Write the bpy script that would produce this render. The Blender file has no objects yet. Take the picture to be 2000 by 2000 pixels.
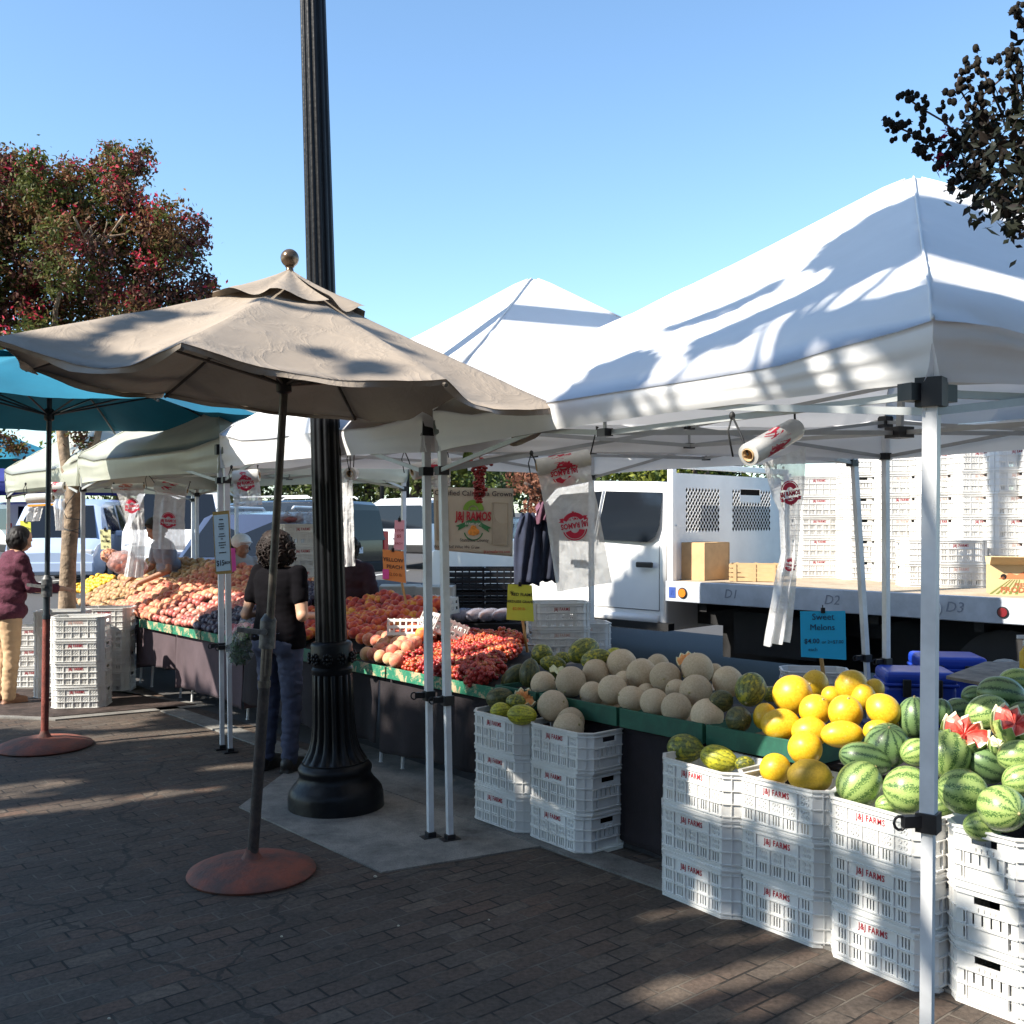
import bpy, bmesh, math, random
from mathutils import Vector, Matrix, Euler, noise
V=Vector; PI=math.pi
rnd=random.Random(7)
sc=bpy.context.scene; C=sc.collection
H=1.68; F=2000.0; HV=1015.0
# ---------- camera space helpers (pixels of the 2000 px photograph -> metres) ----------
def G(u,v,z=0.0):
    Y=(H-z)*F/(v-HV); return V(((u-1000)/F*Y,Y,z))
def at(u,v,Y): return V(((u-1000)/F*Y,Y,H-(v-HV)/F*Y))
P0=V((.898,4.84,0)); D=V((-.655,.755,0)).normalized(); N=V((.755,.655,0)).normalized()
K0=P0.dot(N)
def RC(s,t,z=0.0): return P0+D*s+N*t+V((0,0,z))
def on_t(u,v,t):
    ux=(u-1000)/F; Y=(t+K0)/(ux*N.x+N.y); return at(u,v,Y)
def zg(Y): return max(0.0,(Y-9.5)*.03)
ROWANG=math.atan2(-D.y,-D.x)       # local +X = towards the right end of the row
# ---------- materials ----------
MATS={}
def nt(name):
    m=bpy.data.materials.new(name); m.use_nodes=True
    t=m.node_tree; b=t.nodes['Principled BSDF']; return m,t,b
def mat(name,col,rough=.6,metal=0.0,var=0.0,vs=6.0,bump=0.0,bs=40.0,col2=None,spec=.5,emit=None,rndv=0.0,coat=0.0,trans=0.0,detail=4):
    if name in MATS: return MATS[name]
    m,t,b=nt(name); n=t.nodes; l=t.links
    b.inputs['Roughness'].default_value=rough; b.inputs['Metallic'].default_value=metal
    b.inputs['Specular IOR Level'].default_value=spec
    b.inputs['Coat Weight'].default_value=coat
    b.inputs['Base Color'].default_value=(*col,1)
    co=n.new('ShaderNodeTexCoord')
    out=None
    if var or col2:
        ns=n.new('ShaderNodeTexNoise'); ns.inputs['Scale'].default_value=vs; ns.inputs['Detail'].default_value=detail; ns.inputs['Roughness'].default_value=.65
        l.new(co.outputs['Object'],ns.inputs['Vector'])
        if rndv:
            oi=n.new('ShaderNodeObjectInfo'); ad=n.new('ShaderNodeVectorMath'); ad.operation='ADD'; mu=n.new('ShaderNodeMath'); mu.operation='MULTIPLY'; mu.inputs[1].default_value=50
            l.new(oi.outputs['Random'],mu.inputs[0]); l.new(co.outputs['Object'],ad.inputs[0]); l.new(mu.outputs[0],ad.inputs[1]); l.new(ad.outputs[0],ns.inputs['Vector'])
        cr=n.new('ShaderNodeValToRGB'); l.new(ns.outputs['Fac'],cr.inputs['Fac'])
        c2=col2 if col2 else tuple(c*(1-var) for c in col); c1=col if col2 else tuple(min(1,c*(1+var)) for c in col)
        cr.color_ramp.elements[0].position=.36; cr.color_ramp.elements[1].position=.64
        cr.color_ramp.elements[0].color=(*c2,1); cr.color_ramp.elements[1].color=(*c1,1)
        out=cr.outputs['Color']
        if rndv:
            hs=n.new('ShaderNodeHueSaturation'); mr=n.new('ShaderNodeMapRange'); mr.inputs['To Min'].default_value=1-rndv; mr.inputs['To Max'].default_value=1+rndv
            l.new(oi.outputs['Random'],mr.inputs['Value']); l.new(mr.outputs[0],hs.inputs['Value']); l.new(out,hs.inputs['Color']); out=hs.outputs[0]
        l.new(out,b.inputs['Base Color'])
    if bump:
        n2=n.new('ShaderNodeTexNoise'); n2.inputs['Scale'].default_value=bs; n2.inputs['Detail'].default_value=3
        bp=n.new('ShaderNodeBump'); bp.inputs['Strength'].default_value=bump; bp.inputs['Distance'].default_value=.02
        l.new(co.outputs['Object'],n2.inputs['Vector']); l.new(n2.outputs['Fac'],bp.inputs['Height']); l.new(bp.outputs[0],b.inputs['Normal'])
    if trans:
        tr=n.new('ShaderNodeBsdfTranslucent'); mx=n.new('ShaderNodeMixShader'); mx.inputs[0].default_value=trans
        if out: l.new(out,tr.inputs[0])
        else: tr.inputs[0].default_value=(*col,1)
        o=n['Material Output']; l.new(b.outputs[0],mx.inputs[1]); l.new(tr.outputs[0],mx.inputs[2]); l.new(mx.outputs[0],o.inputs[0])
    if emit:
        b.inputs['Emission Color'].default_value=(*emit,1); b.inputs['Emission Strength'].default_value=1
    MATS[name]=m; return m
def N_(t,typ,**kw):
    x=t.nodes.new(typ)
    for k,v in kw.items(): setattr(x,k,v)
    return x
def math_(t,op,a,b=None,c=None):
    x=t.nodes.new('ShaderNodeMath'); x.operation=op
    for i,q in enumerate((a,b,c)):
        if q is None: continue
        if isinstance(q,(int,float)): x.inputs[i].default_value=q
        else: t.links.new(q,x.inputs[i])
    return x.outputs[0]
def mixc(t,f,a,b):
    x=t.nodes.new('ShaderNodeMix'); x.data_type='RGBA'
    for i,q in ((0,f),(6,a),(7,b)):
        if isinstance(q,(int,float)): x.inputs[i].default_value=q
        elif isinstance(q,tuple): x.inputs[i].default_value=(*q,1)
        else: t.links.new(q,x.inputs[i])
    return x.outputs[2]
def ramp(t,f,stops):
    x=t.nodes.new('ShaderNodeValToRGB'); e=x.color_ramp.elements
    e[0].position,e[0].color=stops[0][0],(*stops[0][1],1); e[1].position,e[1].color=stops[-1][0],(*stops[-1][1],1)
    for p,c in stops[1:-1]:
        q=e.new(p); q.color=(*c,1)
    t.links.new(f,x.inputs[0]); return x.outputs[0]
def noise_(t,vec,scale,detail=4,rough=.6,dist=0):
    x=t.nodes.new('ShaderNodeTexNoise'); x.inputs['Scale'].default_value=scale; x.inputs['Detail'].default_value=detail; x.inputs['Roughness'].default_value=rough; x.inputs['Distortion'].default_value=dist
    t.links.new(vec,x.inputs['Vector']); return x.outputs['Fac']
def bump_(t,b,h,s=.5,d=.01):
    x=t.nodes.new('ShaderNodeBump'); x.inputs['Strength'].default_value=s; x.inputs['Distance'].default_value=d
    t.links.new(h,x.inputs['Height']); t.links.new(x.outputs[0],b.inputs['Normal']); return x
def objrand_vec(t):
    co=N_(t,'ShaderNodeTexCoord'); oi=N_(t,'ShaderNodeObjectInfo')
    m=math_(t,'MULTIPLY',oi.outputs['Random'],37.0)
    a=N_(t,'ShaderNodeVectorMath',operation='ADD'); t.links.new(co.outputs['Object'],a.inputs[0]); t.links.new(m,a.inputs[1])
    return co.outputs['Object'],a.outputs[0],oi.outputs['Random']
# ---------- mesh builder ----------
class MB:
    def __init__(s): s.v=[]; s.f=[]; s.m=[]; s.mi=0; s.M=Matrix.Identity(4)
    def add(s,vs,fs):
        o=len(s.v); M=s.M; s.v+=[M@V(p) for p in vs]
        for f in fs: s.f.append([i+o for i in f]); s.m.append(s.mi)
        return s
    def box(s,c,d,rz=0,R=None):
        c=V(c); d=V(d)/2; R=R or Matrix.Rotation(rz,3,'Z')
        vs=[c+R@V((x*d.x,y*d.y,z*d.z)) for x in(-1,1) for y in(-1,1) for z in(-1,1)]
        return s.add(vs,[(0,1,3,2),(4,6,7,5),(0,4,5,1),(2,3,7,6),(0,2,6,4),(1,5,7,3)])
    def bar(s,a,b,w,h=None,up=V((0,0,1))):
        a=V(a);b=V(b);h=h or w; x=(b-a); L=x.length; x.normalize()
        if abs(x.dot(up))>.95: up=V((N.x,N.y,0))
        y=up.cross(x).normalized(); z=x.cross(y)
        R=Matrix((x,y,z)).transposed()
        return s.box((a+b)/2,(L,w,h),R=R)
    def tube(s,pts,r,n=8,cap=True):
        pts=[V(p) for p in pts]; k=len(pts)
        rr=r if isinstance(r,(list,tuple)) else [r]*k
        vs=[];fs=[]; prev=None
        for i,p in enumerate(pts):
            d=(pts[min(i+1,k-1)]-pts[max(i-1,0)]).normalized()
            if prev is None:
                u=d.orthogonal().normalized()
            else:
                u=(prev-d*prev.dot(d)).normalized()
            prev=u; w=d.cross(u)
            for j in range(n):
                a=2*PI*j/n; vs.append(p+(u*math.cos(a)+w*math.sin(a))*rr[i])
        for i in range(k-1):
            for j in range(n):
                fs.append((i*n+j,i*n+(j+1)%n,(i+1)*n+(j+1)%n,(i+1)*n+j))
        if cap: fs+= [tuple(range(n-1,-1,-1)),tuple((k-1)*n+j for j in range(n))]
        return s.add(vs,fs)
    def lathe(s,prof,n=32,c=(0,0,0),flute=0,fd=0.0,cap=True):
        c=V(c); vs=[];fs=[];k=len(prof)
        for q in prof:
            r,z=q[0],q[1]; fl=q[2] if len(q)>2 else 0
            for j in range(n):
                a=2*PI*j/n; rr=r
                if fl and flute: rr=r*(1-fl*(.5+.5*math.cos(a*flute))**2)
                vs.append(c+V((rr*math.cos(a),rr*math.sin(a),z)))
        for i in range(k-1):
            for j in range(n): fs.append((i*n+j,i*n+(j+1)%n,(i+1)*n+(j+1)%n,(i+1)*n+j))
        if cap: fs+=[tuple(range(n-1,-1,-1)),tuple((k-1)*n+j for j in range(n))]
        return s.add(vs,fs)
    def ell(s,c,r,nu=16,nv=10,R=None,fn=None):
        c=V(c); r=V(r) if not isinstance(r,(int,float)) else V((r,r,r)); vs=[];fs=[]
        for i in range(nv+1):
            th=PI*i/nv
            for j in range(nu):
                a=2*PI*j/nu; p=V((math.sin(th)*math.cos(a),math.sin(th)*math.sin(a),-math.cos(th)))
                if fn: p=fn(p)
                p=V((p.x*r.x,p.y*r.y,p.z*r.z)); vs.append(c+(R@p if R else p))
        for i in range(nv):
            for j in range(nu): 
                q=(i*nu+j,i*nu+(j+1)%nu,(i+1)*nu+(j+1)%nu,(i+1)*nu+j)
                if i==0: q=(q[0],q[2],q[3])
                elif i==nv-1: q=(q[0],q[1],q[2])
                fs.append(q)
        return s.add(vs,fs)
    def prism(s,poly,z0,z1,fr=None):
        # poly of (x,y); fr=(origin,xaxis,yaxis): z along cross
        n=len(poly)
        if fr:
            o,x,y=fr; z=x.cross(y).normalized()
            f=lambda a,b,c:o+x*a+y*b+z*c
        else: f=lambda a,b,c:V((a,b,c))
        vs=[f(a,b,z0) for a,b in poly]+[f(a,b,z1) for a,b in poly]
        fs=[tuple(range(n-1,-1,-1)),tuple(range(n,2*n))]+[(i,(i+1)%n,n+(i+1)%n,n+i) for i in range(n)]
        return s.add(vs,fs)
    def grid(s,fn,nu,nv,close=False):
        vs=[fn(i/nu,j/nv) for j in range(nv+1) for i in range(nu+1)]
        fs=[(j*(nu+1)+i,j*(nu+1)+i+1,(j+1)*(nu+1)+i+1,(j+1)*(nu+1)+i) for j in range(nv) for i in range(nu)]
        return s.add(vs,fs)
    def text(s,txt,size,fr,bold=0.0,sx=1.0,h=.001,align='CENTER',shear=0.0,spacing=1.0):
        vs,fs=textmesh(txt,bold,align,shear,spacing); o,x,y=fr; z=x.cross(y).normalized()
        return s.add([o+x*(p[0]*size*sx)+y*(p[1]*size)+z*(h if p[2]>.001 else 0) for p in vs],fs)
    def build(s,name,mats,parent=None,smooth=False,local=False,mods=None):
        me=bpy.data.meshes.new(name); off=V((0,0,0))
        if parent is not None and not local:
            p=parent
            while p is not None: off+=p.location; p=p.parent
        me.from_pydata([tuple(p-off) for p in s.v],[],s.f)
        if not isinstance(mats,(list,tuple)): mats=[mats]
        for m in mats: me.materials.append(m)
        if len(mats)>1: me.polygons.foreach_set('material_index',s.m)
        if smooth: 
            me.polygons.foreach_set('use_smooth',[True]*len(me.polygons))
            if isinstance(smooth,float): me.set_sharp_from_angle(angle=smooth)
        me.update()
        o=bpy.data.objects.new(name,me); C.objects.link(o)
        if parent is not None: o.parent=parent; KIDS.setdefault(parent.name,[]).append(o)
        return o
TXT={}
KIDS={}
def textmesh(txt,bold,align,shear,spacing):
    k=(txt,bold,align,shear,spacing)
    if k in TXT: return TXT[k]
    cu=bpy.data.curves.new('t','FONT'); cu.body=txt; cu.size=1; cu.offset=bold; cu.align_x=align; cu.align_y='CENTER'; cu.shear=shear; cu.space_character=spacing
    cu.extrude=.01; cu.resolution_u=2
    o=bpy.data.objects.new('t',cu); C.objects.link(o); bpy.context.view_layer.update()
    dg=bpy.context.evaluated_depsgraph_get(); me=o.evaluated_get(dg).to_mesh()
    r=([tuple(v.co) for v in me.vertices],[tuple(p.vertices) for p in me.polygons])
    o.evaluated_get(dg).to_mesh_clear(); bpy.data.objects.remove(o); bpy.data.curves.remove(cu)
    TXT[k]=r; return r
def tag(o,label=None,cat=None,group=None,kind=None):
    if label: o['label']=label
    if cat: o['category']=cat
    if group: o['group']=group
    if kind: o['kind']=kind
    return o
def thing(name,label,cat,loc,group=None,rz=0):
    o=bpy.data.objects.new(name,None); C.objects.link(o); o.location=V(loc); o.rotation_euler=(0,0,rz); o.empty_display_size=.1
    return tag(o,label,cat,group)
def struct(o): o['kind']='structure'; return o
def bake(o):
    bpy.context.view_layer.update(); dg=bpy.context.evaluated_depsgraph_get()
    me=bpy.data.meshes.new_from_object(o.evaluated_get(dg)); old=o.data; o.modifiers.clear(); o.data=me; bpy.data.meshes.remove(old); return o
def solid(o,th,off=0):
    m=o.modifiers.new('s','SOLIDIFY'); m.thickness=th; m.offset=off; return bake(o)
def bevel(o,w=.004,seg=1,ang=.6):
    m=o.modifiers.new('b','BEVEL'); m.width=w; m.segments=seg; m.limit_method='ANGLE'; m.angle_limit=ang; return bake(o)
def center_origin(o,loc):
    # top-level single mesh: move its origin to loc
    loc=V(loc); o.data.transform(Matrix.Translation(-loc)); o.location=loc; return o
def dup(o,loc,rot=None,label=None,group=None,scale=None,parent=None):
    c=o.copy(); C.objects.link(c)
    if parent is not None: c.parent=parent
    else:
        c.location=V(loc)
        if rot is not None: c.rotation_euler=rot
        if scale is not None: c.scale=scale
        if label: c['label']=label
        if group: c['group']=group
    for ch in KIDS.get(o.name,()): 
        d=ch.copy(); C.objects.link(d); d.parent=c
        for g in KIDS.get(ch.name,()):
            e=g.copy(); C.objects.link(e); e.parent=d
    return c
W_=.002
# ---- common materials
M_alu=mat('aluminium_tube',(.66,.67,.68),.42,.15,var=.12,vs=5)
M_black=mat('black_plastic',(.010,.010,.012),.45,var=.3,vs=9)
M_iron=mat('black_painted_iron',(.0045,.005,.0065),.42,var=.35,vs=7,bump=.12,bs=30,coat=.04,spec=.22)
M_white=mat('crate_white',(.76,.76,.74),.42,col2=(.67,.655,.62),vs=5,trans=.08,rndv=.05,detail=8)
M_red=mat('red_ink',(.36,.012,.025),.6)
M_fade=mat('faded_glare_ink',(.66,.42,.36),.6)
M_card=mat('cardboard',(.50,.33,.17),.85,var=.1,vs=6)
M_rust=mat('rusty_metal',(.26,.07,.04),.75,col2=(.10,.055,.045),vs=7,bump=.3,bs=60)
M_ink=mat('black_ink',(.02,.02,.03),.7)
M_dark=mat('dark_rubber',(.006,.006,.007),.7,var=.3)
M_glass=mat('dark_car_glass',(.010,.013,.018),.06,spec=.35)
M_chrome=mat('chrome',(.6,.6,.62),.15,1.0,var=.05)
M_wire=mat('black_cord',(.01,.01,.01),.6)
# ================= SETTING =================
sunL=V((.878*math.cos(math.radians(40)),.479*math.cos(math.radians(40)),-math.sin(math.radians(40)))).normalized()
def brick_mat():
    m,t,b=nt('brick_paving'); l=t.links
    co=N_(t,'ShaderNodeTexCoord'); mp=N_(t,'ShaderNodeMapping'); mp.inputs['Rotation'].default_value=(0,0,-math.atan2(N.y,N.x)+.02); l.new(co.outputs['Object'],mp.inputs[0])
    nz=N_(t,'ShaderNodeTexNoise'); nz.inputs['Scale'].default_value=2.5; l.new(mp.outputs[0],nz.inputs['Vector'])
    mxv=N_(t,'ShaderNodeMix',data_type='VECTOR'); mxv.inputs[0].default_value=.012; l.new(mp.outputs[0],mxv.inputs[4]); l.new(nz.outputs['Color'],mxv.inputs[5])
    bt=N_(t,'ShaderNodeTexBrick'); l.new(mxv.outputs[1],bt.inputs['Vector'])
    bt.offset=.5; bt.inputs['Scale'].default_value=1; bt.inputs['Brick Width'].default_value=.18; bt.inputs['Row Height'].default_value=.09
    bt.inputs['Mortar Size'].default_value=.0055; bt.inputs['Mortar Smooth'].default_value=.35; bt.inputs['Bias'].default_value=0
    bt.inputs['Color1'].default_value=(0,0,0,1); bt.inputs['Color2'].default_value=(1,1,1,1); bt.inputs['Mortar'].default_value=(.5,.5,.5,1)
    sp=N_(t,'ShaderNodeSeparateColor'); l.new(bt.outputs['Color'],sp.inputs[0])
    base=ramp(t,sp.outputs[0],[(0,(.066,.050,.040)),(.3,(.092,.066,.050)),(.6,(.112,.070,.050)),(.8,(.086,.070,.058)),(1,(.135,.100,.074))])
    st=noise_(t,co.outputs['Object'],1.3,6,.7); st2=noise_(t,co.outputs['Object'],45,4,.7)
    base=mixc(t,ramp(t,st,[(.4,(0,0,0)),(.62,(1,1,1))]),base,(.064,.050,.040))
    sc2=N_(t,'ShaderNodeMix',data_type='RGBA',blend_type='MULTIPLY'); sc2.inputs[0].default_value=.75; l.new(base,sc2.inputs[6]); l.new(ramp(t,st2,[(.3,(.45,.45,.45)),(.7,(1.5,1.5,1.5))]),sc2.inputs[7])
    mort=noise_(t,co.outputs['Object'],4,3)
    mcol=ramp(t,mort,[(.44,(.020,.017,.015)),(.60,(.125,.105,.085))])
    col=mixc(t,bt.outputs['Fac'],sc2.outputs[2],mcol)
    # dark tar cracks / old spots
    vo=N_(t,'ShaderNodeTexVoronoi',feature='DISTANCE_TO_EDGE'); vo.inputs['Scale'].default_value=.45
    wv=N_(t,'ShaderNodeMix',data_type='VECTOR'); wv.inputs[0].default_value=.25; l.new(co.outputs['Object'],wv.inputs[4]); nn=N_(t,'ShaderNodeTexNoise'); nn.inputs['Scale'].default_value=3; nn.inputs['Detail'].default_value=5; l.new(co.outputs['Object'],nn.inputs['Vector']); l.new(nn.outputs['Color'],wv.inputs[5]); l.new(wv.outputs[1],vo.inputs['Vector'])
    ck=math_(t,'LESS_THAN',vo.outputs['Distance'],.0028)
    col=mixc(t,math_(t,'MULTIPLY',ck,.7),col,(.025,.022,.02))
    sp2=N_(t,'ShaderNodeTexVoronoi'); sp2.inputs['Scale'].default_value=2.3; l.new(co.outputs['Object'],sp2.inputs['Vector'])
    gum=math_(t,'LESS_THAN',sp2.outputs['Distance'],.055)
    col=mixc(t,math_(t,'MULTIPLY',gum,.6),col,(.03,.027,.025))
    l.new(col,b.inputs['Base Color']); b.inputs['Roughness'].default_value=.8; b.inputs['Specular IOR Level'].default_value=.35
    h=math_(t,'ADD',math_(t,'MULTIPLY',bt.outputs['Fac'],-1.0),math_(t,'MULTIPLY',st2,.35)); bump_(t,b,h,1.0,.010)
    return m
def asphalt_mat():
    m,t,b=nt('asphalt'); co=N_(t,'ShaderNodeTexCoord').outputs['Object']
    f=noise_(t,co,90,3,.8); g=noise_(t,co,.8,5,.6)
    c=ramp(t,f,[(.3,(.035,.034,.034)),(.7,(.085,.082,.080))]); c=mixc(t,ramp(t,g,[(.45,(0,0,0)),(.6,(1,1,1))]),c,(.065,.063,.062))
    t.links.new(c,b.inputs['Base Color']); b.inputs['Roughness'].default_value=.85; bump_(t,b,f,.5,.004); return m
def concrete_mat(nm='old_concrete',c1=(.16,.15,.135),c2=(.27,.25,.22)):
    m,t,b=nt(nm); co=N_(t,'ShaderNodeTexCoord').outputs['Object']
    f=noise_(t,co,3.2,7,.75); g=noise_(t,co,120,2,.6)
    c=ramp(t,f,[(.3,tuple(x*.45 for x in c1)),(.42,c1),(.6,c2),(.75,tuple(x*1.1 for x in c2))])
    c=mixc(t,ramp(t,g,[(.36,(.5,.5,.5)),(.5,(0,0,0))]),c,tuple(x*.5 for x in c1))
    t.links.new(c,b.inputs['Base Color']); b.inputs['Roughness'].default_value=.85; bump_(t,b,math_(t,'ADD',f,math_(t,'MULTIPLY',g,.3)),.5,.008); return m
MB().grid(lambda a,b:V((-40+80*a,-30+43*b,0)),4,4).build('pavement',brick_mat())
struct(bpy.data.objects['pavement'])
# asphalt: street behind the kerb line then rising parking lot
b=MB()
def asph(a,q):
    s=60-120*a; t=.02+ (q**2)*140
    p=RC(s,t,0); p.z=.004+zg(p.y); return p
b.grid(asph,40,80); struct(b.build('parking_lot',asphalt_mat(),smooth=True))
M_conc=concrete_mat()
b=MB()  # kerb strip under the front of the stalls
b.prism([(p.x,p.y) for p in (RC(11,-.30),RC(11,-.12),RC(-2.5,-.12),RC(-2.5,-.30))],0.0,.012)
struct(b.build('kerb_strip',concrete_mat('kerb_concrete',(.14,.132,.12),(.22,.21,.19))))
pad=[G(745,1706),G(1075,1652),G(930,1530),G(700,1452),G(640,1447),G(467,1578)]
b=MB(); b.prism([(p.x,p.y) for p in pad],0.0,.008); struct(b.build('lamp_concrete_pad',M_conc))
# tree well frame at the left
tw=[G(-260,1392),G(108,1408),G(420,1380),G(190,1345),G(-180,1345)]
b=MB(); b.prism([(p.x,p.y) for p in tw],0.0,.012); struct(b.build('tree_well_frame',concrete_mat('well_concrete',(.13,.12,.11),(.22,.21,.19))))
cx=sum((p for p in tw),V((0,0,0)))/5
b=MB(); b.prism([((p.x-cx.x)*.9+cx.x,(p.y-cx.y)*.88+cx.y) for p in tw],0.012,.018); struct(b.build('tree_well_grate',mat('iron_grate',(.05,.035,.03),.7,.3,var=.5,vs=6,bump=.5,bs=20)))
# parking lines
b=MB(); M_line=mat('road_paint',(.62,.62,.60),.7,var=.2,vs=8)
for i in range(9):
    a=V((-14+3.0*i,19,0)); q=V((-11.5+3.0*i,24.5,0))
    d=(q-a).normalized(); w=V((-d.y,d.x,0))*.06
    b.add([V((p.x,p.y,.012+zg(p.y))) for p in (a-w,a+w,q+w,q-w)],[(0,3,2,1)])
struct(b.build('parking_lines',M_line))
def litter():
    ml=mat('litter_bits',(.5,.45,.35),.8)
    for (u,v,r,lab) in [(733,1716,.009,'small round pale berry lying beside the concrete pad corner'),(550,1833,.006,'tiny pale scrap on the bricks below the round umbrella base'),(778,1812,.006,'tiny pale leaf scrap on the shaded bricks right of the umbrella base'),(213,1994,.006,'pale scrap on the bricks at the bottom edge of the photo'),(955,1800,.005,'tiny pale crumb on bricks below the leftmost crate stacks')]:
        g=G(u,v,0); b=MB(); b.ell((g.x,g.y,.005+r*.6),(r,r*.8,r*.6),8,6,fn=lambda p:p*(1+.2*noise.noise(p*3))); o=b.build('litter_scrap',ml,smooth=True); center_origin(o,(g.x,g.y,.005)); tag(o,lab,'litter','scraps on the paving')
litter()
# ================= LAMP POST =================
LP=V((-1.03,6.0,0))
def lampz(y): return H-((1150+y*.3106)-HV)*LP.y/F
def lr(x): return x*.3106*LP.y/F
lp=thing('street_lamp','tall black fluted cast iron lamp post on the concrete pad','lamp post',LP)
b=MB(); b.lathe([(.05,0),(lr(300),0.0),(lr(298),.006),(lr(298),lampz(1290)),(lr(292),lampz(1270)),(lr(290),lampz(1255)),(lr(268),lampz(1225)),(lr(240),lampz(1195)),(lr(224),lampz(1165)),(lr(224),lampz(1150)),(lr(230),lampz(1135)),(lr(230),lampz(1115)),(lr(218),lampz(1098)),(lr(205),lampz(1085)),(lr(205),lampz(1075))],64,c=LP)
b.build('base',M_iron,lp,smooth=.7)
b=MB(); b.lathe([(lr(203),lampz(1078),.0),(lr(188),lampz(1050),.14),(lr(160),lampz(1000),.14),(lr(142),lampz(930),.14),(lr(133),lampz(840),.14),(lr(128),lampz(700),.14),(lr(124),lampz(540),.14),(lr(118),lampz(530),0)],192,c=LP,flute=16); b.build('fluted_base',M_iron,lp,smooth=.9)
b=MB(); b.lathe([(lr(118),lampz(535)),(lr(126),lampz(525)),(lr(130),lampz(500)),(lr(118),lampz(485)),(lr(134),lampz(450)),(lr(140),lampz(410)),(lr(128),lampz(375)),(lr(130),lampz(350)),(lr(124),lampz(335)),(lr(100),lampz(325))],48,c=LP)
for k in range(10):   # cast rosettes round the collar
    a=2*PI*k/10+.3; r=lr(138); c=LP+V((r*math.cos(a),r*math.sin(a),lampz(428)))
    R=Matrix.Rotation(a,3,'Z')
    for q in range(8):
        e=2*PI*q/8; b.ell(c+R@V((.004,.022*math.cos(e),.026*math.sin(e))),(.009,.010,.010),8,6,R=R)
    b.ell(c+R@V((.006,0,0)),(.010,.012,.012),8,6)
b.build('ornamental_collar',M_iron,lp,smooth=.8)
ztop=7.2
b=MB(); b.lathe([(lr(99),lampz(332),.13),(lr(97),lampz(200),.13),(.081,3.5,.13),(.0735,4.9,.13),(.062,ztop,.13)],192,c=LP,flute=12); b.build('shaft',M_iron,lp,smooth=.9)
b=MB(); b.lathe([(.06,ztop),(.11,ztop+.05),(.12,ztop+.15),(.08,ztop+.2)],24,c=LP); b.build('capital',M_iron,lp,smooth=.7)
b=MB(); b.lathe([(.08,ztop+.2),(.2,ztop+.45),(.22,ztop+.65),(.12,ztop+.9),(.03,ztop+.95)],24,c=LP); b.build('lantern_globe',mat('lamp_glass',(.7,.7,.66),.3),lp,smooth=True)
lp.rotation_euler=(0,-.029,0)
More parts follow.
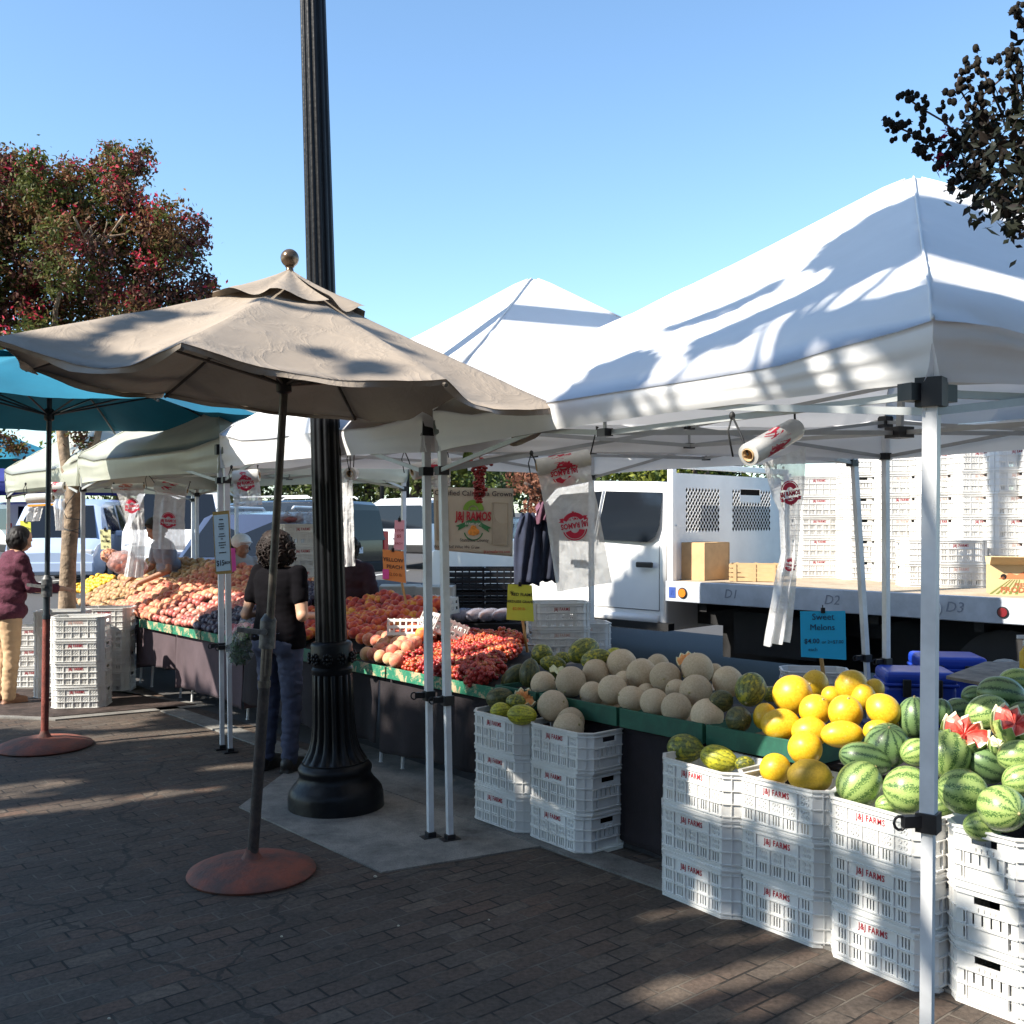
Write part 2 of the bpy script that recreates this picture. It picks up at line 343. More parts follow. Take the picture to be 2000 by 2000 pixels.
# ================= UMBRELLAS =================
def umbrella(name,label,grp,base,hub,R,rimz,apex,angs,cloth,tilt,discr,polemat,polemat2,basemat,flap=.10,sagk=.05,wr=.012,col_z=1.1,sags={},hubd=.47,bul=.05,radii={},finial=True,cap=True,seed=3):
    rt=thing(name,label,'umbrella',base,grp)
    n=len(angs); c=V((hub[0],hub[1],0))
    rim=[]
    for ia,a in enumerate(angs):
        Rr=R*radii.get(ia,1); x=Rr*math.cos(math.radians(a)); y=Rr*math.sin(math.radians(a)); rim.append(V((c.x+x,c.y+y,rimz+tilt[0]*x+tilt[1]*y)))
    ap=V((c.x,c.y,apex))
    b=MB()
    def panel(i):
        A=rim[i];B=rim[(i+1)%n]
        def fn(a,q):   # q 0 rim ->1 apex
            p=A.lerp(B,a).lerp(ap,q)
            e=math.sin(PI*a)
            p.z-= sags.get(i,sagk)*e*(1-q)**1.5*R*.9
            p.z+= bul*math.sin(PI*q)+(.05*q**8 if bul==0 else 0)
            cc=(c-p); cc.z=0
            p+=cc*(e*.07*(1-q))
            w=noise.noise(V((p.x*5,p.y*5,seed)))*wr*1.6+noise.noise(V((p.x*16,p.y*9,seed+5)))*wr*.7+(1-abs(noise.noise(V((p.x*3.4,p.y*3.4,seed+9)))*2))*wr*1.2
            p.z+=w*min(1,4*(1-q)*1.0)*(.35+.65*min(1,e*2))
            return p
        return fn
    for i in range(n): b.grid(panel(i),22,20)
    if flap:   # hem hanging below the rim
        for i in range(n):
            f=panel(i)
            def fl(a,q,f=f):
                p=f(a,0); o=(p-c); o.z=0; o.normalize()
                return p+V((0,0,-flap*q*(.75+.35*noise.noise(p*4))))-o*(.03*q*math.sin(a*9+i))
            b.grid(fl,22,3)
    can=b.build('canopy',cloth,rt,smooth=True)
    # merge panel seams
    bm=bmesh.new(); bm.from_mesh(can.data); bmesh.ops.remove_doubles(bm,verts=bm.verts,dist=.002); bm.to_mesh(can.data); bm.free()
    if cap:
        b=MB()
        for i in range(n):
            f=panel(i)
            def cp(a,q,f=f,i=i):
                p=f(a,.70+.30*q); k=1-q
                p.z+=.022+.018*k*math.sin(a*2*PI+i*1.7)+.012*k
                return p
            b.grid(cp,10,6)
        vent=b.build('vent_cap',cloth,rt,smooth=True)
        bm=bmesh.new(); bm.from_mesh(vent.data); bmesh.ops.remove_doubles(bm,verts=bm.verts,dist=.003); bm.to_mesh(vent.data); bm.free()
    topp=V((c.x,c.y,apex-.05)); bp=V(base); hubp=bp.lerp(topp,(apex-hubd)/(apex-.05))
    for i in range(n):
        f=panel(i); b=MB(); pts=[f(0,q)-V((0,0,.022)) for q in (0,.25,.5,.75,.95)]
        b.tube(pts,.0085,6); rib=b.build('rib',polemat,rt)
        b=MB(); b.tube([hubp,f(0,.42)-V((0,0,.03))],.007,6); b.build('strut',polemat,rt)
    b=MB(); b.lathe([(.022,-.04),(.036,-.03),(.036,.03),(.03,.05),(.022,.05)],16,c=hubp); b.lathe([(.022,-.02),(.034,-.01),(.034,.03),(.02,.04)],16,c=topp); b.build('hub',M_black,rt,smooth=.7)
    mid=bp.lerp(topp,(col_z)/(apex))
    b=MB(); b.tube([mid-V((0,0,.15)),topp],.0185,14); b.build('upper_pole',polemat,rt,smooth=.8)
    b=MB(); b.tube([bp+V((0,0,.03)),bp.lerp(topp,.33)],.0265,16); b.build('lower_pole',polemat2,rt,smooth=.8)
    m2=bp.lerp(topp,.33)
    b=MB(); b.tube([m2-V((0,0,.02)),mid+V((0,0,.02))],.0235,16); b.tube([m2,m2+V((0,0,.03))],.03,16)
    b.build('middle_pole',polemat,rt,smooth=.8)
    b=MB(); b.tube([mid-V((0,0,.02)),mid+(topp-mid).normalized()*.11],.038,16); b.tube([mid+(topp-mid).normalized()*.11,mid+(topp-mid).normalized()*.14],[.038,.02],16)
    b.bar(mid+V((-.13,-.03,.07)),mid+V((.01,-.045,.055)),.016,.022); b.tube([mid+V((.0,-.06,.06)),mid+V((0,-.02,.06))],.014,10)
    b.build('tilt_clamp',mat('worn_clamp_metal',(.10,.10,.10),.5,.4,var=.4,vs=30),rt,smooth=.8)
    b=MB(); b.lathe([(discr*.97,0.0),(discr,.012),(discr*.985,.022),(discr*.8,.045),(discr*.45,.068),(.05,.075),(.034,.10),(.03,.12)],56,c=bp); b.build('base_plate',basemat,rt,smooth=.9)
    if finial:
        b=MB(); q=ap+V((0,0,.045)); b.lathe([(.03,-.01),(.03,.005),(.018,.015),(.016,.03),(.022,.036)],20,c=q); b.ell(q+V((0,0,.075)),.042,20,14); b.build('finial',mat('bronze_ball',(.13,.09,.06),.25,.6,var=.3,vs=18),rt,smooth=.9)
    return rt
M_tan=mat('tan_canvas',(.29,.24,.19),.9,var=.08,vs=3,trans=.03)
def crease(m,sc_=5.5,st=.55):
    t=m.node_tree; b=t.nodes['Principled BSDF']; co=N_(t,'ShaderNodeTexCoord').outputs['Object']; f=noise_(t,co,sc_,5,.55,1.2); r=math_(t,'ABSOLUTE',math_(t,'SUBTRACT',f,.5)); r=math_(t,'POWER',math_(t,'SUBTRACT',.5,r),6.0); g=noise_(t,co,sc_*.5,2,.5); bump_(t,b,math_(t,'ADD',math_(t,'MULTIPLY',r,14.0),g),st,.02)
crease(M_tan)
M_teal=mat('teal_canvas',(.004,.15,.235),.85,var=.1,vs=2,trans=.02)
M_pole1=mat('bronze_pole',(.045,.038,.034),.45,.4,col2=(.10,.085,.07),vs=16)
M_pole2=mat('rusty_pole',(.07,.05,.042),.7,.2,col2=(.035,.028,.026),vs=20,bump=.3,bs=80)
M_pole3=mat('dark_navy_pole',(.03,.04,.05),.4,.3,var=.3)
M_pole4=mat('red_rust_pole',(.20,.05,.035),.7,.2,var=.3,vs=14,bump=.3,bs=80)
tb=G(492,1706)
umbrella('patio_umbrella','faded tan canvas umbrella tilted beside the black lamp post','umbrellas standing on the brick paving',(tb.x,tb.y,0),(-1.02,4.70),1.27,2.275,2.76,[-94,-52,-20,35,85,134,175,223],M_tan,(-.10,.01),.30,M_pole1,M_pole2,M_rust,flap=.03,sagk=.05,wr=.0045,hubd=.46,bul=0,radii={2:1.02},sags={3:.13,4:.03,2:.10,0:.04,1:.05,7:.075},col_z=1.12)
bb=G(87,1459)
umbrella('patio_umbrella','large teal blue umbrella on a rust red disc base at the left','umbrellas standing on the brick paving',(bb.x,bb.y,0),(-3.42,7.58),1.52,2.465,2.92,[-86+45*i for i in range(8)],M_teal,(.0,.0),.335,M_pole3,M_pole4,M_rust,flap=0,sagk=.02,wr=.004,col_z=1.15,seed=8)
umbrella('patio_umbrella','far teal umbrella half hidden behind the tree at the left edge','umbrellas standing on the brick paving',(-7.2,13.2,0),(-7.2,13.2),1.5,2.42,2.95,[-80+45*i for i in range(8)],M_teal,(.0,.0),.3,M_pole3,M_pole4,M_rust,flap=0,sagk=.02,wr=.004,col_z=1.15,seed=12)
# ================= CANOPY TENTS =================
M_tent=mat('white_tent_fabric',(.80,.80,.80),.75,var=.03,vs=2,bump=.10,bs=6,trans=.20)
M_tent2=mat('olive_tinted_tent_vinyl',(.50,.52,.44),.38,var=.06,vs=3,bump=.25,bs=5,trans=.3,spec=.6)
M_navy=mat('navy_tent_fabric',(.03,.04,.22),.7,var=.1,trans=.2)
M_trs=mat('grey_truss_metal',(.36,.37,.37),.5,.35,var=.1,vs=5)
def tent(label,cor,ze,zb,peak,fab,legs,seed,zcol=.74,truss=True,lw=.037,zts=None,mids=None):
    ze=ze if isinstance(ze,(list,tuple)) else [ze]*4; zb=zb if isinstance(zb,(list,tuple)) else [zb]*4; zts=zts or [q+.30 for q in zb]; mids=mids or [(zb[i]+zb[(i+1)%4])/2+.085 for i in range(4)]
    cen=sum((V((c[0],c[1],0)) for c in cor),V((0,0,0)))/4
    if len(peak)==3: pk=V(peak)
    else: pk=V((cen.x,cen.y,peak[0]))
    rt=thing('canopy_tent',label,'canopy tent',(cen.x,cen.y,0),'pop up canopy tents along the stalls')
    n=4
    for i in range(4):
        pass
    b=MB()
    E=[V((c[0],c[1],ze[i])) for i,c in enumerate(cor)]
    out=[(V((e.x,e.y,0))-cen).normalized() for e in E]
    E=[e+o*.05 for e,o in zip(E,out)]
    def pan(i):
        A=E[i];B=E[(i+1)%4]; nn=V((B.y-A.y,-(B.x-A.x),0)).normalized()
        if nn.dot((A+B)/2-pk)<0: nn=-nn
        def fn(a,q):
            p=A.lerp(B,a).lerp(pk,q*.985)
            e=math.sin(PI*a)
            p.z-=.03*math.sin(PI*q)
            p.z-=.035*e*math.sin(PI*min(1,q*1.5))
            if q>.965: p.z-=(q-.965)*.3
            cor_=max(0,1-min(a,1-a)*5)*(1-q)**2
            p.z+=noise.noise(V((a*6,q*14,seed+i*3)))*.035*cor_+noise.noise(V((p.x*1.5,p.y*1.5,seed)))*.012*(1-q)
            ea=max(0,(.13-q)/.13); p.z-=.09*ea*ea*(.3+.7*min(1,min(a,1-a)*6)); p+=nn*(.03*ea)*min(1,min(a,1-a)*12)
            return p
        def val(a,q):
            p=fn(a,0); z0=p.z; h=z0-(zb[i]*(1-a)+zb[(i+1)%4]*a)-.02*math.sin(PI*a)
            p.z=z0-h*q
            cw=max(0,1-min(a,1-a)*4)*min(1,min(a,1-a)*22)
            p+=nn*(noise.noise(V((a*5,q*6,seed+i)))*.03*cw*math.sin(PI*q)+ .012*math.sin(q*18+a*3)*cw + noise.noise(V((a*3,q*2,seed+40+i)))*.012)
            p-=nn*.03*(q**2)
            return p
        return fn,val
    for i in range(4):
        fn,val=pan(i); b.grid(fn,30,26); b.grid(val,30,8)
    can=b.build('canopy',fab,rt,smooth=True)
    bm=bmesh.new(); bm.from_mesh(can.data); bmesh.ops.remove_doubles(bm,verts=bm.verts,dist=.003); bm.to_mesh(can.data); bm.free()
    # seams along the hips (raised piping)
    b=MB()
    for i in range(4):
        fn,_=pan(i); b.tube([fn(0,q/24)+V((0,0,.004)) for q in range(25)],.0055,5)
    b.build('seam_piping',fab,rt,smooth=True)
    cs=[V((c[0],c[1],0)) for c in cor]
    for k,i in enumerate(range(4)):
        c=cs[i]; leg=legs[i]
        if leg is None: continue
        zt=zts[i]; zc=leg.get('zc',zcol); foot=V((leg['foot'][0],leg['foot'][1],0)) if 'foot' in leg else c; top=V((c.x,c.y,zt-.01))
        zg_=zg(foot.y); foot=V((foot.x,foot.y,zg_))
        mid=foot.lerp(top,(zc-zg_)/(zt-zg_))
        u2=V((math.cos(leg.get('a',.5)),math.sin(leg.get('a',.5)),0))
        b=MB(); b.bar(mid-V((0,0,.02)),top,lw,lw,up=u2); L=b.build('leg',M_alu,rt)
        b=MB(); b.bar(foot+V((0,0,.008)),mid,lw*.8,lw*.8,up=u2); b.build('inner_leg',M_alu,L)
        b=MB(); b.box(foot+V((0,0,.006)),(.10,.065,.011),rz=.5); b.box(foot+V((0,0,.02)),(.045,.045,.03),rz=.5); b.build('foot_plate',M_black,L)
        b=MB(); b.box(mid,(lw+.016,lw+.016,.05),rz=leg.get('a',.5)); b.box(mid+V((-.045,-.01,.004)),(.055,.02,.03),rz=.2)
        rp=mid+V((-.078,-.012,.0)); b.tube([rp+V((.016*math.cos(a*PI/5),0,.018*math.sin(a*PI/5))) for a in range(11)],.004,6)
        b.build('lock_collar',M_black,L)
        b=MB(); b.box(top+V((0,0,.0)),(lw+.03,lw+.03,.075),rz=leg.get('a',.5)); (b.box(top+V((-.05,.0,.0)),(.06,.045,.045),rz=.5),b.box(top+V((.04,.035,.0)),(.05,.06,.045),rz=.5)) if leg.get('slider',True) is False else None; b.build('corner_bracket',M_black,L)
        if leg.get('slider',True):
            b=MB(); b.box(V((c.x,c.y,zt-.235)),(lw+.022,lw+.022,.045),rz=.5); b.build('slider',M_black,L)
    if truss:
        b=MB(); j=b
        hub=V((cen.x,cen.y,sum(mids)/4)) 
        for i in range(4):
            A=cs[i];B=cs[(i+1)%4]; m=(A+B)/2
            At=A+V((0,0,zts[i]-.01));Bt=B+V((0,0,zts[(i+1)%4]-.01)); Al=At-V((0,0,.225));Bl=Bt-V((0,0,.225)); b.mi=0
            if legs[i] and not legs[i].get('slider',True): Al=At-V((0,0,.05))
            if legs[(i+1)%4] and not legs[(i+1)%4].get('slider',True): Bl=Bt-V((0,0,.05))
            mt=m+V((0,0,mids[i]+.11)); ml=m+V((0,0,mids[i]))
            oo=V((B.y-A.y,A.x-B.x,0)).normalized()*.016
            for (p,q) in ((At+oo,ml+oo),(Bt+oo,ml+oo),(Al-oo,mt-oo),(Bl-oo,mt-oo)): b.bar(p,q,.010,.021)
            b.bar(ml,mt,.010,.010); b.mi=1
            for q in (ml,mt): j.box(q,(.055,.04,.030),rz=math.atan2(B.y-A.y,B.x-A.x))
            b.mi=0
            b.bar(ml,hub-V((0,0,.0)),.010,.020); b.bar(mt,hub+V((0,0,.22)),.010,.018)
        b.mi=0; b.bar(hub,V((pk.x,pk.y,pk.z-.1)),.025,.025); b.mi=1
        j.box(hub,(.09,.09,.05),rz=.4); j.box(hub+V((0,0,.25)),(.07,.07,.04),rz=.4)
        b.build('truss_frame',[M_trs,M_black],rt)
    return rt
tN=(1.09,2.66);tA=(-.365,5.33);tB=(2.45,6.72);tR=(3.92,4.05)
tent('large white pop up tent nearest the camera, shading the melons at the right',[tN,tA,tB,tR],[2.215,2.28,2.38,2.30],[2.035,2.035,2.075,2.05],(1.835,4.68,3.26),M_tent,
  [dict(zc=.90,slider=False,a=-.64,foot=(1.075,2.66)),dict(zc=.74,foot=(-.325,5.36),a=.5),dict(zc=.75,a=.5,foot=(2.46,6.72)),dict(zc=.75)],2,zts=[2.02,2.17,2.33,2.24],mids=[2.02,2.115,2.13,2.05])
uA=(-.455,5.42);uB=(-2.06,7.38);uC=(.69,8.9);uD=(2.32,6.98)
tent('white pop up tent with a pointed roof behind the lamp post, over the peaches',[uA,uB,uC,uD],[2.28,2.32,2.34,2.36],[2.035,2.05,2.07,2.07],(.145,7.14,3.38),M_tent,
  [dict(zc=.755,a=.5,foot=(-.43,5.40)),dict(zc=.76,a=.5,foot=(-2.03,7.38)),dict(zc=.75),dict(zc=.74,a=.4,foot=(2.46,6.98))],9,zts=[2.17,2.2,2.28,2.3])
vA=(-2.13,7.47);vB=(-4.03,9.62);vC=(-3.6,11.7);vD=(-1.0,9.45)
tent('pop up tent with olive tinted glossy walls behind the teal umbrella',[vA,vB,vC,vD],2.30,2.02,(-2.75,9.55,3.0),M_tent2,
  [dict(zc=.76,a=.5,foot=(-2.12,7.49)),dict(zc=.76),dict(zc=.76),dict(zc=.76)],15,zts=[2.2]*4)
wA=(-4.12,9.75);wB=(-5.9,12.0);wC=(-4.3,13.8);wD=(-3.2,11.9)
tent('olive tinted tent farthest left behind the crape myrtle trunk',[wA,wB,wC,wD],2.28,2.0,(-4.7,11.9,2.95),M_tent2,
  [None,dict(zc=.76),dict(zc=.76),dict(zc=.76)],21,zts=[2.18]*4)
tent('navy blue canopy tent far behind the fruit stalls at the left',[(-8.2,23.6),(-13.2,22.6),(-14.0,26.5),(-9.0,27.4)],2.62,2.30,(3.3,),M_navy,
  [dict(zc=.9),None,None,dict(zc=.9)],30,truss=False)
# ================= CRATES =================
CL,CW,CH,CF=.46,.33,.205,.058
def wall_cells(b,o,x,L,kind,th=.006):
    # o: outer lower-left corner, x: direction along wall; outward = x cross z
    z=V((0,0,1)); out=x.cross(z)
    holes=[]  # (x0,x1,z0,z1)
    ribs=[]; dots=[]
    g=L/5.0
    def slits(cx,z0,z1,n=3):
        for k in range(n): q=cx+(k-(n-1)/2)*.0135; holes.append((q-.0030,q+.0030,z0,z1))
    rows=((.024,.066),(.080,.122),(.136,.178))
    if kind in('slot','dot'):
        for r,(z0,z1) in enumerate(rows):
            for k in range(5):
                cx=g*(k+.5)
                if r==2 and k in(1,2,3): continue
                if kind=='slot' or r==0: slits(cx,z0+.002,z1-.002,3)
                else: dots.append((cx,(z0+z1)/2))
        for k in range(1,5):
            ribs.append((g*k,.020,.124)); 
            if k in(1,4): ribs.append((g*k,.124,.182))
        for zz in (.020,.073,.129,.182): ribs.append((None,zz))
    elif kind=='end':
        holes.append((L/2-.045,L/2+.045,.150,.176))
        for k in range(6): q=L*(k+.9)/6.8; holes.append((q-.0035,q+.0035,.080,.118))
        for k in (0,5): q=L*(k+.9)/6.8; holes.append((q-.0035,q+.0035,.028,.064))
        for zz in (.020,.072,.124,.182): ribs.append((None,zz))
        for k in (1,5): ribs.append((L*k/6,.02,.124))
        for k in range(4): q=L/2-.03+k*.02; ribs.append((q,.124,.142))
    else:
        for zz in (.020,.073,.129,.182): ribs.append((None,zz))
        ribs.append((L/2,.0,CH)); 
    xs=sorted({0,L}|{h[0] for h in holes}|{h[1] for h in holes}); zs=sorted({0.002,CH-.004}|{h[2] for h in holes}|{h[3] for h in holes})
    P=lambda a,c,d:o+x*a+z*c-out*d
    def ishole(a,c):
        return any(h[0]<a<h[1] and h[2]<c<h[3] for h in holes)
    for i in range(len(xs)-1):
        # merge vertical runs
        run=None; runs=[]
        for j in range(len(zs)-1):
            hh=ishole((xs[i]+xs[i+1])/2,(zs[j]+zs[j+1])/2)
            if not hh:
                if run is None: run=[zs[j],zs[j+1]]
                else: run[1]=zs[j+1]
            else:
                if run: runs.append(run); run=None
        if run: runs.append(run)
        for z0,z1 in runs:
            b.add([P(xs[i],z0,0),P(xs[i+1],z0,0),P(xs[i+1],z1,0),P(xs[i],z1,0),P(xs[i],z0,th),P(xs[i+1],z0,th),P(xs[i+1],z1,th),P(xs[i],z1,th)],[(0,1,2,3),(5,4,7,6),(3,2,6,7),(1,0,4,5)]+([(0,3,7,4)] if (i==0 or ishole((xs[i]+xs[i-1])/2,(z0+z1)/2) or len(runs)>0 and i>0) else [])+[(1,5,6,2)])
    for r in ribs:
        if r[0] is None:
            zz=r[1]; c=P(L/2,zz,-.0035); b.box(c,(L if kind!='ch' else L-.004,.007,.0045),rz=math.atan2(x.y,x.x))
        else:
            c=P(r[0],(r[1]+r[2])/2,-.003); b.box(c,(.0045,.006,r[2]-r[1]-.002),rz=math.atan2(x.y,x.x))
    for (cx,cz) in dots:
        for dx in(-.011,.011):
            for dz in (-.0105,.0105):
                q=P(cx+dx,cz+dz,-.0005); n=10
                vs=[];
                for k in range(n):
                    a=2*PI*k/n
                    for rr,dd in((.0088,0),(.0078,.003),(.005,.0025)): vs.append(q+x*(rr*math.cos(a))+z*(rr*math.sin(a))+out*dd)
                fs=[]
                for k in range(n):
                    e=(k+1)%n
                    fs+= [(k*3,e*3,e*3+1,k*3+1),(k*3+1,e*3+1,e*3+2,k*3+2)]
                b.add(vs,fs)
def oct_pts(ex=0,zz=0):
    a=CL/2+ex; c=CW/2+ex; f=CF+ex*.4
    return [V((-a+f,-c,zz)),V((a-f,-c,zz)),V((a,-c+f,zz)),V((a,c-f,zz)),V((a-f,c,zz)),V((-a+f,c,zz)),V((-a,c-f,zz)),V((-a,-c+f,zz))]
def make_crate(kind,ink,txt='J&J FARMS'):
    rt=thing('plastic_crate','', 'crate',(0,0,0))
    b=MB(); o=oct_pts()
    for i in range(8):
        A=o[i];B=o[(i+1)%8]; L=(B-A).length; k='ch' if i%2 else ('end' if i in(2,6) else kind)
        wall_cells(b,A,(B-A).normalized(),L,k)
    b.build('side_walls',M_white,rt,local=True)
    b=MB(); n=8   # rim
    for (e0,e1,z0,z1) in ((-.008,.007,CH-.007,CH),(-.002,.0045,.0,.008)):
        a=oct_pts(e0,z0)+oct_pts(e1,z0)+oct_pts(e1,z1)+oct_pts(e0,z1)
        b.add(a,[q for i in range(8) for j in [(i+1)%8] for q in ((i,j,8+j,8+i),(8+i,8+j,16+j,16+i),(16+i,16+j,24+j,24+i),(24+i,24+j,j,i))])
    b.build('rim',M_white,rt,local=True)
    b=MB(); b.prism([(p.x,p.y) for p in oct_pts(-.007)],.004,.010); b.build('floor_panel',M_white,rt,local=True)
    if ink:
        b=MB()
        for sg in (1,):
            b.text(txt,.034,(V((0,-sg*(CW/2+.0012),.157)),V((sg,0,0)),V((0,0,1))),bold=.014,sx=.76,h=.0008,spacing=1.12)
        b.build('lettering',ink,rt,local=True)
    return rt
cr_slot=make_crate('slot',M_red); cr_dot=make_crate('dot',M_red); cr_fade=make_crate('dot',M_fade)
used={}
ORD=['bottom','second','third','fourth','fifth','sixth','seventh']
def place_crate(proto,loc,rz,label,group):
    if proto.name not in used:
        used[proto.name]=1; c=proto; c.location=V(loc); c.rotation_euler=(0,0,rz)
    else: c=dup(proto,loc,(0,0,rz))
    c['label']=label; c['group']=group; return c
def stack(corner,n,rz,desc,group,kinds='sds',z0=0,centre=False):
    # corner: front-left ground corner (of the bounding rectangle) unless centre
    R=Matrix.Rotation(rz,3,'Z'); c=V(corner) if centre else V(corner)+R@V((CL/2-CF*.0,CW/2,0))
    nm={1:['single'],2:['lower','top'],3:['bottom','middle','top']}.get(n) or ['bottom']+[ORD[i] for i in range(1,n-1)]+['top']
    for i in range(n):
        k=kinds[i%len(kinds)]; pr={'s':cr_slot,'d':cr_dot,'f':cr_fade}[k]
        j=V((rnd.uniform(-.005,.005),rnd.uniform(-.005,.005),0))
        w='white crate, '+nm[i]+' in '+desc
        place_crate(pr,c+j+V((0,0,z0+i*CH)),rz+rnd.uniform(-.02,.02)+(PI if rnd.random()<.0 else 0),w,group)
    return c
RA=ROWANG
def gcorner(u,v): return G(u,v,0)
FG='white crate stacks standing in front of the melon stall'
def ang(u0,v0,u1,v1):
    a=G(u0,v0);b_=G(u1,v1); return math.atan2(b_.y-a.y,b_.x-a.x)
S1=stack(G(917,1598),3,ang(923,1606,1029,1645),'the leftmost stack holding green melons','%s'%FG,'ssf'.replace('f','s'))
S2=stack(G(1024,1634),3,ang(1031,1640,1148,1684),'the stack holding three cantaloupes',FG,'dsd')
S3=stack(G(1279,1739),3,ang(1288,1740,1410,1790),'the stack holding two striped green melons',FG,'sdd')
S4=stack(G(1429,1790),3,ang(1438,1799,1590,1857),'the stack holding yellow melons',FG,'sdd')
S5=stack(G(1605,1857),3,ang(1619,1864,1785,1937),'the stack full of watermelons left of the tent leg',FG,'ssd')
e6=ang(1836,1945,1974,1998)
S6=stack(G(1832,1940)+V((math.cos(e6),math.sin(e6),0))*CW*1.02,3,e6+PI/2,'the stack turned end on at the right edge of the photo',FG,'ssd')
# left stacks
LG='crates stacked round the young tree'
stack(V((-4.07,9.0,0))+V((0,.0,0)),4,.13,'the stack in front of the tree trunk',LG,'dsdf')
stack(V((-4.47,9.53,.0)),4,.10,'the stack between the front stack and the tree trunk',LG,'sdsd')
stack(V((-4.20,9.93,0)),4,.08,'the sunlit stack tucked beside the tablecloth end',LG,'sds')
stack(V((-5.00,10.15,0)),3,.1,'the stack beside the woman in the maroon sweater',LG,'sds')
# behind
BG='crates behind the fruit tables'
q=at(548,1150,9.6); stack(V((q.x,9.5,0)),8,.05,'the tall bag topped stack behind the curly haired woman',BG,'dfsddsdd')
q=at(1092,1275,8.25); stack(V((q.x,8.2,0)),5,.12,'the tall stack at the left of the truck cab door',BG,'sdsfs',centre=True)
stack(V((q.x+.20,8.62,0)),4,.12,'the stack standing behind the scale, against the truck cab',BG,'dsdf',centre=True)
q=at(968,1270,7.55); stack(V((q.x,7.6,0)),3,.10,'the low stack carrying the electronic scale',BG,'sss',centre=True)
q=at(1592,1310,7.3); stack(V((q.x,7.3,0)),3,RA+.66,'the short stack behind the yellow melons under the blue sign',BG,'sdd',centre=True)
# ================= TABLES =================
M_cloth=mat('black_tablecloth',(.012,.009,.011),.95,col2=(.020,.015,.019),vs=3,bump=.2,bs=120)
M_cloth2=mat('faded_plum_tablecloth',(.075,.053,.062),.95,var=.15,vs=3,bump=.2,bs=120)
M_tray=None
def tray_mat():
    m,t,b=nt('peeling_green_paint'); co=N_(t,'ShaderNodeTexCoord').outputs['Object']
    f=noise_(t,co,9,8,.8,.6); c=ramp(t,f,[(.47,(.015,.16,.09)),(.53,(.02,.20,.11)),(.56,(.45,.33,.20)),(1,(.5,.38,.24))])
    t.links.new(c,b.inputs['Base Color']); b.inputs['Roughness'].default_value=.7; return m
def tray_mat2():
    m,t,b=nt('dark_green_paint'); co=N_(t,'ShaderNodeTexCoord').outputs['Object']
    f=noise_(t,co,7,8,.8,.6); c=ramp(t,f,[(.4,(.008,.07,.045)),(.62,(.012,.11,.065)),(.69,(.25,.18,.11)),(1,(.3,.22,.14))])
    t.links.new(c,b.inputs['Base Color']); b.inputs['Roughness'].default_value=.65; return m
M_trayA=tray_mat(); M_trayB=tray_mat2(); M_wood=mat('raw_wood',(.36,.25,.14),.8,var=.2,vs=8,bump=.2)
TZ=.62
def table(s0,s1,t0,t1,label,cloth,clabel,drop=.06,seed=0):
    c=RC((s0+s1)/2,(t0+t1)/2,0)
    rt=thing('folding_table',label,'table',c,'tables of the fruit stalls')
    b=MB(); b.prism([(p.x,p.y) for p in (RC(s0,t0),RC(s1,t0),RC(s1,t1),RC(s0,t1))],TZ-.03,TZ-.004); b.build('tabletop',M_wood,rt)
    for s in (s0-.12,s1+.12):
        for t in (t0+.08,t1-.08):
            b=MB(); p=RC(s,t,0); q=RC(s,t+.03*(1 if t<t0+.2 else -1),TZ-.03); p.z=zg(p.y); b.tube([p,q],.011,8); b.tube([p,p+N*.001+D*.0+V((0,0,.01))],.015,8); b.build('leg',M_alu,rt)
    # cloth: front skirt + top + right end
    b=MB()
    def fr(a,q):
        s=s0+(s1-s0)*a; fold=.018*math.sin(s*9+seed)+.012*math.sin(s*21+seed*2)+.014*noise.noise(V((s*6,q*2,seed)))
        z=TZ+.004-(TZ-drop-.03*math.sin(s*2.2+seed))*q
        p=RC(s,t0-.012-fold*q-.01*q,z); return p
    b.grid(fr,int(abs(s1-s0)*40),16)
    def tp(a,q): return RC(s0+(s1-s0)*a,t0-.012+(t1-t0+.02)*q,TZ+.004)
    b.grid(tp,6,6)
    def en(a,q):
        t=t0-.012+(t1-t0+.02)*a; fo=.02*math.sin(t*14+seed)
        return RC(s0+ (.012+fo*q+.012*q),t,TZ+.004-(TZ-drop)*q)
    b.grid(en,24,12)
    def en2(a,q):
        t=t0-.012+(t1-t0+.02)*a; fo=.02*math.sin(t*14+seed+2)
        return RC(s1-(.012+fo*q+.012*q),t,TZ+.004-(TZ-drop)*q)
    b.grid(en2,24,12)
    o=b.build('tablecloth',cloth,smooth=True); center_origin(o,c); solid(o,.003)
    tag(o,clabel,'tablecloth','cloths hanging from the stall tables')
table(7.05,6.12,.02,1.0,'folding table at the left end under peaches',M_cloth2,'faded plum tablecloth at the left end, lit by the sun beside the crates',.26,1)
table(6.10,4.75,.02,1.0,'folding table under the pink nectarines and plums',M_cloth2,'faded plum tablecloth under the plums with a crate shaped shadow',.12,2)
table(4.73,2.75,.02,1.0,'folding table behind the curly haired woman and lamp post',M_cloth,'black tablecloth hanging behind the woman and lamp post',.16,3)
table(2.73,1.05,.02,.95,'folding table under the red grapes',M_cloth,'black tablecloth below the red grapes behind the two tent legs',.13,4)
table(1.03,-.52,.02,.95,'folding table under the cantaloupes and yellow melons',M_cloth,'black tablecloth under the cantaloupes behind the crate stacks',.05,5)
table(-.54,-1.9,.05,.95,'folding table at the right end under watermelons',M_cloth,'black tablecloth behind the watermelon crates at the right end',.05,6)
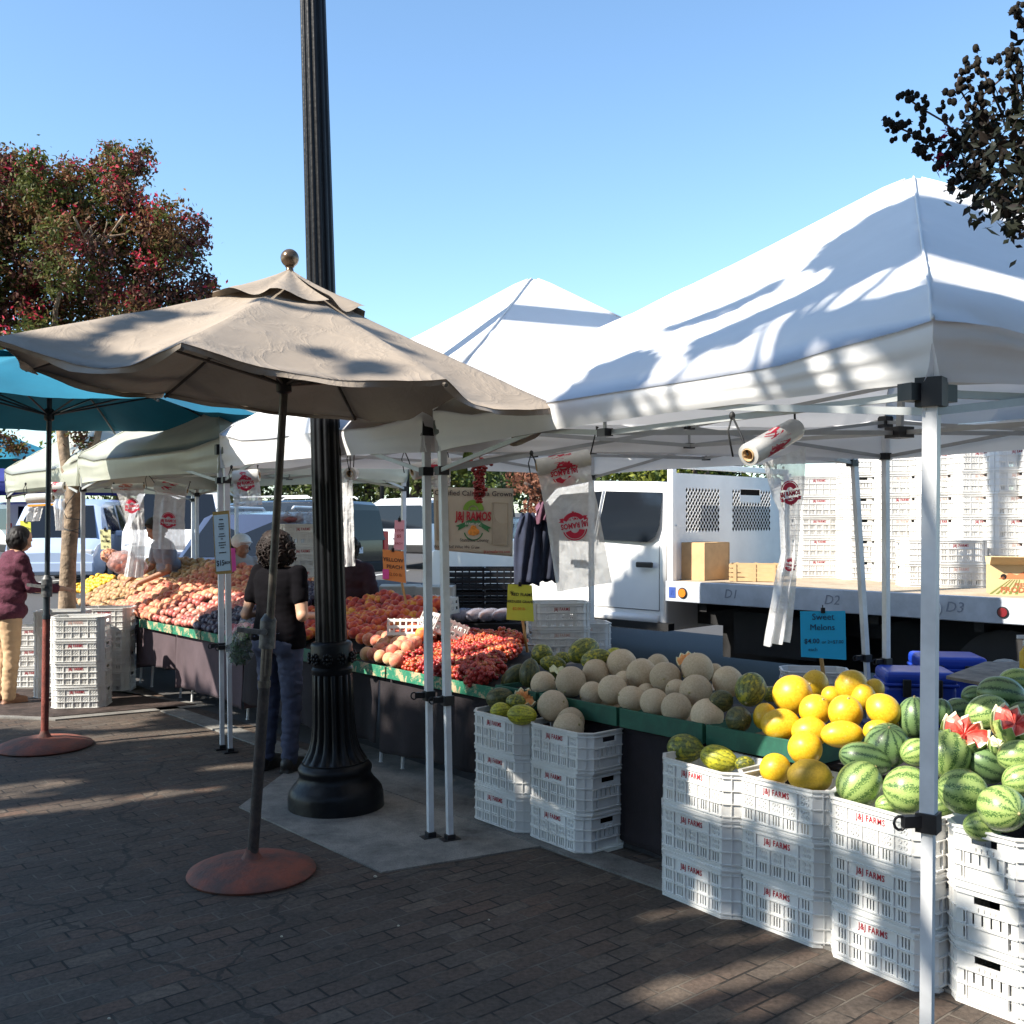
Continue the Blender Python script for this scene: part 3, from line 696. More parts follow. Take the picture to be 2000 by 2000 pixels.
def tray(s0,s1,t1,label,mt,hz=.095):
    c=RC((s0+s1)/2,t1/2,TZ+.006)
    rt=thing('display_tray',label,'tray',c,'painted wooden trays edging the stalls')
    z0=TZ+.009; z1=z0+hz; a,bb_=max(s0,s1),min(s0,s1); w=.014
    def board(name,pts,zz0,zz1):
        b=MB(); b.prism([(p.x,p.y) for p in pts],zz0,zz1); o=b.build(name,mt,rt); bevel(o,.002)
    board('front_board',(RC(a,-.035),RC(bb_,-.035),RC(bb_,-.035+w),RC(a,-.035+w)),z0,z1)
    board('end_board',(RC(a,-.0205),RC(a,t1),RC(a-w,t1),RC(a-w,-.0205)),z0,z1-.003)
    board('end_board',(RC(bb_+w,-.0205),RC(bb_+w,t1),RC(bb_,t1),RC(bb_,-.0205)),z0,z1-.003)
    b=MB(); b.prism([(p.x,p.y) for p in (RC(a-w-.001,-.02),RC(bb_+w+.001,-.02),RC(bb_+w+.001,t1),RC(a-w-.001,t1))],z0,z0+.008); b.build('bottom_board',M_wood,rt)
tray(6.9,6.12,.45,'peeling green tray edge under the leftmost pink nectarines',M_trayA,.075)
tray(6.10,5.5,.45,'peeling green tray under pink nectarines beside the plums',M_trayA,.075)
tray(5.48,4.76,.45,'peeling green tray under the dark plums left of the woman',M_trayA,.075)
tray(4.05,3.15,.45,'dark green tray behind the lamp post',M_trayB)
tray(3.13,2.62,.45,'peeling green tray right of the lamp post under peaches',M_trayA,.075)
tray(2.60,1.95,.45,'peeling green tray in front of the red grapes',M_trayA,.075)
tray(1.93,1.50,.45,'peeling green tray right of the tent legs under grapes',M_trayA,.075)
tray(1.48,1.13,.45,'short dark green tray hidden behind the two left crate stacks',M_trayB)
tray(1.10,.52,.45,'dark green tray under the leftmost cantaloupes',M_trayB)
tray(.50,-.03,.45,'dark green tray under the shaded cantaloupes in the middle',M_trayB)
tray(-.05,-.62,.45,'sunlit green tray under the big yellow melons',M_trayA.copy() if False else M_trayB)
def peach_mat(nm,cols,rough=.65,sc=1.15):
    m,t,b=nt(nm); oc,rv,rn=objrand_vec(t)
    n1=noise_(t,rv,sc,4,.55); r2=math_(t,'MULTIPLY_ADD',rn,.28,-.14); f=math_(t,'ADD',n1,r2)
    k=len(cols); c=ramp(t,f,[(.28+.44*i/(k-1),cc) for i,cc in enumerate(cols)])
    t.links.new(c,b.inputs['Base Color']); b.inputs['Roughness'].default_value=rough
    b.inputs['Sheen Weight'].default_value=.25 if rough>.5 else 0; return m
M_peachp=peach_mat('pale_peach_skin',[(.70,.42,.20),(.66,.30,.16),(.58,.17,.10),(.45,.09,.06)])
# ================= PEOPLE =================
def remesh(b,name,mt,parent,vox,sm=6,disp=0):
    me=bpy.data.meshes.new(name); me.from_pydata([tuple(p) for p in b.v],[],b.f)
    o=bpy.data.objects.new(name,me); C.objects.link(o)
    m=o.modifiers.new('r','REMESH'); m.mode='VOXEL'; m.voxel_size=vox; m.use_smooth_shade=True
    s=o.modifiers.new('s','SMOOTH'); s.factor=.5; s.iterations=sm
    bake(o)
    if disp:
        for v in o.data.vertices:
            n=v.normal; q=v.co; v.co+=n*disp*(noise.noise(V((q.x*9,q.y*9,q.z*26)))+.6*noise.noise(V((q.x*25,q.y*25,q.z*40))))
    o.data.materials.append(mt); o.parent=parent
    if parent: KIDS.setdefault(parent.name,[]).append(o)
    return o
def caps(b,pts,rr,n=14):
    b.tube(pts,rr,n)
    for p,r in zip(pts,rr): b.ell(p,r,n,10)
def loft(b,secs,n=24,back=0):
    vs=[];fs=[];k=len(secs)
    for (z,cx,cy,rx,ry) in secs:
        for j in range(n):
            a=2*PI*j/n; c=math.cos(a); s=math.sin(a)
            vs.append(V((cx+rx*math.copysign(abs(c)**.85,c),cy+ry*math.copysign(abs(s)**.9,s),z)))
    for i in range(k-1):
        for j in range(n): fs.append((i*n+j,i*n+(j+1)%n,(i+1)*n+(j+1)%n,(i+1)*n+j))
    fs+=[tuple(range(n-1,-1,-1)),tuple((k-1)*n+j for j in range(n))]
    b.add(vs,fs)
def hand(b,w,d,side,palm,curl=.6,s=1.0):
    # w wrist point, d forearm dir, palm = palm normal
    d=V(d).normalized(); pn=V(palm); pn=(pn-d*pn.dot(d)).normalized(); ac=d.cross(pn)*side
    c=V(w)+d*.045*s; R=Matrix((ac,d,pn)).transposed()
    b.ell(c,(.040*s,.052*s,.017*s),14,10,R=R)
    for i,(o,L) in enumerate(((-.029,.062),(-.010,.072),(.010,.067),(.028,.052))):
        p=V(w)+d*.085*s+ac*o*s; pts=[p-d*.02*s,p]; dd=d.copy(); ang=0
        for q in range(3):
            ang+=curl*(.5+.35*q); dd=(d*math.cos(ang)+pn*math.sin(ang)).normalized(); p=p+dd*L*s*(.42,.32,.26)[q]; pts.append(p)
        caps(b,pts,[.0105*s,.010*s,.0092*s,.0085*s,.007*s],8)
    p=V(w)+d*.02*s-ac*.030*s; q=p-ac*.028*s+d*.028*s+pn*.012*s; r=q+d*.03*s+pn*.016*s
    caps(b,[p,q,r],[.014*s,.011*s,.0085*s],8)
M_skin=mat('skin_tone',(.50,.28,.18),.55,var=.06,vs=5)
M_skind=mat('brown_skin_tone',(.30,.15,.09),.55,var=.06,vs=5)
M_hair=mat('dark_brown_hair',(.016,.009,.007),.62,spec=.3,var=.4,vs=30)
M_hairb=mat('black_hair',(.007,.005,.005),.6,spec=.3,var=.4,vs=30)
def head(b,c,fw,r=.095):
    # c centre of skull, fw facing direction
    f=V(fw).normalized(); up=V((0,0,1)); rt_=f.cross(up).normalized(); up=rt_.cross(f); R=Matrix((rt_,f,up)).transposed()
    P=lambda x,y,z:c+R@V((x,y,z))*(r/.095)
    b.ell(P(0,-.008,.015),(.075*r/.095,.094*r/.095,.095*r/.095),20,14,R=R); b.ell(P(0,.025,-.055),(.055,.062,.062),16,12,R=R)
    b.ell(P(0,.050,-.092),(.027,.022,.020),12,8,R=R)
    b.tube([P(0,.082,.0),P(0,.106,-.035),P(0,.088,-.048)],[.009,.015,.012],8)
    b.ell(P(0,.083,-.066),(.024,.012,.008),10,6,R=R); b.ell(P(0,.082,-.078),(.020,.011,.007),10,6,R=R)
    for s in(-1,1):
        b.ell(P(s*.076,-.005,-.012),(.010,.020,.031),10,8,R=R); b.ell(P(s*.032,.078,.018),(.022,.012,.008),10,6,R=R); b.ell(P(s*.038,.066,-.03),(.022,.02,.022),10,8,R=R)
    return P,R
# ---- curly haired woman, seen from behind
WP=V((-1.56,6.86,0))
def place(loc,facing):
    f=V((facing[0],facing[1],0)).normalized(); rz=math.atan2(f.y,f.x)-PI/2; return rz
wm=thing('person','woman with dark curly hair, black t-shirt and blue jeans, seen from behind at the plums','person',WP,'shoppers and vendors',place(WP,(.45,.89)))
sh=V((0,0,0))
b=MB()
P,R=head(b,V((-.01,.03,1.50)),(-.35,1,-.15),.092)
caps(b,[(0,-.01,1.33),(-.005,.01,1.42)],[.052,.05]); 
loft(b,[(.84,0,0,.165,.115),(.92,0,-.005,.185,.125),(1.0,0,0,.160,.105),(1.08,0,.005,.145,.098),(1.18,0,0,.158,.105),(1.28,0,-.005,.172,.100),(1.34,0,-.005,.150,.075),(1.375,0,0,.06,.05)])
for s in(-1,1):
    caps(b,[(s*.088,0,.86),(s*.092,.012,.46),(s*.098,-.01,.09)],[.088,.055,.036])
    b.ell((s*.088,-.045,.86),(.085,.075,.095),14,10)
    b.ell((s*.10,.05,.045),(.036,.105,.035),12,8)
    el=(-.235,-.055,1.045) if s<0 else (.235,-.05,1.05); wr=(-.15,.17,1.02) if s<0 else (.17,.18,1.03)
    caps(b,[(s*.165,-.005,1.325),el,wr],[.052,.041,.027]); 
    hand(b,wr,(V(wr)-V(el)),s,(-s*.6,.2,-.7),.55,.92)
body=remesh(b,'body',M_skin,wm,.0075,4); 
b=MB()
loft(b,[(.825,0,0,.192,.135),(.90,0,-.006,.198,.140),(1.0,0,0,.180,.120),(1.08,0,.005,.166,.114),(1.18,0,0,.174,.119),(1.28,0,-.005,.186,.114),(1.335,0,-.005,.168,.090),(1.362,0,0,.105,.066)])
for s in(-1,1):
    el=V((-.235,-.055,1.045) if s<0 else (.235,-.05,1.05)); sho=V((s*.165,-.005,1.325)); m=sho.lerp(el,.60)
    caps(b,[sho,m],[.060,.054])
b.ell((0,-.07,1.19),(.13,.055,.12),14,10)
remesh(b,'tshirt',mat('black_jersey',(.004,.0035,.005),.95,var=.15,vs=8,spec=.1),wm,.009,5,.004)
b=MB()
loft(b,[(.80,0,0,.170,.125),(.86,0,-.01,.187,.138),(.93,0,-.008,.183,.130),(.965,0,0,.172,.118)])
for s in(-1,1):
    caps(b,[(s*.088,0,.86),(s*.093,.016,.47),(s*.099,-.012,.10)],[.096,.068,.056]); b.ell((s*.086,-.05,.855),(.088,.082,.10),14,10)
remesh(b,'jeans',mat('blue_denim',(.040,.047,.085),.9,col2=(.060,.070,.115),vs=6,bump=.2,bs=150),wm,.009,3,.009)
for s in(-1,1):
    b=MB(); b.ell((s*.10,.045,.048),(.043,.125,.045),16,10); b.ell((s*.10,-.04,.06),(.044,.05,.055),14,10); b.box((s*.10,.04,.012),(.078,.235,.024))
    remesh(b,'shoe',mat('black_leather',(.014,.013,.013),.5),wm,.008,3)
# curly hair : core volume + many curls
b=MB(); hc=V((-.012,-.005,1.515)); rr=random.Random(3)
b.ell(hc+V((0,-.01,.0)),(.112,.105,.105),18,12); b.ell(hc+V((0,-.03,-.075)),(.125,.085,.07),18,12)
for i in range(430):
    q=V((rr.gauss(0,1),rr.gauss(0,1),rr.gauss(0,1))).normalized()
    if q.y>.55 and q.z<.35: continue
    k=1+ .38*max(0,-q.z)*(1-abs(q.y)*.3); base=hc+V((q.x*.118*k*rr.uniform(.85,1.12),q.y*.112-.012,q.z*.118-.018))
    ax=q.orthogonal().normalized(); ax2=q.cross(ax); r0=rr.uniform(.012,.024); dr=V((rr.uniform(-.4,.4),rr.uniform(-.4,.2),-1)).normalized(); ln=rr.uniform(.02,.05)
    pts=[base+dr*(j/9*ln)+ (ax*math.cos(j*.95)+ax2*math.sin(j*.95))*r0*.8 for j in range(10)]
    b.tube(pts,[.0055]*9+[.002],5)
b.build('curly_hair',M_hair,wm,smooth=True,local=True)
# produce bag in her left hand
p=V((-1.80,6.92,.985)); b=MB()
def bagf(a,q): 
    an=a*2*PI; w=.02+.075*math.sin(PI*min(1,q*.82+.02))**.8*(1+.15*math.sin(an*5+q*7)); return p+V((w*math.cos(an)-.05*q,w*.7*math.sin(an),.02-.30*q))
b.grid(bagf,28,14); bagm=mat('thin_clear_plastic',(.75,.78,.76),.25,trans=.3)
def clear(nm,alpha,col=(.82,.83,.83),rough=.22):
    m,t,bb_=nt(nm); bb_.inputs['Base Color'].default_value=(*col,1); bb_.inputs['Roughness'].default_value=rough
    tr=N_(t,'ShaderNodeBsdfTransparent'); tl=N_(t,'ShaderNodeBsdfTranslucent'); tl.inputs[0].default_value=(*col,1)
    m1=N_(t,'ShaderNodeMixShader'); m1.inputs[0].default_value=.35; m2=N_(t,'ShaderNodeMixShader')
    co=N_(t,'ShaderNodeTexCoord').outputs['Object']; nz=noise_(t,co,14,5,.6,1.5); 
    a=math_(t,'MULTIPLY_ADD',nz,.5,alpha-.25); t.links.new(a,m2.inputs[0])
    bump_(t,bb_,nz,.8,.02)
    t.links.new(bb_.outputs[0],m1.inputs[1]); t.links.new(tl.outputs[0],m1.inputs[2]); t.links.new(tr.outputs[0],m2.inputs[1]); t.links.new(m1.outputs[0],m2.inputs[2]); t.links.new(m2.outputs[0],t.nodes['Material Output'].inputs[0]); return m
M_clear=clear('clear_produce_bag',.16); M_film=clear('printed_plastic_film',.74,(.80,.80,.80),.25)
pb=thing('produce_bag','clear plastic bag of green vegetables held by the curly haired woman','bag',p)
b.build('plastic_film',M_clear,pb,smooth=True)
b=MB()
for i in range(520):
    a=rr.uniform(0,6.28); q=rr.uniform(.2,.97); w=(.075*math.sin(PI*min(1,q*.82+.02))**.8)*rr.uniform(.2,.92); c=p+V((w*math.cos(a)-.05*q,w*.7*math.sin(a),.02-.30*q)); d=V((rr.uniform(-1,1),rr.uniform(-1,1),rr.uniform(-1,1)))*.03; e=d.orthogonal().normalized()*.012
    b.add([c-d,c+e,c+d,c-e],[(0,1,2,3)])
b.build('greens',mat('leafy_greens',(.03,.10,.02),.6,var=.5,vs=40),pb)
def simple_person(loc,facing,label,shirt,skin,hairm,h=1.68,sleeve=.55,lean=.0,arms=None,pants=None,hair='short',upto=0.0,shirtcol2=None,shoes=None,cap=None,bulk=1.0):
    k=h/1.68; rt=thing('person',label,'person',loc,'shoppers and vendors',place(loc,facing))
    def Q(x,y,z): 
        z*=k; yy=y+(max(0,z-.9)*lean); return V((x,yy,z))
    b=MB(); P,R=head(b,Q(0,.03,1.52),(0,1,-.25-lean),.092)
    caps(b,[Q(0,0,1.35),Q(0,.01,1.44)],[.05,.05]); K=bulk
    for z,rx,ry in ((.9,.16,.11),(1.05,.14,.10),(1.2,.155,.105),(1.31,.15,.09)): b.ell(Q(0,0,z),(rx*K,ry*K,.12),18,12)
    arms=arms or [((-.24,-.03,1.06),(-.17,.2,1.0)),((.24,-.03,1.06),(.17,.2,1.0))]
    A=[]
    for s,(el,wr) in zip((-1,1),arms):
        el=Q(*el);wr=Q(*wr); A.append((s,el,wr)); caps(b,[Q(s*.165,0,1.33),el,wr],[.05,.04,.027]); hand(b,wr,wr-el,s,(-s*.3,0,-1),.6,.9)
        caps(b,[Q(s*.09,0,.86),Q(s*.09,.015,.46),Q(s*.09,-.01,.09)],[.085,.055,.038]); b.ell(Q(s*.09,.05,.04),(.036,.11,.032),12,8)
    remesh(b,'body',skin,rt,.011,4)
    b=MB()
    for z,rx,ry in ((.86,.205,.155),(1.0,.185,.140),(1.12,.172,.128),(1.24,.178,.12),(1.31,.165,.10)): b.ell(Q(0,0,z),(rx*K,ry*K,.12),18,12)
    for s,el,wr in A:
        sh_=Q(s*.165,0,1.33)
        if sleeve>1: caps(b,[sh_,el,el.lerp(wr,sleeve-1)],[.068,.058,.045])
        else: caps(b,[sh_,sh_.lerp(el,sleeve)],[.068,.062])
    remesh(b,'shirt',shirt,rt,.012,4,.008)
    b=MB(); b.ell(Q(0,0,.86),(.18*K,.135*K,.10),18,12)
    for s in(-1,1): caps(b,[Q(s*.088,0,.86),Q(s*.092,.015,.47),Q(s*.092,-.01,.09)],[.10*K,.072,.062])
    remesh(b,'trousers',pants or M_dark,rt,.012,3,.008)
    for s in(-1,1):
        b=MB(); b.ell(Q(s*.092,.045,.045),(.042,.12,.04),14,8); b.box(Q(s*.092,.04,.012),(.075,.23,.024)); remesh(b,'shoe',shoes or M_dark,rt,.010,3)
    b=MB(); hc=Q(0,.02,1.545)
    b.ell(hc+V((0,-.022,.012)),(.094,.098,.092),18,12); b.ell(hc+V((0,-.05,-.05)),(.085,.06,.06),16,10)
    if hair=='bob': b.ell(hc+V((0,-.035,-.045)),(.115,.085,.095),18,12)
    r5=random.Random(int(loc[0]*100))
    for i in range(120 if hair=='bob' else 60):
        q=V((r5.gauss(0,1),-abs(r5.gauss(0,1)),r5.gauss(0,1))).normalized(); c=hc+V((q.x*.105,q.y*.10-.02,q.z*.095)); b.tube([c,c+V((q.x*.012,q.y*.012,-.03)),c+V((0,0,-.055))],[.007,.006,.002],5)
    remesh(b,'hair',hairm,rt,.007,1) 
    if cap:
        b=MB(); b.ell(hc+V((0,-.005,.025)),(.104,.108,.088),18,12); b.ell(hc+V((0,.11,.02)),(.07,.08,.012),16,8); remesh(b,'cap',cap,rt,.008,2)
    return rt
M_maroon=mat('maroon_knit',(.085,.018,.035),.95,var=.25,vs=60,bump=.4,bs=90)
M_khaki=mat('khaki_twill',(.50,.33,.19),.9,var=.1,vs=5)
simple_person((-4.62,9.35,0),(.70,.72),'woman in a maroon sweater and tan trousers reaching for fruit at the left edge',M_maroon,M_skin,M_hairb,1.66,1.75,.18,[((-.24,.05,1.10),(-.15,.32,1.02)),((.20,.12,1.08),(.17,.42,1.05))],M_khaki,'bob',shoes=mat('brown_sandal',(.22,.10,.05),.6),bulk=1.12)
simple_person((-5.35,10.35,0),(.9,.5),'dark haired person at the extreme left edge, almost cut off',M_dark,M_skin,M_hairb,1.68,.5,0,None,M_dark,'bob')
simple_person((-3.72,11.30,.04),(-.75,-.6),'vendor in a grey t-shirt and black cap leaning behind the nectarines',mat('grey_jersey',(.17,.17,.20),.9,var=.1),M_skind,M_hairb,1.70,.6,.30,[((-.24,.10,1.08),(-.12,.42,.95)),((.26,.10,1.10),(.16,.40,.98))],M_dark,'short',cap=mat('black_cap',(.012,.012,.012),.8))
simple_person((-2.86,10.70,.03),(.6,-.7),'vendor in grey with a white cap and red strap behind the price card',mat('pale_grey_shirt',(.33,.31,.30),.9),M_skind,M_hairb,1.52,.6,.1,[((-.25,.02,1.0),(-.10,.15,.85)),((.25,.02,1.0),(.05,.2,1.05))],M_dark,'short',cap=mat('white_cap',(.6,.6,.6),.8))
simple_person((-1.36,8.85,0),(-.45,-.8),'vendor in a dark maroon shirt standing behind the lamp post',mat('dark_maroon_shirt',(.028,.008,.012),.9,var=.2),M_skind,M_hairb,1.58,.75,.16,[((-.25,.03,1.02),(-.12,.28,.86)),((.30,-.02,1.03),(.22,.2,.85))],M_dark,'short',bulk=1.2)
# ================= PLASTIC BAG ROLLS =================
def badge(b,o,x,y,w,ink_i=0,txt='J&J RAMOS',mirror=False):
    # round farm badge made of an arch, name, ribbon; x,y unit vectors; w = width
    z=x.cross(y).normalized()
    def P(u,v,h=.0012): return o+x*(u*w)+y*(v*w)+z*h
    def band(r0,r1,a0,a1,cy,n=14):
        vs=[];fs=[]
        for k in range(n+1):
            a=a0+(a1-a0)*k/n; vs+= [P(r0*math.cos(a),cy+r0*math.sin(a)),P(r1*math.cos(a),cy+r1*math.sin(a))]
        for k in range(n): fs.append((k*2,k*2+1,k*2+3,k*2+2))
        b.add(vs,fs)
    band(.36,.40,.2,PI-.2,.16); band(.14,.33,.25,PI-.25,.17)
    b.text(txt,w*.24,(P(0,.06,0),x,y),bold=.04,sx=.78,h=.0016)
    band(.26,.40,PI+.5,2*PI-.5,.04); b.add([P(-.5,-.10),P(-.33,-.06),P(-.33,-.22),P(-.46,-.2),P(-.42,-.14)],[(0,1,2,3,4)]); b.add([P(.5,-.10),P(.33,-.06),P(.33,-.22),P(.46,-.2),P(.42,-.14)],[(0,4,3,2,1)])
    for k in range(7): a=2*PI*k/7; b.add([P(0,-.27),P(.12*math.cos(a)-.03,-.27+.12*math.sin(a)),P(.13*math.cos(a+.4),-.27+.13*math.sin(a+.4))],[(0,1,2)])
    b.text('FARMS, INC.',w*.10,(P(0,-.145,.0),x,y),bold=.02,h=.002)
M_film2=M_film
M_redf=mat('red_print_on_film',(.60,.03,.07),.5,trans=.3); M_wprint=mat('brown_print',(.45,.12,.08),.6)
def bag_roll(a,b_,r,label,drop=None,hook=None,txtr=True,badges=((.7,True),),core=True,ink=None,yb=False,seed=0):
    # a,b_: roll end centres ; drop: list of (left,right) points of hanging film at successive heights
    a=V(a); b_=V(b_); rt=thing('plastic_bag_roll',label,'bag roll',((a+b_)/2),'rolls of produce bags hanging from the tents')
    ax=(b_-a).normalized(); m=MB(); n=28; L=(b_-a).length
    u=ax.orthogonal().normalized(); w=ax.cross(u)
    vs=[];fs=[]; rings=[(0,.022),(0.002,r*.96),(.008,r),(L*.5,r*1.01),(L-.008,r),(L-.002,r*.96),(L,.022),(L*.5,.02)]
    for (d,rr_) in rings:
        for j in range(n): t=2*PI*j/n; vs.append(a+ax*d+(u*math.cos(t)+w*math.sin(t))*rr_*(1+.02*math.sin(t*3+seed)))
    for i in range(len(rings)):
        for j in range(n): i2=(i+1)%len(rings); fs.append((i*n+j,i*n+(j+1)%n,i2*n+(j+1)%n,i2*n+j))
    m.add(vs,fs); m.build('roll',mat('rolled_film',(.66,.65,.62),.3,var=.08,vs=20,coat=.3,trans=.25),rt,smooth=.8)
    m=MB(); m.tube([a+ax*-.003,b_+ax*.003],.019,16,cap=False); o=m.build('cardboard_core',M_card,rt,smooth=True); solid(o,.003)
    # smeared red print wrapped on the roll
    if txtr:
        m=MB(); r3=random.Random(seed)
        for k in range(26):
            d0=L*(.5+r3.uniform(-.27,.0)); d1=d0+L*r3.uniform(.08,.26); t0=r3.uniform(-1.5,1.5)-PI/2; 
            zd=V((0,-1,.2)); zz=(zd-ax*zd.dot(ax)).normalized(); yy=ax.cross(zz)
            pts=[a+ax*(d0+(d1-d0)*f)+(zz*math.cos(t0+PI/2+.5*f*math.sin(k))+yy*math.sin(t0+PI/2+.5*f*math.sin(k)))*(r*1.012) for f in (0,.25,.5,.75,1)]
            wd=r3.uniform(.002,.006)
            for q in range(4):
                t_=(pts[q+1]-pts[q]); nn=(pts[q]-(a+ax*((pts[q]-a).dot(ax)))).normalized(); s_=t_.cross(nn).normalized()*wd
                m.add([pts[q]-s_,pts[q]+s_,pts[q+1]+s_,pts[q+1]-s_],[(0,1,2,3)])
        m.build('red_print',ink or M_redf,rt)
    if drop:
        m=MB(); rows=len(drop)
        def sh_(aa,q):
            f=q*(rows-1); i=min(rows-2,int(f)); f-=i; f=f*f*(3-2*f)*.5+f*.5
            l=V(drop[i][0]).lerp(V(drop[i+1][0]),f); r_=V(drop[i][1]).lerp(V(drop[i+1][1]),f); p=l.lerp(r_,aa)
            k=.35/(max(.1,(r_-l).length))
            p+=V((0,1,0))*(.014*math.sin(aa*14+seed+q*1.5)*q*k*.6+.012*noise.noise(V((aa*5,q*9,seed)))+.006*math.sin(aa*31+q*3)*q)
            return p
        m.grid(sh_,34,46); rows_=m
        if yb: pass
        f=m.build('hanging_film',M_film,rt,smooth=True)
        for (q,up) in badges:
            l=sh_(0,q); r_=sh_(1,q); l2=sh_(0,max(0,q-.03)); cx_=sh_(.5,q); x=(r_-l); wd=x.length; x.normalize(); yv=(sh_(.5,max(0,q-.05))-sh_(.5,min(1,q+.05))).normalized(); yv=(yv-x*yv.dot(x)).normalized()
            o_=cx_+V((0,-.016,0)); m=MB()
            if up: badge(m,o_,x*1,yv,min(wd*.72,.15))
            else:  badge(m,o_,-x,-yv if False else yv*-1,min(wd*.72,.15))
            # follow the film surface loosely
            m.build('badge_print',M_redf,rt)
    # cords
    top=hook or ((a+b_)/2+V((0,0,.3)))
    m=MB()
    hs=hook if isinstance(hook,(list,tuple)) else [top,top]
    m.tube([a,a.lerp(V(hs[0]),.5)+V((.004,0,0)),V(hs[0])],.0035,6); m2_=MB(); m2_.tube([b_,V(hs[1]),V(hs[1])+V((.004,0,.012))],[.0035,.0035,.009],6); m2_.build('cord',M_wire,rt,smooth=True); m.tube([V(hs[0]),V(hs[0])+V((-.015,-.01,-.05)),V(hs[0])+V((.0,-.012,-.13))],.003,6)
    for h_ in hs[:1]: m.ell(V(h_),(.010,.010,.014),8,6)
    m.build('cord',M_wire,rt,smooth=True)
    return rt
y1=3.22
bag_roll(at(1461,889,y1-.12),at(1553,838,y1+.06),.036,'bag roll hanging aslant under the nearest tent, its film twisted into a long strip',
  drop=[(at(1490,905,y1),at(1574,872,y1+.06)),(at(1506,960,y1),at(1572,945,y1+.05)),(at(1524,1000,y1),at(1565,1000,y1+.05)),(at(1528,1080,y1),at(1558,1090,y1+.03)),(at(1512,1160,y1),at(1552,1165,y1+.03)),(at(1494,1262,y1),at(1540,1254,y1))],
  hook=[at(1430,812,y1),at(1552,803,y1+.05)],badges=((.27,True),(.66,True)),seed=1)
y2=5.0
bag_roll(at(1048,913,y2),at(1152,893,y2+.02),.042,'bag roll with a wide printed bag hanging flat in front of the truck cab',
  drop=[(at(1050,922,y2),at(1150,905,y2)),(at(1065,1000,y2),at(1167,985,y2)),(at(1088,1156,y2),at(1195,1138,y2))],
  hook=[at(1038,885,y2),at(1165,838,y2)],badges=((.05,False),(.62,False)),seed=2)
y3=5.9
bag_roll(at(805,922,y3),at(878,905,y3+.1),.047,'short bag roll half hidden behind the two tent legs beside the grapes',
  drop=[(at(822,930,y3),at(880,915,y3)),(at(835,957,y3),at(880,950,y3))],hook=[at(790,880,y3),at(872,870,y3)],badges=(),seed=3)
y4=7.0
bag_roll(at(456,932,y4),at(507,928,y4),.045,'bag roll on the right side of the paired tent legs above the woman',
  drop=[(at(456,938,y4),at(506,932,y4)),(at(456,990,y4),at(512,986,y4))],hook=[at(452,912,y4),at(503,912,y4)],badges=((.25,True),),seed=4)
y5=8.9
bag_roll(at(304,947,y5),at(366,959,y5),.05,'bag roll with a wide bag hanging in front of the vendor in grey',
  drop=[(at(304,950,y5),at(363,962,y5)),(at(299,1010,y5),at(360,1015,y5)),(at(297,1072,y5),at(361,1074,y5))],hook=[at(288,925,y5),at(371,943,y5)],badges=((.58,True),),seed=5)
y6=9.2
bag_roll(at(220,952,y6),at(281,950,y6),.03,'narrow bag strip twisted and hanging right of the tree trunk',
  drop=[(at(224,950,y6),at(281,948,y6)),(at(243,1010,y6),at(281,1008,y6)),(at(254,1050,y6),at(282,1050,y6)),(at(241,1126,y6),at(279,1129,y6))],hook=[at(222,945,y6),at(280,945,y6)],badges=((.22,True),),seed=6,ink=M_wprint)
y7=9.6
bag_roll(at(98,952,y7),at(126,952,y7),.05,'bag roll with red film pressed against the left of the tree trunk',
  drop=[(at(100,960,y7),at(127,960,y7)),(at(108,1036,y7),at(124,1036,y7))],hook=[at(98,944,y7),at(126,944,y7)],badges=(),seed=7)
bag_roll(at(53,974,y7-.2),at(104,972,y7-.2),.046,'white bag roll with an orange band hanging above the maroon sweater',
  drop=[(at(53,985,y7-.2),at(86,985,y7-.2)),(at(51,1019,y7-.2),at(79,1017,y7-.2))],hook=[at(50,945,y7-.2),at(100,948,y7-.2)],badges=(),txtr=False,seed=8)
m=MB(); a=at(54,988,y7-.26); c=at(104,985,y7-.26); m.bar(a,c,.01,.018); rr_=[o for o in bpy.data.objects if o.name.startswith('plastic_bag_roll')][-1]
m.build('orange_band',mat('orange_tape',(.8,.33,.03),.5),rr_)
y9=6.3
bag_roll(at(683,925,y9),at(690,925,y9+.3),.04,'bag roll seen end on at the right side of the lamp post',
  drop=[(at(664,925,y9+.1),at(688,920,y9)),(at(664,1020,y9+.1),at(691,1010,y9)),(at(666,1108,y9+.1),at(694,1105,y9))],hook=[at(683,880,y9),at(692,880,y9+.2)],badges=(),txtr=False,seed=9)
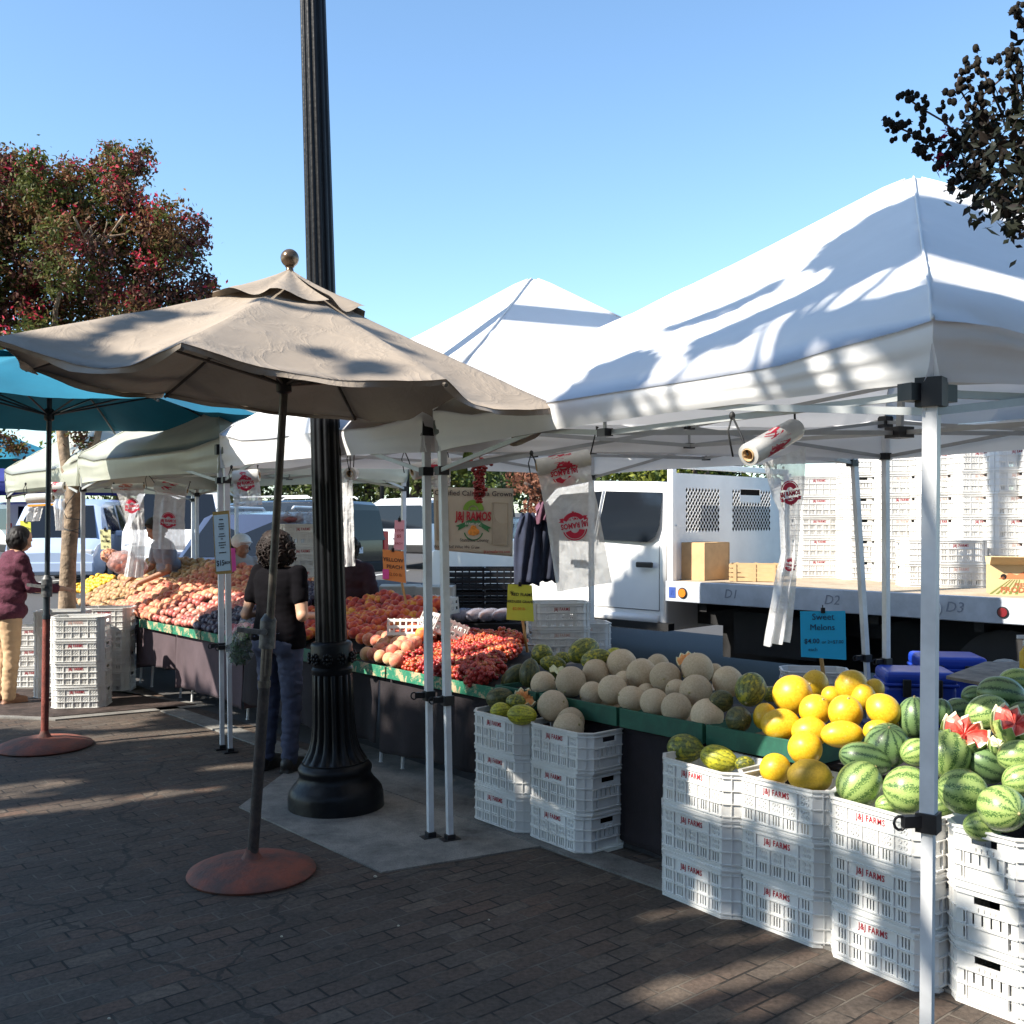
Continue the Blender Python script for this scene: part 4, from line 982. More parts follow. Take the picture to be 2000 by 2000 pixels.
# ================= SIGNS =================
def card(name,label,cat,quad,Y,mt,writing,stick=None,th=.004,clip=True,border=None,group=None):
    # quad px: TL,TR,BR,BL at depth Y
    tl,tr,br,bl=[at(u,v,Y) for u,v in quad]; c=(tl+tr+br+bl)/4
    rt=thing(name,label,cat,c,group)
    x=(tr-tl).normalized(); yv=(tl-bl).normalized(); z=x.cross(yv).normalized()
    if z.y>0: z=-z
    b=MB(); b.add([p-z*th for p in (tl,tr,br,bl)]+[p for p in (tl,tr,br,bl)],[(0,1,2,3),(7,6,5,4),(0,4,5,1),(1,5,6,2),(2,6,7,3),(3,7,4,0)])
    b.build('card',mt,rt)
    w=(tr-tl).length; h=(tl-bl).length
    for (txt,fx,fy,size,ink,bold) in writing:
        m=MB()
        o_=tl+(tr-tl)*fx+(bl-tl)*fy+z*.002
        m.text(txt,size*h,(o_,x,yv),bold=bold,h=.0008); m.build('writing',ink,rt)
    if clip:
        b=MB(); b.box(tl.lerp(tr,.5)+z*.003+yv*.004,(.022,.012,.03)); b.tube([tl.lerp(tr,.5)+yv*.015,tl.lerp(tr,.5)+yv*.035],.003,6); b.build('clip',M_black,rt)
    if stick:
        b=MB(); (u0,v0,u1,v1)=stick; b.bar(at(u0,v0,Y+.012),at(u1,v1,Y+.03),.022,.008); b.build('stick',mat('sign_stick_wood',(.50,.28,.10),.75,var=.15,vs=10),rt)
    return rt,(tl,tr,br,bl,x,yv,z,w,h)
M_orange=mat('orange_card',(.80,.30,.09),.8,var=.03); M_yg=mat('yellow_green_card',(.62,.66,.08),.8,var=.03); M_bluec=mat('cyan_blue_card',(.02,.46,.86),.7,var=.04)
M_pinkc=mat('pink_card',(.85,.42,.52),.8); M_hot=mat('hot_pink_card',(.80,.10,.40),.8); M_pale=mat('pale_yellow_card',(.66,.66,.36),.8); M_lb=mat('pale_blue_card',(.55,.68,.74),.7); M_gold=mat('gold_frame',(.40,.25,.07),.6); M_bink=mat('blue_black_marker',(.015,.05,.14),.6)
SG='price cards on the stalls'
card('price_card','sky blue card reading Sweet Melons on a wooden stick above the yellow melons','price card',[(1563,1194),(1651,1193),(1653,1289),(1565,1283)],5.75,M_bluec,
 [('Sweet',.50,.13,.20,M_bink,.0),('Melons',.48,.36,.19,M_bink,.0),('$4.00',.24,.66,.15,M_bink,.01),('each',.26,.84,.11,M_bink,.0),('or 2=$7.00',.70,.68,.105,M_bink,.0)],stick=(1604,1286,1611,1340),group=SG)
card('price_card','yellow green card reading Red Flame Seedless Grapes on a wooden stick','price card',[(992,1141),(1039,1143),(1043,1214),(989,1210)],7.05,M_yg,
 [('RED FLAME',.60,.28,.12,M_ink,.01),('SEEDLESS GRAPES',.56,.48,.10,M_ink,.01),('$2.00 lb',.5,.68,.11,mat('orange_red_marker',(.7,.12,.03),.6),.0),('*',.18,.28,.25,M_ink,0)],stick=(1021,1212,1030,1274),group=SG)
rt,q=card('price_card','orange card reading Yellow Peach with a hot pink note, on a stick in the peaches','price card',[(747,1073),(788,1077),(793,1139),(749,1132)],8.0,M_orange,
 [('YELLOW',.50,.32,.17,M_ink,.01),('PEACH',.55,.55,.17,M_ink,.01),('$2.00 lb',.55,.80,.15,mat('brown_marker',(.25,.06,.02),.6),.0)],stick=(785,1138,793,1178),group=SG)
tl,tr,br,bl,x,yv,z,w,h=q; b=MB(); b.box(bl+x*.02+yv*.045+z*.006,(.05,.003,.075)); o=b.build('pink_note',M_hot,rt)
card('paper_note','pale pink paper slip clipped to the rear tent leg above the orange card','note',[(771,1016),(790,1016),(789,1074),(769,1073)],8.05,M_pinkc,
 [('2 FOR',.5,.35,.12,M_red,.0),('$5',.5,.55,.15,M_red,.0),('EACH',.5,.8,.10,M_red,0)],group=SG)
rt,q=card('price_board','tall framed price card reading $15 hanging on the paired tent legs left of the woman','price card',[(415,1000),(447,997),(453,1120),(421,1122)],7.1,M_gold,
 [],clip=False,group=SG)
tl,tr,br,bl,x,yv,z,w,h=q
b=MB(); ins=lambda fx,fy,d=.002: tl+(tr-tl)*fx+(bl-tl)*fy+z*d
b.add([ins(.06,.055),ins(.94,.055),ins(.94,.955),ins(.06,.955)],[(0,3,2,1)]); b.build('paper',M_lb,rt)
b=MB()
for (tx,fy,sz) in (('FARM PICK',.13,.045),('MIX & MATCH',.22,.05),('ANY FRUIT',.265,.05),('PEACHES',.31,.05),('NECTARINES',.39,.045),('PLUMS',.44,.045),('APRICOTS',.49,.045),('ONE BOX',.56,.05),('PER TABLE',.60,.045),('HALF OFF',.645,.045)): 
    pass
for (fy,wd) in ((.13,.5),(.20,.62),(.24,.7),(.28,.5),(.36,.6),(.40,.8),(.44,.3),(.50,.8),(.54,.85),(.58,.45),(.66,.8)):
    # illegible lines of small print
    n_=max(2,int(wd*9)); 
    b.text('xnsaeotrm'[:n_],h*.036,(ins(.5,fy,.003),x,yv),bold=.03,h=.0008,sx=1.0)
b.text('$15',h*.12,(ins(.34,.83,.003),x,yv),bold=.02,h=.0008,sx=.7); b.text('BOX',h*.055,(ins(.76,.83,.003),x,yv),bold=.03,h=.0008,sx=.8)
b.build('writing',M_ink,rt)
card('price_card','plain pink card sticking out right of the $15 price card','price card',[(449,1070),(459,1071),(461,1114),(452,1118)],7.3,M_hot,[],clip=False,group=SG)
card('price_card','pale yellow card in front of the white vans behind the pears','price card',[(195,1034),(216,1035),(217,1073),(197,1073)],10.3,M_pale,
 [('RED',.5,.35,.15,M_ink,.01),('PLUMS',.5,.58,.15,M_ink,.01),('$3 lb',.5,.85,.13,M_ink,.0)],group=SG)
card('price_card','green and yellow card at the far left above the maroon sweater','price card',[(39,1016),(60,1020),(61,1064),(41,1062)],10.6,M_yg,[('FRESH',.5,.3,.15,M_ink,.0)],group=SG)
# banner
def banner():
    Y=7.9; q=[(846,951),(1003,954),(1001,1087),(849,1074)]
    tl,tr,br,bl=[at(u,v,Y) for u,v in q]; c=(tl+tr+br+bl)/4
    rt=thing('farm_banner','cream farm banner reading Certified California Grown hanging behind the grapes','banner',c)
    x=(tr-tl).normalized(); yv=(tl-bl); yv=(yv-x*yv.dot(x)).normalized(); z=V((0,-1,0)); h=(tl-bl).length; w=(tr-tl).length
    b=MB(); P=lambda fx,fy,d=0:tl+(tr-tl)*fx*(1-fy)+(br-bl)*fx*fy+(bl-tl)*fy+z*(d)
    b.grid(lambda a,t_:P(a,t_,.004*math.sin(a*9)*math.sin(t_*5)),24,18); o=b.build('cloth',mat('cream_banner_cloth',(.50,.46,.37),.85,var=.05,vs=4,trans=.2),rt,smooth=True); solid(o,.002)
    T=lambda m,tx,fx,fy,s,**k: m.text(tx,s*h,(P(fx,fy,.008),x,yv),h=.001,**k)
    m=MB(); T(m,'Certified California Grown',.50,.09,.115,bold=.006,sx=.98); T(m,'Stanislaus County',.51,.80,.075,sx=.85); T(m,'We Only Sell What We Grow',.28,.925,.065,sx=.9,shear=.25); m.build('black_lettering',M_ink,rt)
    m=MB(); T(m,'jjramosfarms.com',.80,.945,.065,sx=.9); m.build('website_lettering',M_red,rt); m=MB(); T(m,'J&J RAMOS',.50,.44,.19,bold=.035,sx=.62); m.build('red_lettering',M_red,rt)
    m=MB(); m2=MB(); m3=MB(); 
    def disc(m,cx,cy,r,a0,a1,d,r0=0,n=18,sy=1):
        vs=[];fs=[]
        for k in range(n+1):
            a=a0+(a1-a0)*k/n; vs+=[P(cx,cy,d)+x*(r0*h*math.cos(a))+yv*(r0*h*math.sin(a)*sy),P(cx,cy,d)+x*(r*h*math.cos(a))+yv*(r*h*math.sin(a)*sy)]
        for k in range(n): fs.append((k*2,k*2+1,k*2+3,k*2+2))
        m.add(vs,fs)
    disc(m,.50,.345,.165,.0,PI,.006,.08); disc(m,.50,.345,.165,.0,PI,.0065,.150); disc(m,.5,.345,.06,0,PI,.0065,0)
    disc(m2,.50,.66,.19,.55,PI-.55,.0062,.12); disc(m2,.50,.66,.155,PI+.2,2*PI-.2,.006,.135)
    for s in (-1,1): m2.add([P(.5+s*.10,.53,.0058),P(.5+s*.23,.60,.0058),P(.5+s*.185,.615,.0058),P(.5+s*.20,.67,.0058),P(.5+s*.10,.60,.0058)],[(0,1,2,3,4) if s<0 else (4,3,2,1,0)])
    for (dx,dy,r) in ((-.03,.02,.05),(.035,.01,.05),(0,-.04,.05),(0,.03,.045)): disc(m3,.5+dx,.66+dy,r,0,2*PI,.0075+abs(dx)*.02)
    m.build('green_arch_emblem',mat('banner_light_green',(.16,.30,.04),.8),rt); m2.build('green_ribbon_emblem',mat('banner_green',(.03,.16,.06),.8),rt); m3.build('orange_fruit_emblem',mat('banner_orange',(.65,.25,.04),.8,var=.3,vs=40),rt)
    m=MB(); T(m,'FARMS, INC.',.50,.555,.055,bold=.01,sx=.9); m.build('white_lettering',mat('white_ink',(.7,.7,.65),.7),rt)
    m=MB()
    for (x0,x1) in ((.735,.93),(.03,.18)):
        m=MB(); m.add([P(x0,.22,.003),P(x1,.22,.003),P(x1,.84,.003),P(x0,.84,.003)],[(0,3,2,1)]); m.build('clear_window_pocket',mat('grey_vinyl_window',(.36,.32,.25),.3,var=.1,vs=7),rt)
    for (x0,x1) in ((.735,.93),(.03,.18)):
        m=MB()
        for (a,b_) in (((x0,.22),(x1,.22)),((x1,.22),(x1,.84)),((x1,.84),(x0,.84)),((x0,.84),(x0,.22))): m.bar(P(a[0],a[1],.006),P(b_[0],b_[1],.006),.006,.006)
        m.build('pocket_piping',mat('banner_hem',(.38,.33,.25),.8),rt)
banner()
# ================= STALL EQUIPMENT =================
def sbox(name,parent,c,d,mt,rz=0,bv=.004):
    b=MB(); b.box(c,d,rz=rz); o=b.build(name,mt,parent); 
    return bevel(o,bv) if bv else o
# scale
sc_=at(972,1222,7.45); szz=3*CH+.0
c0=V((sc_.x,7.6,szz)); rt=thing('electronic_scale','silver electronic scale on the low crate stack behind the grapes','scale',c0)
sbox('scale_body',rt,c0+V((0,0,.055)),(.50,.33,.10),mat('brushed_silver',(.42,.42,.42),.35,.6,var=.1),.05,.012)
sbox('display_panel',rt,c0+V((-.06,-.172,.055)),(.24,.012,.085),M_black,.05)
sbox('lcd',rt,c0+V((-.10,-.181,.062)),(.085,.008,.04),mat('lcd_green',(.30,.36,.24),.2),.05,0)
sbox('side_panel',rt,c0+V((-.235,-.170,.055)),(.10,.012,.095),mat('white_plastic',(.75,.75,.73),.4),.05)
b=MB(); 
for k in range(6): b.box(c0+V((-.035+.018*(k%3),-.181,.075-.03*(k//3))),(.010,.008,.010),rz=.05)
b.tube([c0+V((.055,-.176,.05)),c0+V((.055,-.183,.05))],.022,16); b.build('buttons',mat('white_plastic'  ,(.75,.75,.73),.4),rt)
sbox('weighing_pan',rt,c0+V((0,0,.155)),(.52,.34,.012),M_chrome,.05,.004)
b=MB(); 
for sx in(-1,1): b.tube([c0+V((sx*.15,0,.10)),c0+V((sx*.15,0,.15))],.02,10)
b.build('pan_support',M_black,rt)
# tipped peach trays / lugs
def lug(c,rz,tilt,label,d=(.34,.24,.13)):
    rt=thing('slatted_lug_box',label,'crate',c,'small white slatted boxes',0); R=(Matrix.Rotation(rz,3,'Z')@Matrix.Rotation(tilt,3,'X'))
    b=MB(); w,h_,z_=d
    for sgn in(-1,1):
        for k in range(3): b.box(V(c)+R@V((0,sgn*h_/2,z_*(.12+.38*k))),(w,.008,z_*.16),R=R); b.box(V(c)+R@V((sgn*w/2,0,z_*(.12+.38*k))),(.008,h_,z_*.16),R=R)
        for k in range(9): b.box(V(c)+R@V((-w/2+w*k/8,sgn*h_/2,z_*.5)),(.012,.007,z_),R=R)
        for k in range(7): b.box(V(c)+R@V((sgn*w/2,-h_/2+h_*k/6,z_*.5)),(.007,.012,z_),R=R)
    b.build('slatted_sides',M_white,rt)
    b=MB(); b.box(V(c)+R@V((0,0,.003)),(w,h_,.006),R=R); b.build('floor_panel',M_white,rt)
lug(on_t(806,1236,.42)-V((0,0,.06)),ROWANG+.9,-.45,'tipped white slatted box holding back the peaches, left one')
lug(on_t(858,1224,.55)-V((0,0,.06)),ROWANG-.3,-.45,'tipped white slatted box behind the two tent legs')
lug(RC(3.6,1.10,TZ+.30),ROWANG,.1,'white slatted box at the back of the peaches right of the lamp post')
# cartons behind peaches
def carton(c,d,rz,label,mt,name='cardboard_carton',open_=False,extra=None,grp='cartons behind the stalls',hole=True):
    rt=thing(name,label,'box',c,grp); c=V(c); R=Matrix.Rotation(rz,3,'Z')
    b=MB(); w,dd,h_=d; t_=.008
    b.box(c+R@V((0,-dd/2,h_/2)),(w,t_,h_),R=R); b.box(c+R@V((0,dd/2,h_/2)),(w,t_,h_),R=R); b.box(c+R@V((-w/2+t_/2+.003,0,h_/2)),(t_,dd-t_-.002,h_-.004),R=R); b.box(c+R@V((w/2-t_/2-.003,0,h_/2)),(t_,dd-t_-.002,h_-.004),R=R); b.box(c+R@V((0,0,.006)),(w-.03,dd-.03,.008),R=R)
    b.build('box_walls',mt,rt)
    b=MB()
    if not open_:
        b.box(c+R@V((0,-dd/4,h_+.002)),(w,dd/2-.004,.005),R=R); b.box(c+R@V((0,dd/4,h_+.004)),(w,dd/2-.004,.005),R=R)
    else:
        b.box(c+R@V((0,-dd/2-.05,h_+.03)),(w,.16,.005),R=R@Matrix.Rotation(-.5,3,'X')); b.box(c+R@V((0,dd/2+.05,h_+.02)),(w,.16,.005),R=R@Matrix.Rotation(.4,3,'X'))
    b.build('flaps',mt,rt)
    b=MB()
    for sx in(-1,1): b.tube([c+R@V((sx*w*.28,-dd/2-.002,h_*.62)),c+R@V((sx*w*.28,-dd/2-.006,h_*.62))],.022,14)
    if hole: b.build('hand_hole',M_black,rt)
    return rt,R
M_wcard=mat('white_carton',(.62,.61,.57),.8,col2=(.48,.44,.36),vs=5)
M_bcard=mat('blue_print',(.03,.16,.34),.7)
q=at(782,1185,9.3); rt,R=carton((q.x,9.3,.80),(.36,.3,.28),.05,'speckled white carton behind the orange peach card',M_wcard)
b=MB(); 
for k in range(8): b.text('&',.05,(V((q.x-.14+.04*k,9.141,.80+.12+.07*(k%2))),V((1,0,0)),V((0,0,1))),h=.002)
b.build('printed_pattern',mat('grey_print',(.2,.19,.15),.8),rt)
q=at(845,1185,9.2); rt,R=carton((q.x+.03,9.2,.80),(.33,.3,.28),-.05,'white carton with a round blue emblem left of the tent legs',M_wcard)
b=MB(); b.tube([V((q.x-.02,9.045,.96)),V((q.x-.02,9.040,.96))],.05,20); b.box((q.x+.13,9.04,1.02),(.06,.004,.02)); b.build('round_emblem',M_bcard,rt)
for k,(u,w_) in enumerate(((782,.5),(845,.5))):
    q=at(u,1200,9.25); 
q=at(813,1260,9.25)
rt=thing('folding_table','low table under the white cartons behind the peaches','table',(q.x,9.25,0),'tables behind the stalls')
sbox('tabletop',rt,(q.x,9.25,.783),(1.0,.5,.03),M_wood)
for sx in(-1,1):
    for sy in(-1,1): b=MB(); b.tube([(q.x+sx*.45,9.25+sy*.2,0),(q.x+sx*.45,9.25+sy*.2,.768)],.012,8); b.build('leg',M_alu,rt)
q=at(898,1245,8.4); carton((q.x,8.4,.50),(.14,.3,.28),.05,'narrow brown carton between the tent leg and the scale',M_card)
q=at(898,1270,8.4)
rt=thing('folding_table','small dark table under the bagged goods and carton behind the grapes','table',(-.10,8.75,0),'tables behind the stalls')
sbox('tabletop',rt,(-.10,8.75,.48),(1.5,.9,.03),M_dark)
for sx in(-1,1):
    for sy in(-1,1): b=MB(); b.tube([(-.10+sx*.68,8.75+sy*.38,0),(-.10+sx*.68,8.75+sy*.38,.465)],.012,8); b.build('leg',M_alu,rt)
# black folding crates and board behind
def bcrate(c,label):
    rt=thing('black_folding_crate',label,'crate',c,'black crates behind the stalls'); b=MB(); c=V(c)
    for k in range(4): b.box(c+V((0,-.15,.03+.055*k)),(.40,.014,.03)); b.box(c+V((0,.15,.03+.055*k)),(.40,.014,.03)); b.box(c+V((-.2,0,.03+.055*k)),(.014,.286,.03)); b.box(c+V((.2,0,.03+.055*k)),(.014,.286,.03))
    for k in range(7): b.box(c+V((-.19+.063*k,-.158,.115)),(.014,.010,.21)); 
    b.box(c+V((0,0,.006)),(.38,.28,.01)); b.build('slats',M_black,rt)
for (u,k,lab) in ((905,0,'black slatted crate, lower left, behind the bagged goods'),(905,1,'black slatted crate, upper left, behind the bagged goods'),(985,0,'black slatted crate, lower right, beside the hanging jackets'),(985,1,'black slatted crate, upper right, beside the hanging jackets')):
    q=at(u,1150,9.6); bcrate((q.x,9.6,.80+.225*k),lab)
q=at(945,1150,9.6); rt=thing('folding_table','dark table under the black crates behind the banner','table',(q.x,9.6,0),'tables behind the stalls'); sbox('tabletop',rt,(q.x,9.6,.785),(1.0,.5,.025),M_wood)
for sx in(-1,1):
    for sy in(-1,1): b=MB(); b.tube([(q.x+sx*.45,9.6+sy*.2,0),(q.x+sx*.45,9.6+sy*.2,.77)],.012,8); b.build('leg',M_alu,rt)
q=at(935,1100,9.35); rt,R=carton((q.x-.05,9.42,1.25),(.42,.02,.02),0,'brown cardboard sheet lying across the black crates',M_card) if False else (None,None)
# nut bags
M_nut=mat('brown_nuts',(.16,.07,.04),.7,var=.4,vs=50,bump=.5,bs=60); M_bagp=clear('shiny_bag_film',.45,(.55,.57,.68),.15)
def bagged(c,d,rz,label,fill,grp,nm='bag_of_nuts'):
    rt=thing(nm,label,'bag',c,grp); R=Matrix.Rotation(rz,3,'Z'); b=MB()
    b.ell(V(c)+V((0,0,d[2]*.5)),(d[0]*.46,d[1]*.46,d[2]*.46),18,10,R=R,fn=lambda p:p*(1+.06*noise.noise(p*4+V((c[0]*9,0,0))))); b.build('contents',fill,rt,smooth=True)
    b=MB(); b.ell(V(c)+V((0,0,d[2]*.52)),(d[0]*.54,d[1]*.50,d[2]*.54),30,18,R=R,fn=lambda p:p*(1+.07*noise.noise(p*6+V((c[0]*9,0,4)))+.03*noise.noise(p*15))); b.build('plastic_film',M_bagp,rt,smooth=True)
for k in range(5):
    q=at(905+26*k,1160,8.55); bagged((q.x,8.5+.04*k,.83-.004*k),(.125,.34,.11),-.5,['leftmost','second','middle','fourth','rightmost'][k]+' clear bag of brown nuts in the row behind the scale',M_nut,'bags of nuts in a row')
sbox('display_box',None,V((at(955,1180,8.6).x,8.6,.725)),(.62,.36,.20),M_dark); o=bpy.data.objects['display_box']; center_origin(o,(at(955,1180,8.6).x,8.6,.625)); tag(o,'dark display box carrying the row of nut bags','box'); o.data.transform(Matrix.Translation((0,0,0)))
for k in range(4):
    q=at(895+20*k,1190,8.25); bagged((q.x,8.22,.50+.03*(k%2)),(.10,.13,.22),.2*k,['leftmost','second','third','rightmost'][k]+' pale bag of grain standing under the nut bags',mat('pale_grain',(.38,.38,.40),.8,var=.2,vs=40),'pale bags under the nuts','bag_of_grain')
q=at(1010,1180,8.25); bagged((q.x-.06,8.3,.68),(.20,.14,.09),.2,'loose crumpled bag lying behind the scale pan',mat('pale_grain',(.38,.38,.40),.8),'pale bags under the nuts','bag_of_grain')
# hanging jackets
def jacket(u0,u1,v0,v1,Y,label,mt,seed):
    tl=at(u0,v0,Y);br=at(u1,v1,Y); c=(tl+br)/2; b=MB(); W=(br.x-tl.x); Hh=tl.z-br.z
    def f(a,q): an=a*2*PI; w=.5*W*(.45+.55*min(1,q*3.5))*(1-.12*q); return V((c.x+w*math.cos(an)*(1+.10*math.sin(an*5+seed+q*4)),Y+.09*math.sin(an)*(1+.3*math.sin(an*7+q*5)),tl.z-Hh*q+.02*math.sin(an*3)))
    b.grid(f,40,20); o=b.build('hanging_jacket',mt,smooth=True); center_origin(o,(c.x,Y,tl.z)); solid(o,.006); tag(o,label,'jacket','jackets hung on the tent frame'); 
    b=MB(); b.tube([(0,0,.02),(0,0,.10),(.01,0,.14)],.005,6); hk=b.build('hanger_hook',M_black,o,local=True)
jacket(1004,1058,1005,1140,8.9,'dark navy jacket hanging nearest the banner',mat('navy_cloth',(.018,.024,.05),.9,var=.3,vs=4,bump=.3,bs=12),1)
jacket(1044,1092,1010,1134,8.95,'dark blue apron hanging behind the wide plastic bag',mat('navy_cloth2',(.015,.02,.04),.9,var=.3,vs=4,bump=.3,bs=12),4)
jacket(1046,1076,984,1020,8.85,'faded purple garment over the dark jackets',mat('purple_cloth',(.12,.05,.08),.9,var=.2),6)
# bags on the tall crate stack
q=at(572,1025,9.5); zt=8*CH
bb2=thing('plastic_bag','crumpled translucent plastic bags on top of the tall crate stack','bag',(q.x,9.65,zt))
b=MB(); 
for k in range(4): b.ell(V((q.x-.12+.1*k,9.62+.03*(k%2),zt+.05)),(.09,.09,.07+.02*(k%2)),18,12,fn=lambda p:p*(1+.25*noise.noise(p*4+V((k,0,0)))))
b.build('film',M_bagp,bb2,smooth=True); b=MB(); b.ell(V((q.x-.05,9.63,zt+.04)),(.13,.10,.035),16,8); b.build('contents',mat('dried_fruit',(.25,.08,.09),.7,var=.3,vs=20),bb2,smooth=True)
# big produce bags at far left heap
for k,(u,v,r_) in enumerate(((238,1098,.15),(262,1108,.13),(215,1085,.09))):
    p=at(u,v,10.15); bb3=thing('plastic_bag',['large','second','small'][k]+' clear bag of peaches lying on the far left heap','bag',p,'bags of fruit on the left heap')
    b=MB(); b.ell(p,(r_,r_*.8,r_*.75),24,14,fn=lambda q:q*(1+.2*noise.noise(q*3+V((k*3,0,0)))+.06*noise.noise(q*9))); b.build('film',clear('pink_tinted_bag',.5,(.62,.45,.44),.3) if k==0 else bpy.data.materials['pink_tinted_bag'],bb3,smooth=True)
    b=MB()
    for j in range(7): a=j*.9; b.ell(p+V((r_*.45*math.cos(a),-.03,r_*.35*math.sin(a))),.043,12,8)
    b.build('fruit_inside',M_peachp,bb3,smooth=True)
# coolers
M_blue=mat('blue_cooler_plastic',(.01,.05,.42),.35,var=.08,vs=4)
def cooler(c,d,rz,label):
    rt=thing('cooler',label,'cooler',c,'blue coolers under the truck bed',rz); w,dd,h_=d
    b=MB(); b.prism([(-w/2,-dd/2),(w/2,-dd/2),(w/2,dd/2),(-w/2,dd/2)],0,h_*.74); o=b.build('body',M_blue,rt,local=True); bevel(o,.03,3)
    b=MB(); b.box((0,0,h_*.86),(w*1.03,dd*1.05,h_*.22)); o=b.build('lid',M_blue,rt,local=True); bevel(o,.03,3)
    b=MB(); b.box((0,0,h_*.75),(w*1.05,dd*1.07,.02)); o=b.build('rim_band',M_blue,rt,local=True); bevel(o,.006,1)
    for sx in (-1,1):
        b=MB(); b.box((sx*w*.22,-dd/2-.022,h_*.70),(.05,.02,.11)); o=b.build('latch',M_black,rt,local=True); bevel(o,.004)
    return rt
q=at(1800,1300,6.4); ck1=(q.x,6.5,.0)
rt=thing('cooler_bench','dark crate bench under the blue cooler','box',(q.x,6.5,0)); sbox('bench_body',rt,(q.x,6.5,.19),(.60,.4,.38),mat('dark_blue_plastic',(.005,.02,.12),.5)); sbox('bench_foot',rt,(q.x,6.5,.01),(.5,.3,.02),M_black)
cooler((q.x,6.5,.385),(.42,.34,.36),-.15,'bright blue cooler behind the tent leg, left of the wooden board')
q=at(1855,1300,6.9); cooler((q.x,6.95,.38),(.42,.34,.40),-.15,'darker blue cooler behind the first one, deep in shade')
rt=thing('cooler_bench','dark blue box under the rear blue cooler','box',(q.x,6.95,0)); sbox('bench_body',rt,(q.x,6.95,.185),(.60,.4,.37),mat('dark_blue_plastic',(.005,.02,.12),.5)); sbox('bench_foot',rt,(q.x,6.95,.01),(.5,.3,.02),M_black)
# wooden board table
rt=thing('work_table','weathered plywood work table behind the watermelons','table',(2.62,5.95,0)); 
p=[at(1848,1327,5.9),at(1925,1309,6.5),at(2090,1312,6.5),at(2090,1352,5.4),at(1935,1338,5.6)]; zt=.78
b=MB(); b.prism([(a.x,a.y) for a in p],zt-.018,zt); b.build('tabletop',mat('weathered_plywood',(.20,.17,.14),.85,var=.3,vs=12,bump=.2),rt)
for a in (p[1],p[2],p[3]): b=MB(); a=a.lerp(V((2.9,5.9,0)),.15); b.tube([(a.x,a.y,0),(a.x,a.y,zt-.018)],.014,8); b.build('leg',M_alu,rt)
# yellow bottle at the right edge
q=at(2000,1300,5.9); rt=thing('spray_bottle','yellow bottle with a grey nozzle cut by the right edge of the photo','bottle',(q.x+.01,5.9,zt+.002)); b=MB(); b.lathe([(.03,0),(.034,.01),(.034,.13),(.014,.16),(.014,.175)],20,c=(q.x+.01,5.9,zt+.002)); b.build('body',mat('yellow_plastic',(.62,.40,.02),.4),rt,smooth=.7); b=MB(); b.lathe([(.016,.172),(.016,.20),(.010,.205),(.010,.22)],14,c=(q.x+.01,5.9,zt)); b.box((q.x-.01,5.9,zt+.225),(.06,.014,.02)); b.build('nozzle',M_alu,rt)
# ================= TRUCK =================
Q0=V((1.50,9.86,0)); TK=.93; E=V((.714,-.70,0)).normalized(); M_=V((.70,.714,0)).normalized()
def TP(a,c,z=0): return Q0+E*a*TK+M_*c*TK+V((0,0,z*TK+.117))
M_tw=mat('white_truck_paint',(.78,.78,.77),.32,var=.03,vs=2,coat=.3); M_rail=mat('pale_blue_grey_steel',(.40,.43,.48),.5,var=.14,vs=4,bump=.08,bs=20)
tr=thing('flatbed_truck','white crew cab flatbed truck loaded with white crates behind the stalls','truck',Q0)
TR=Matrix((E,M_,V((0,0,1)))).transposed()
def tbox(nm,a,c,z,d,mt,bv=0,b=None):
    bb_=MB(); bb_.box(TP(a,c,z),tuple(q*TK for q in d),R=TR); o=bb_.build(nm,mt,tr); return bevel(o,bv) if bv else o
DZ=1.05
tbox('bed_rail',2.6,-.02,DZ-.105,(5.2,.05,.21),M_rail,.006)
tbox('bed_rail',2.6,2.42,DZ-.105,(5.2,.05,.21),M_rail,.006)
b=MB()
for k in range(18): b.box(TP(2.6,.07+.133*k,DZ-.022),(5.19*TK,.127*TK,.04),R=TR)
b.build('bed_planks',mat('worn_bed_planks',(.42,.34,.25),.85,col2=(.30,.24,.17),vs=5,bump=.2),tr)
tbox('chassis',1.8,.75,.66,(6.6,.12,.22),M_dark); tbox('chassis',1.8,1.65,.66,(6.6,.12,.22),M_dark)
for k in range(6): tbox('cross_member',.4+.9*k,1.2,.80,(.08,2.3,.10),M_dark)
tbox('under_box',2.6,.9,.55,(1.1,.5,.5),M_dark); tbox('dark_fill_panel',2.7,1.35,.52,(5.0,.06,.80),M_dark); tbox('dark_fill_box',.6,1.0,.50,(.9,.4,.6),M_dark); tbox('fuel_tank',1.1,.45,.55,(.9,.45,.42),M_dark)  # long panel and second box added as dark fill for the shade under the bed
for (a,c) in ((3.3,.25),(3.3,2.15),(-3.2,.20),(-3.2,2.2)):
    p=TP(a,c,.0); p.z=.42+zg(p.y); b=MB(); b.tube([p-M_*.13,p-M_*.12,p+M_*.12,p+M_*.13],[.39,.42,.42,.39],36); w=b.build('wheel',M_dark,tr,smooth=.7)
    b=MB(); b.tube([p-M_*.135,p-M_*.10],[.20,.22],24); b.build('rim',M_alu,w,smooth=.7)
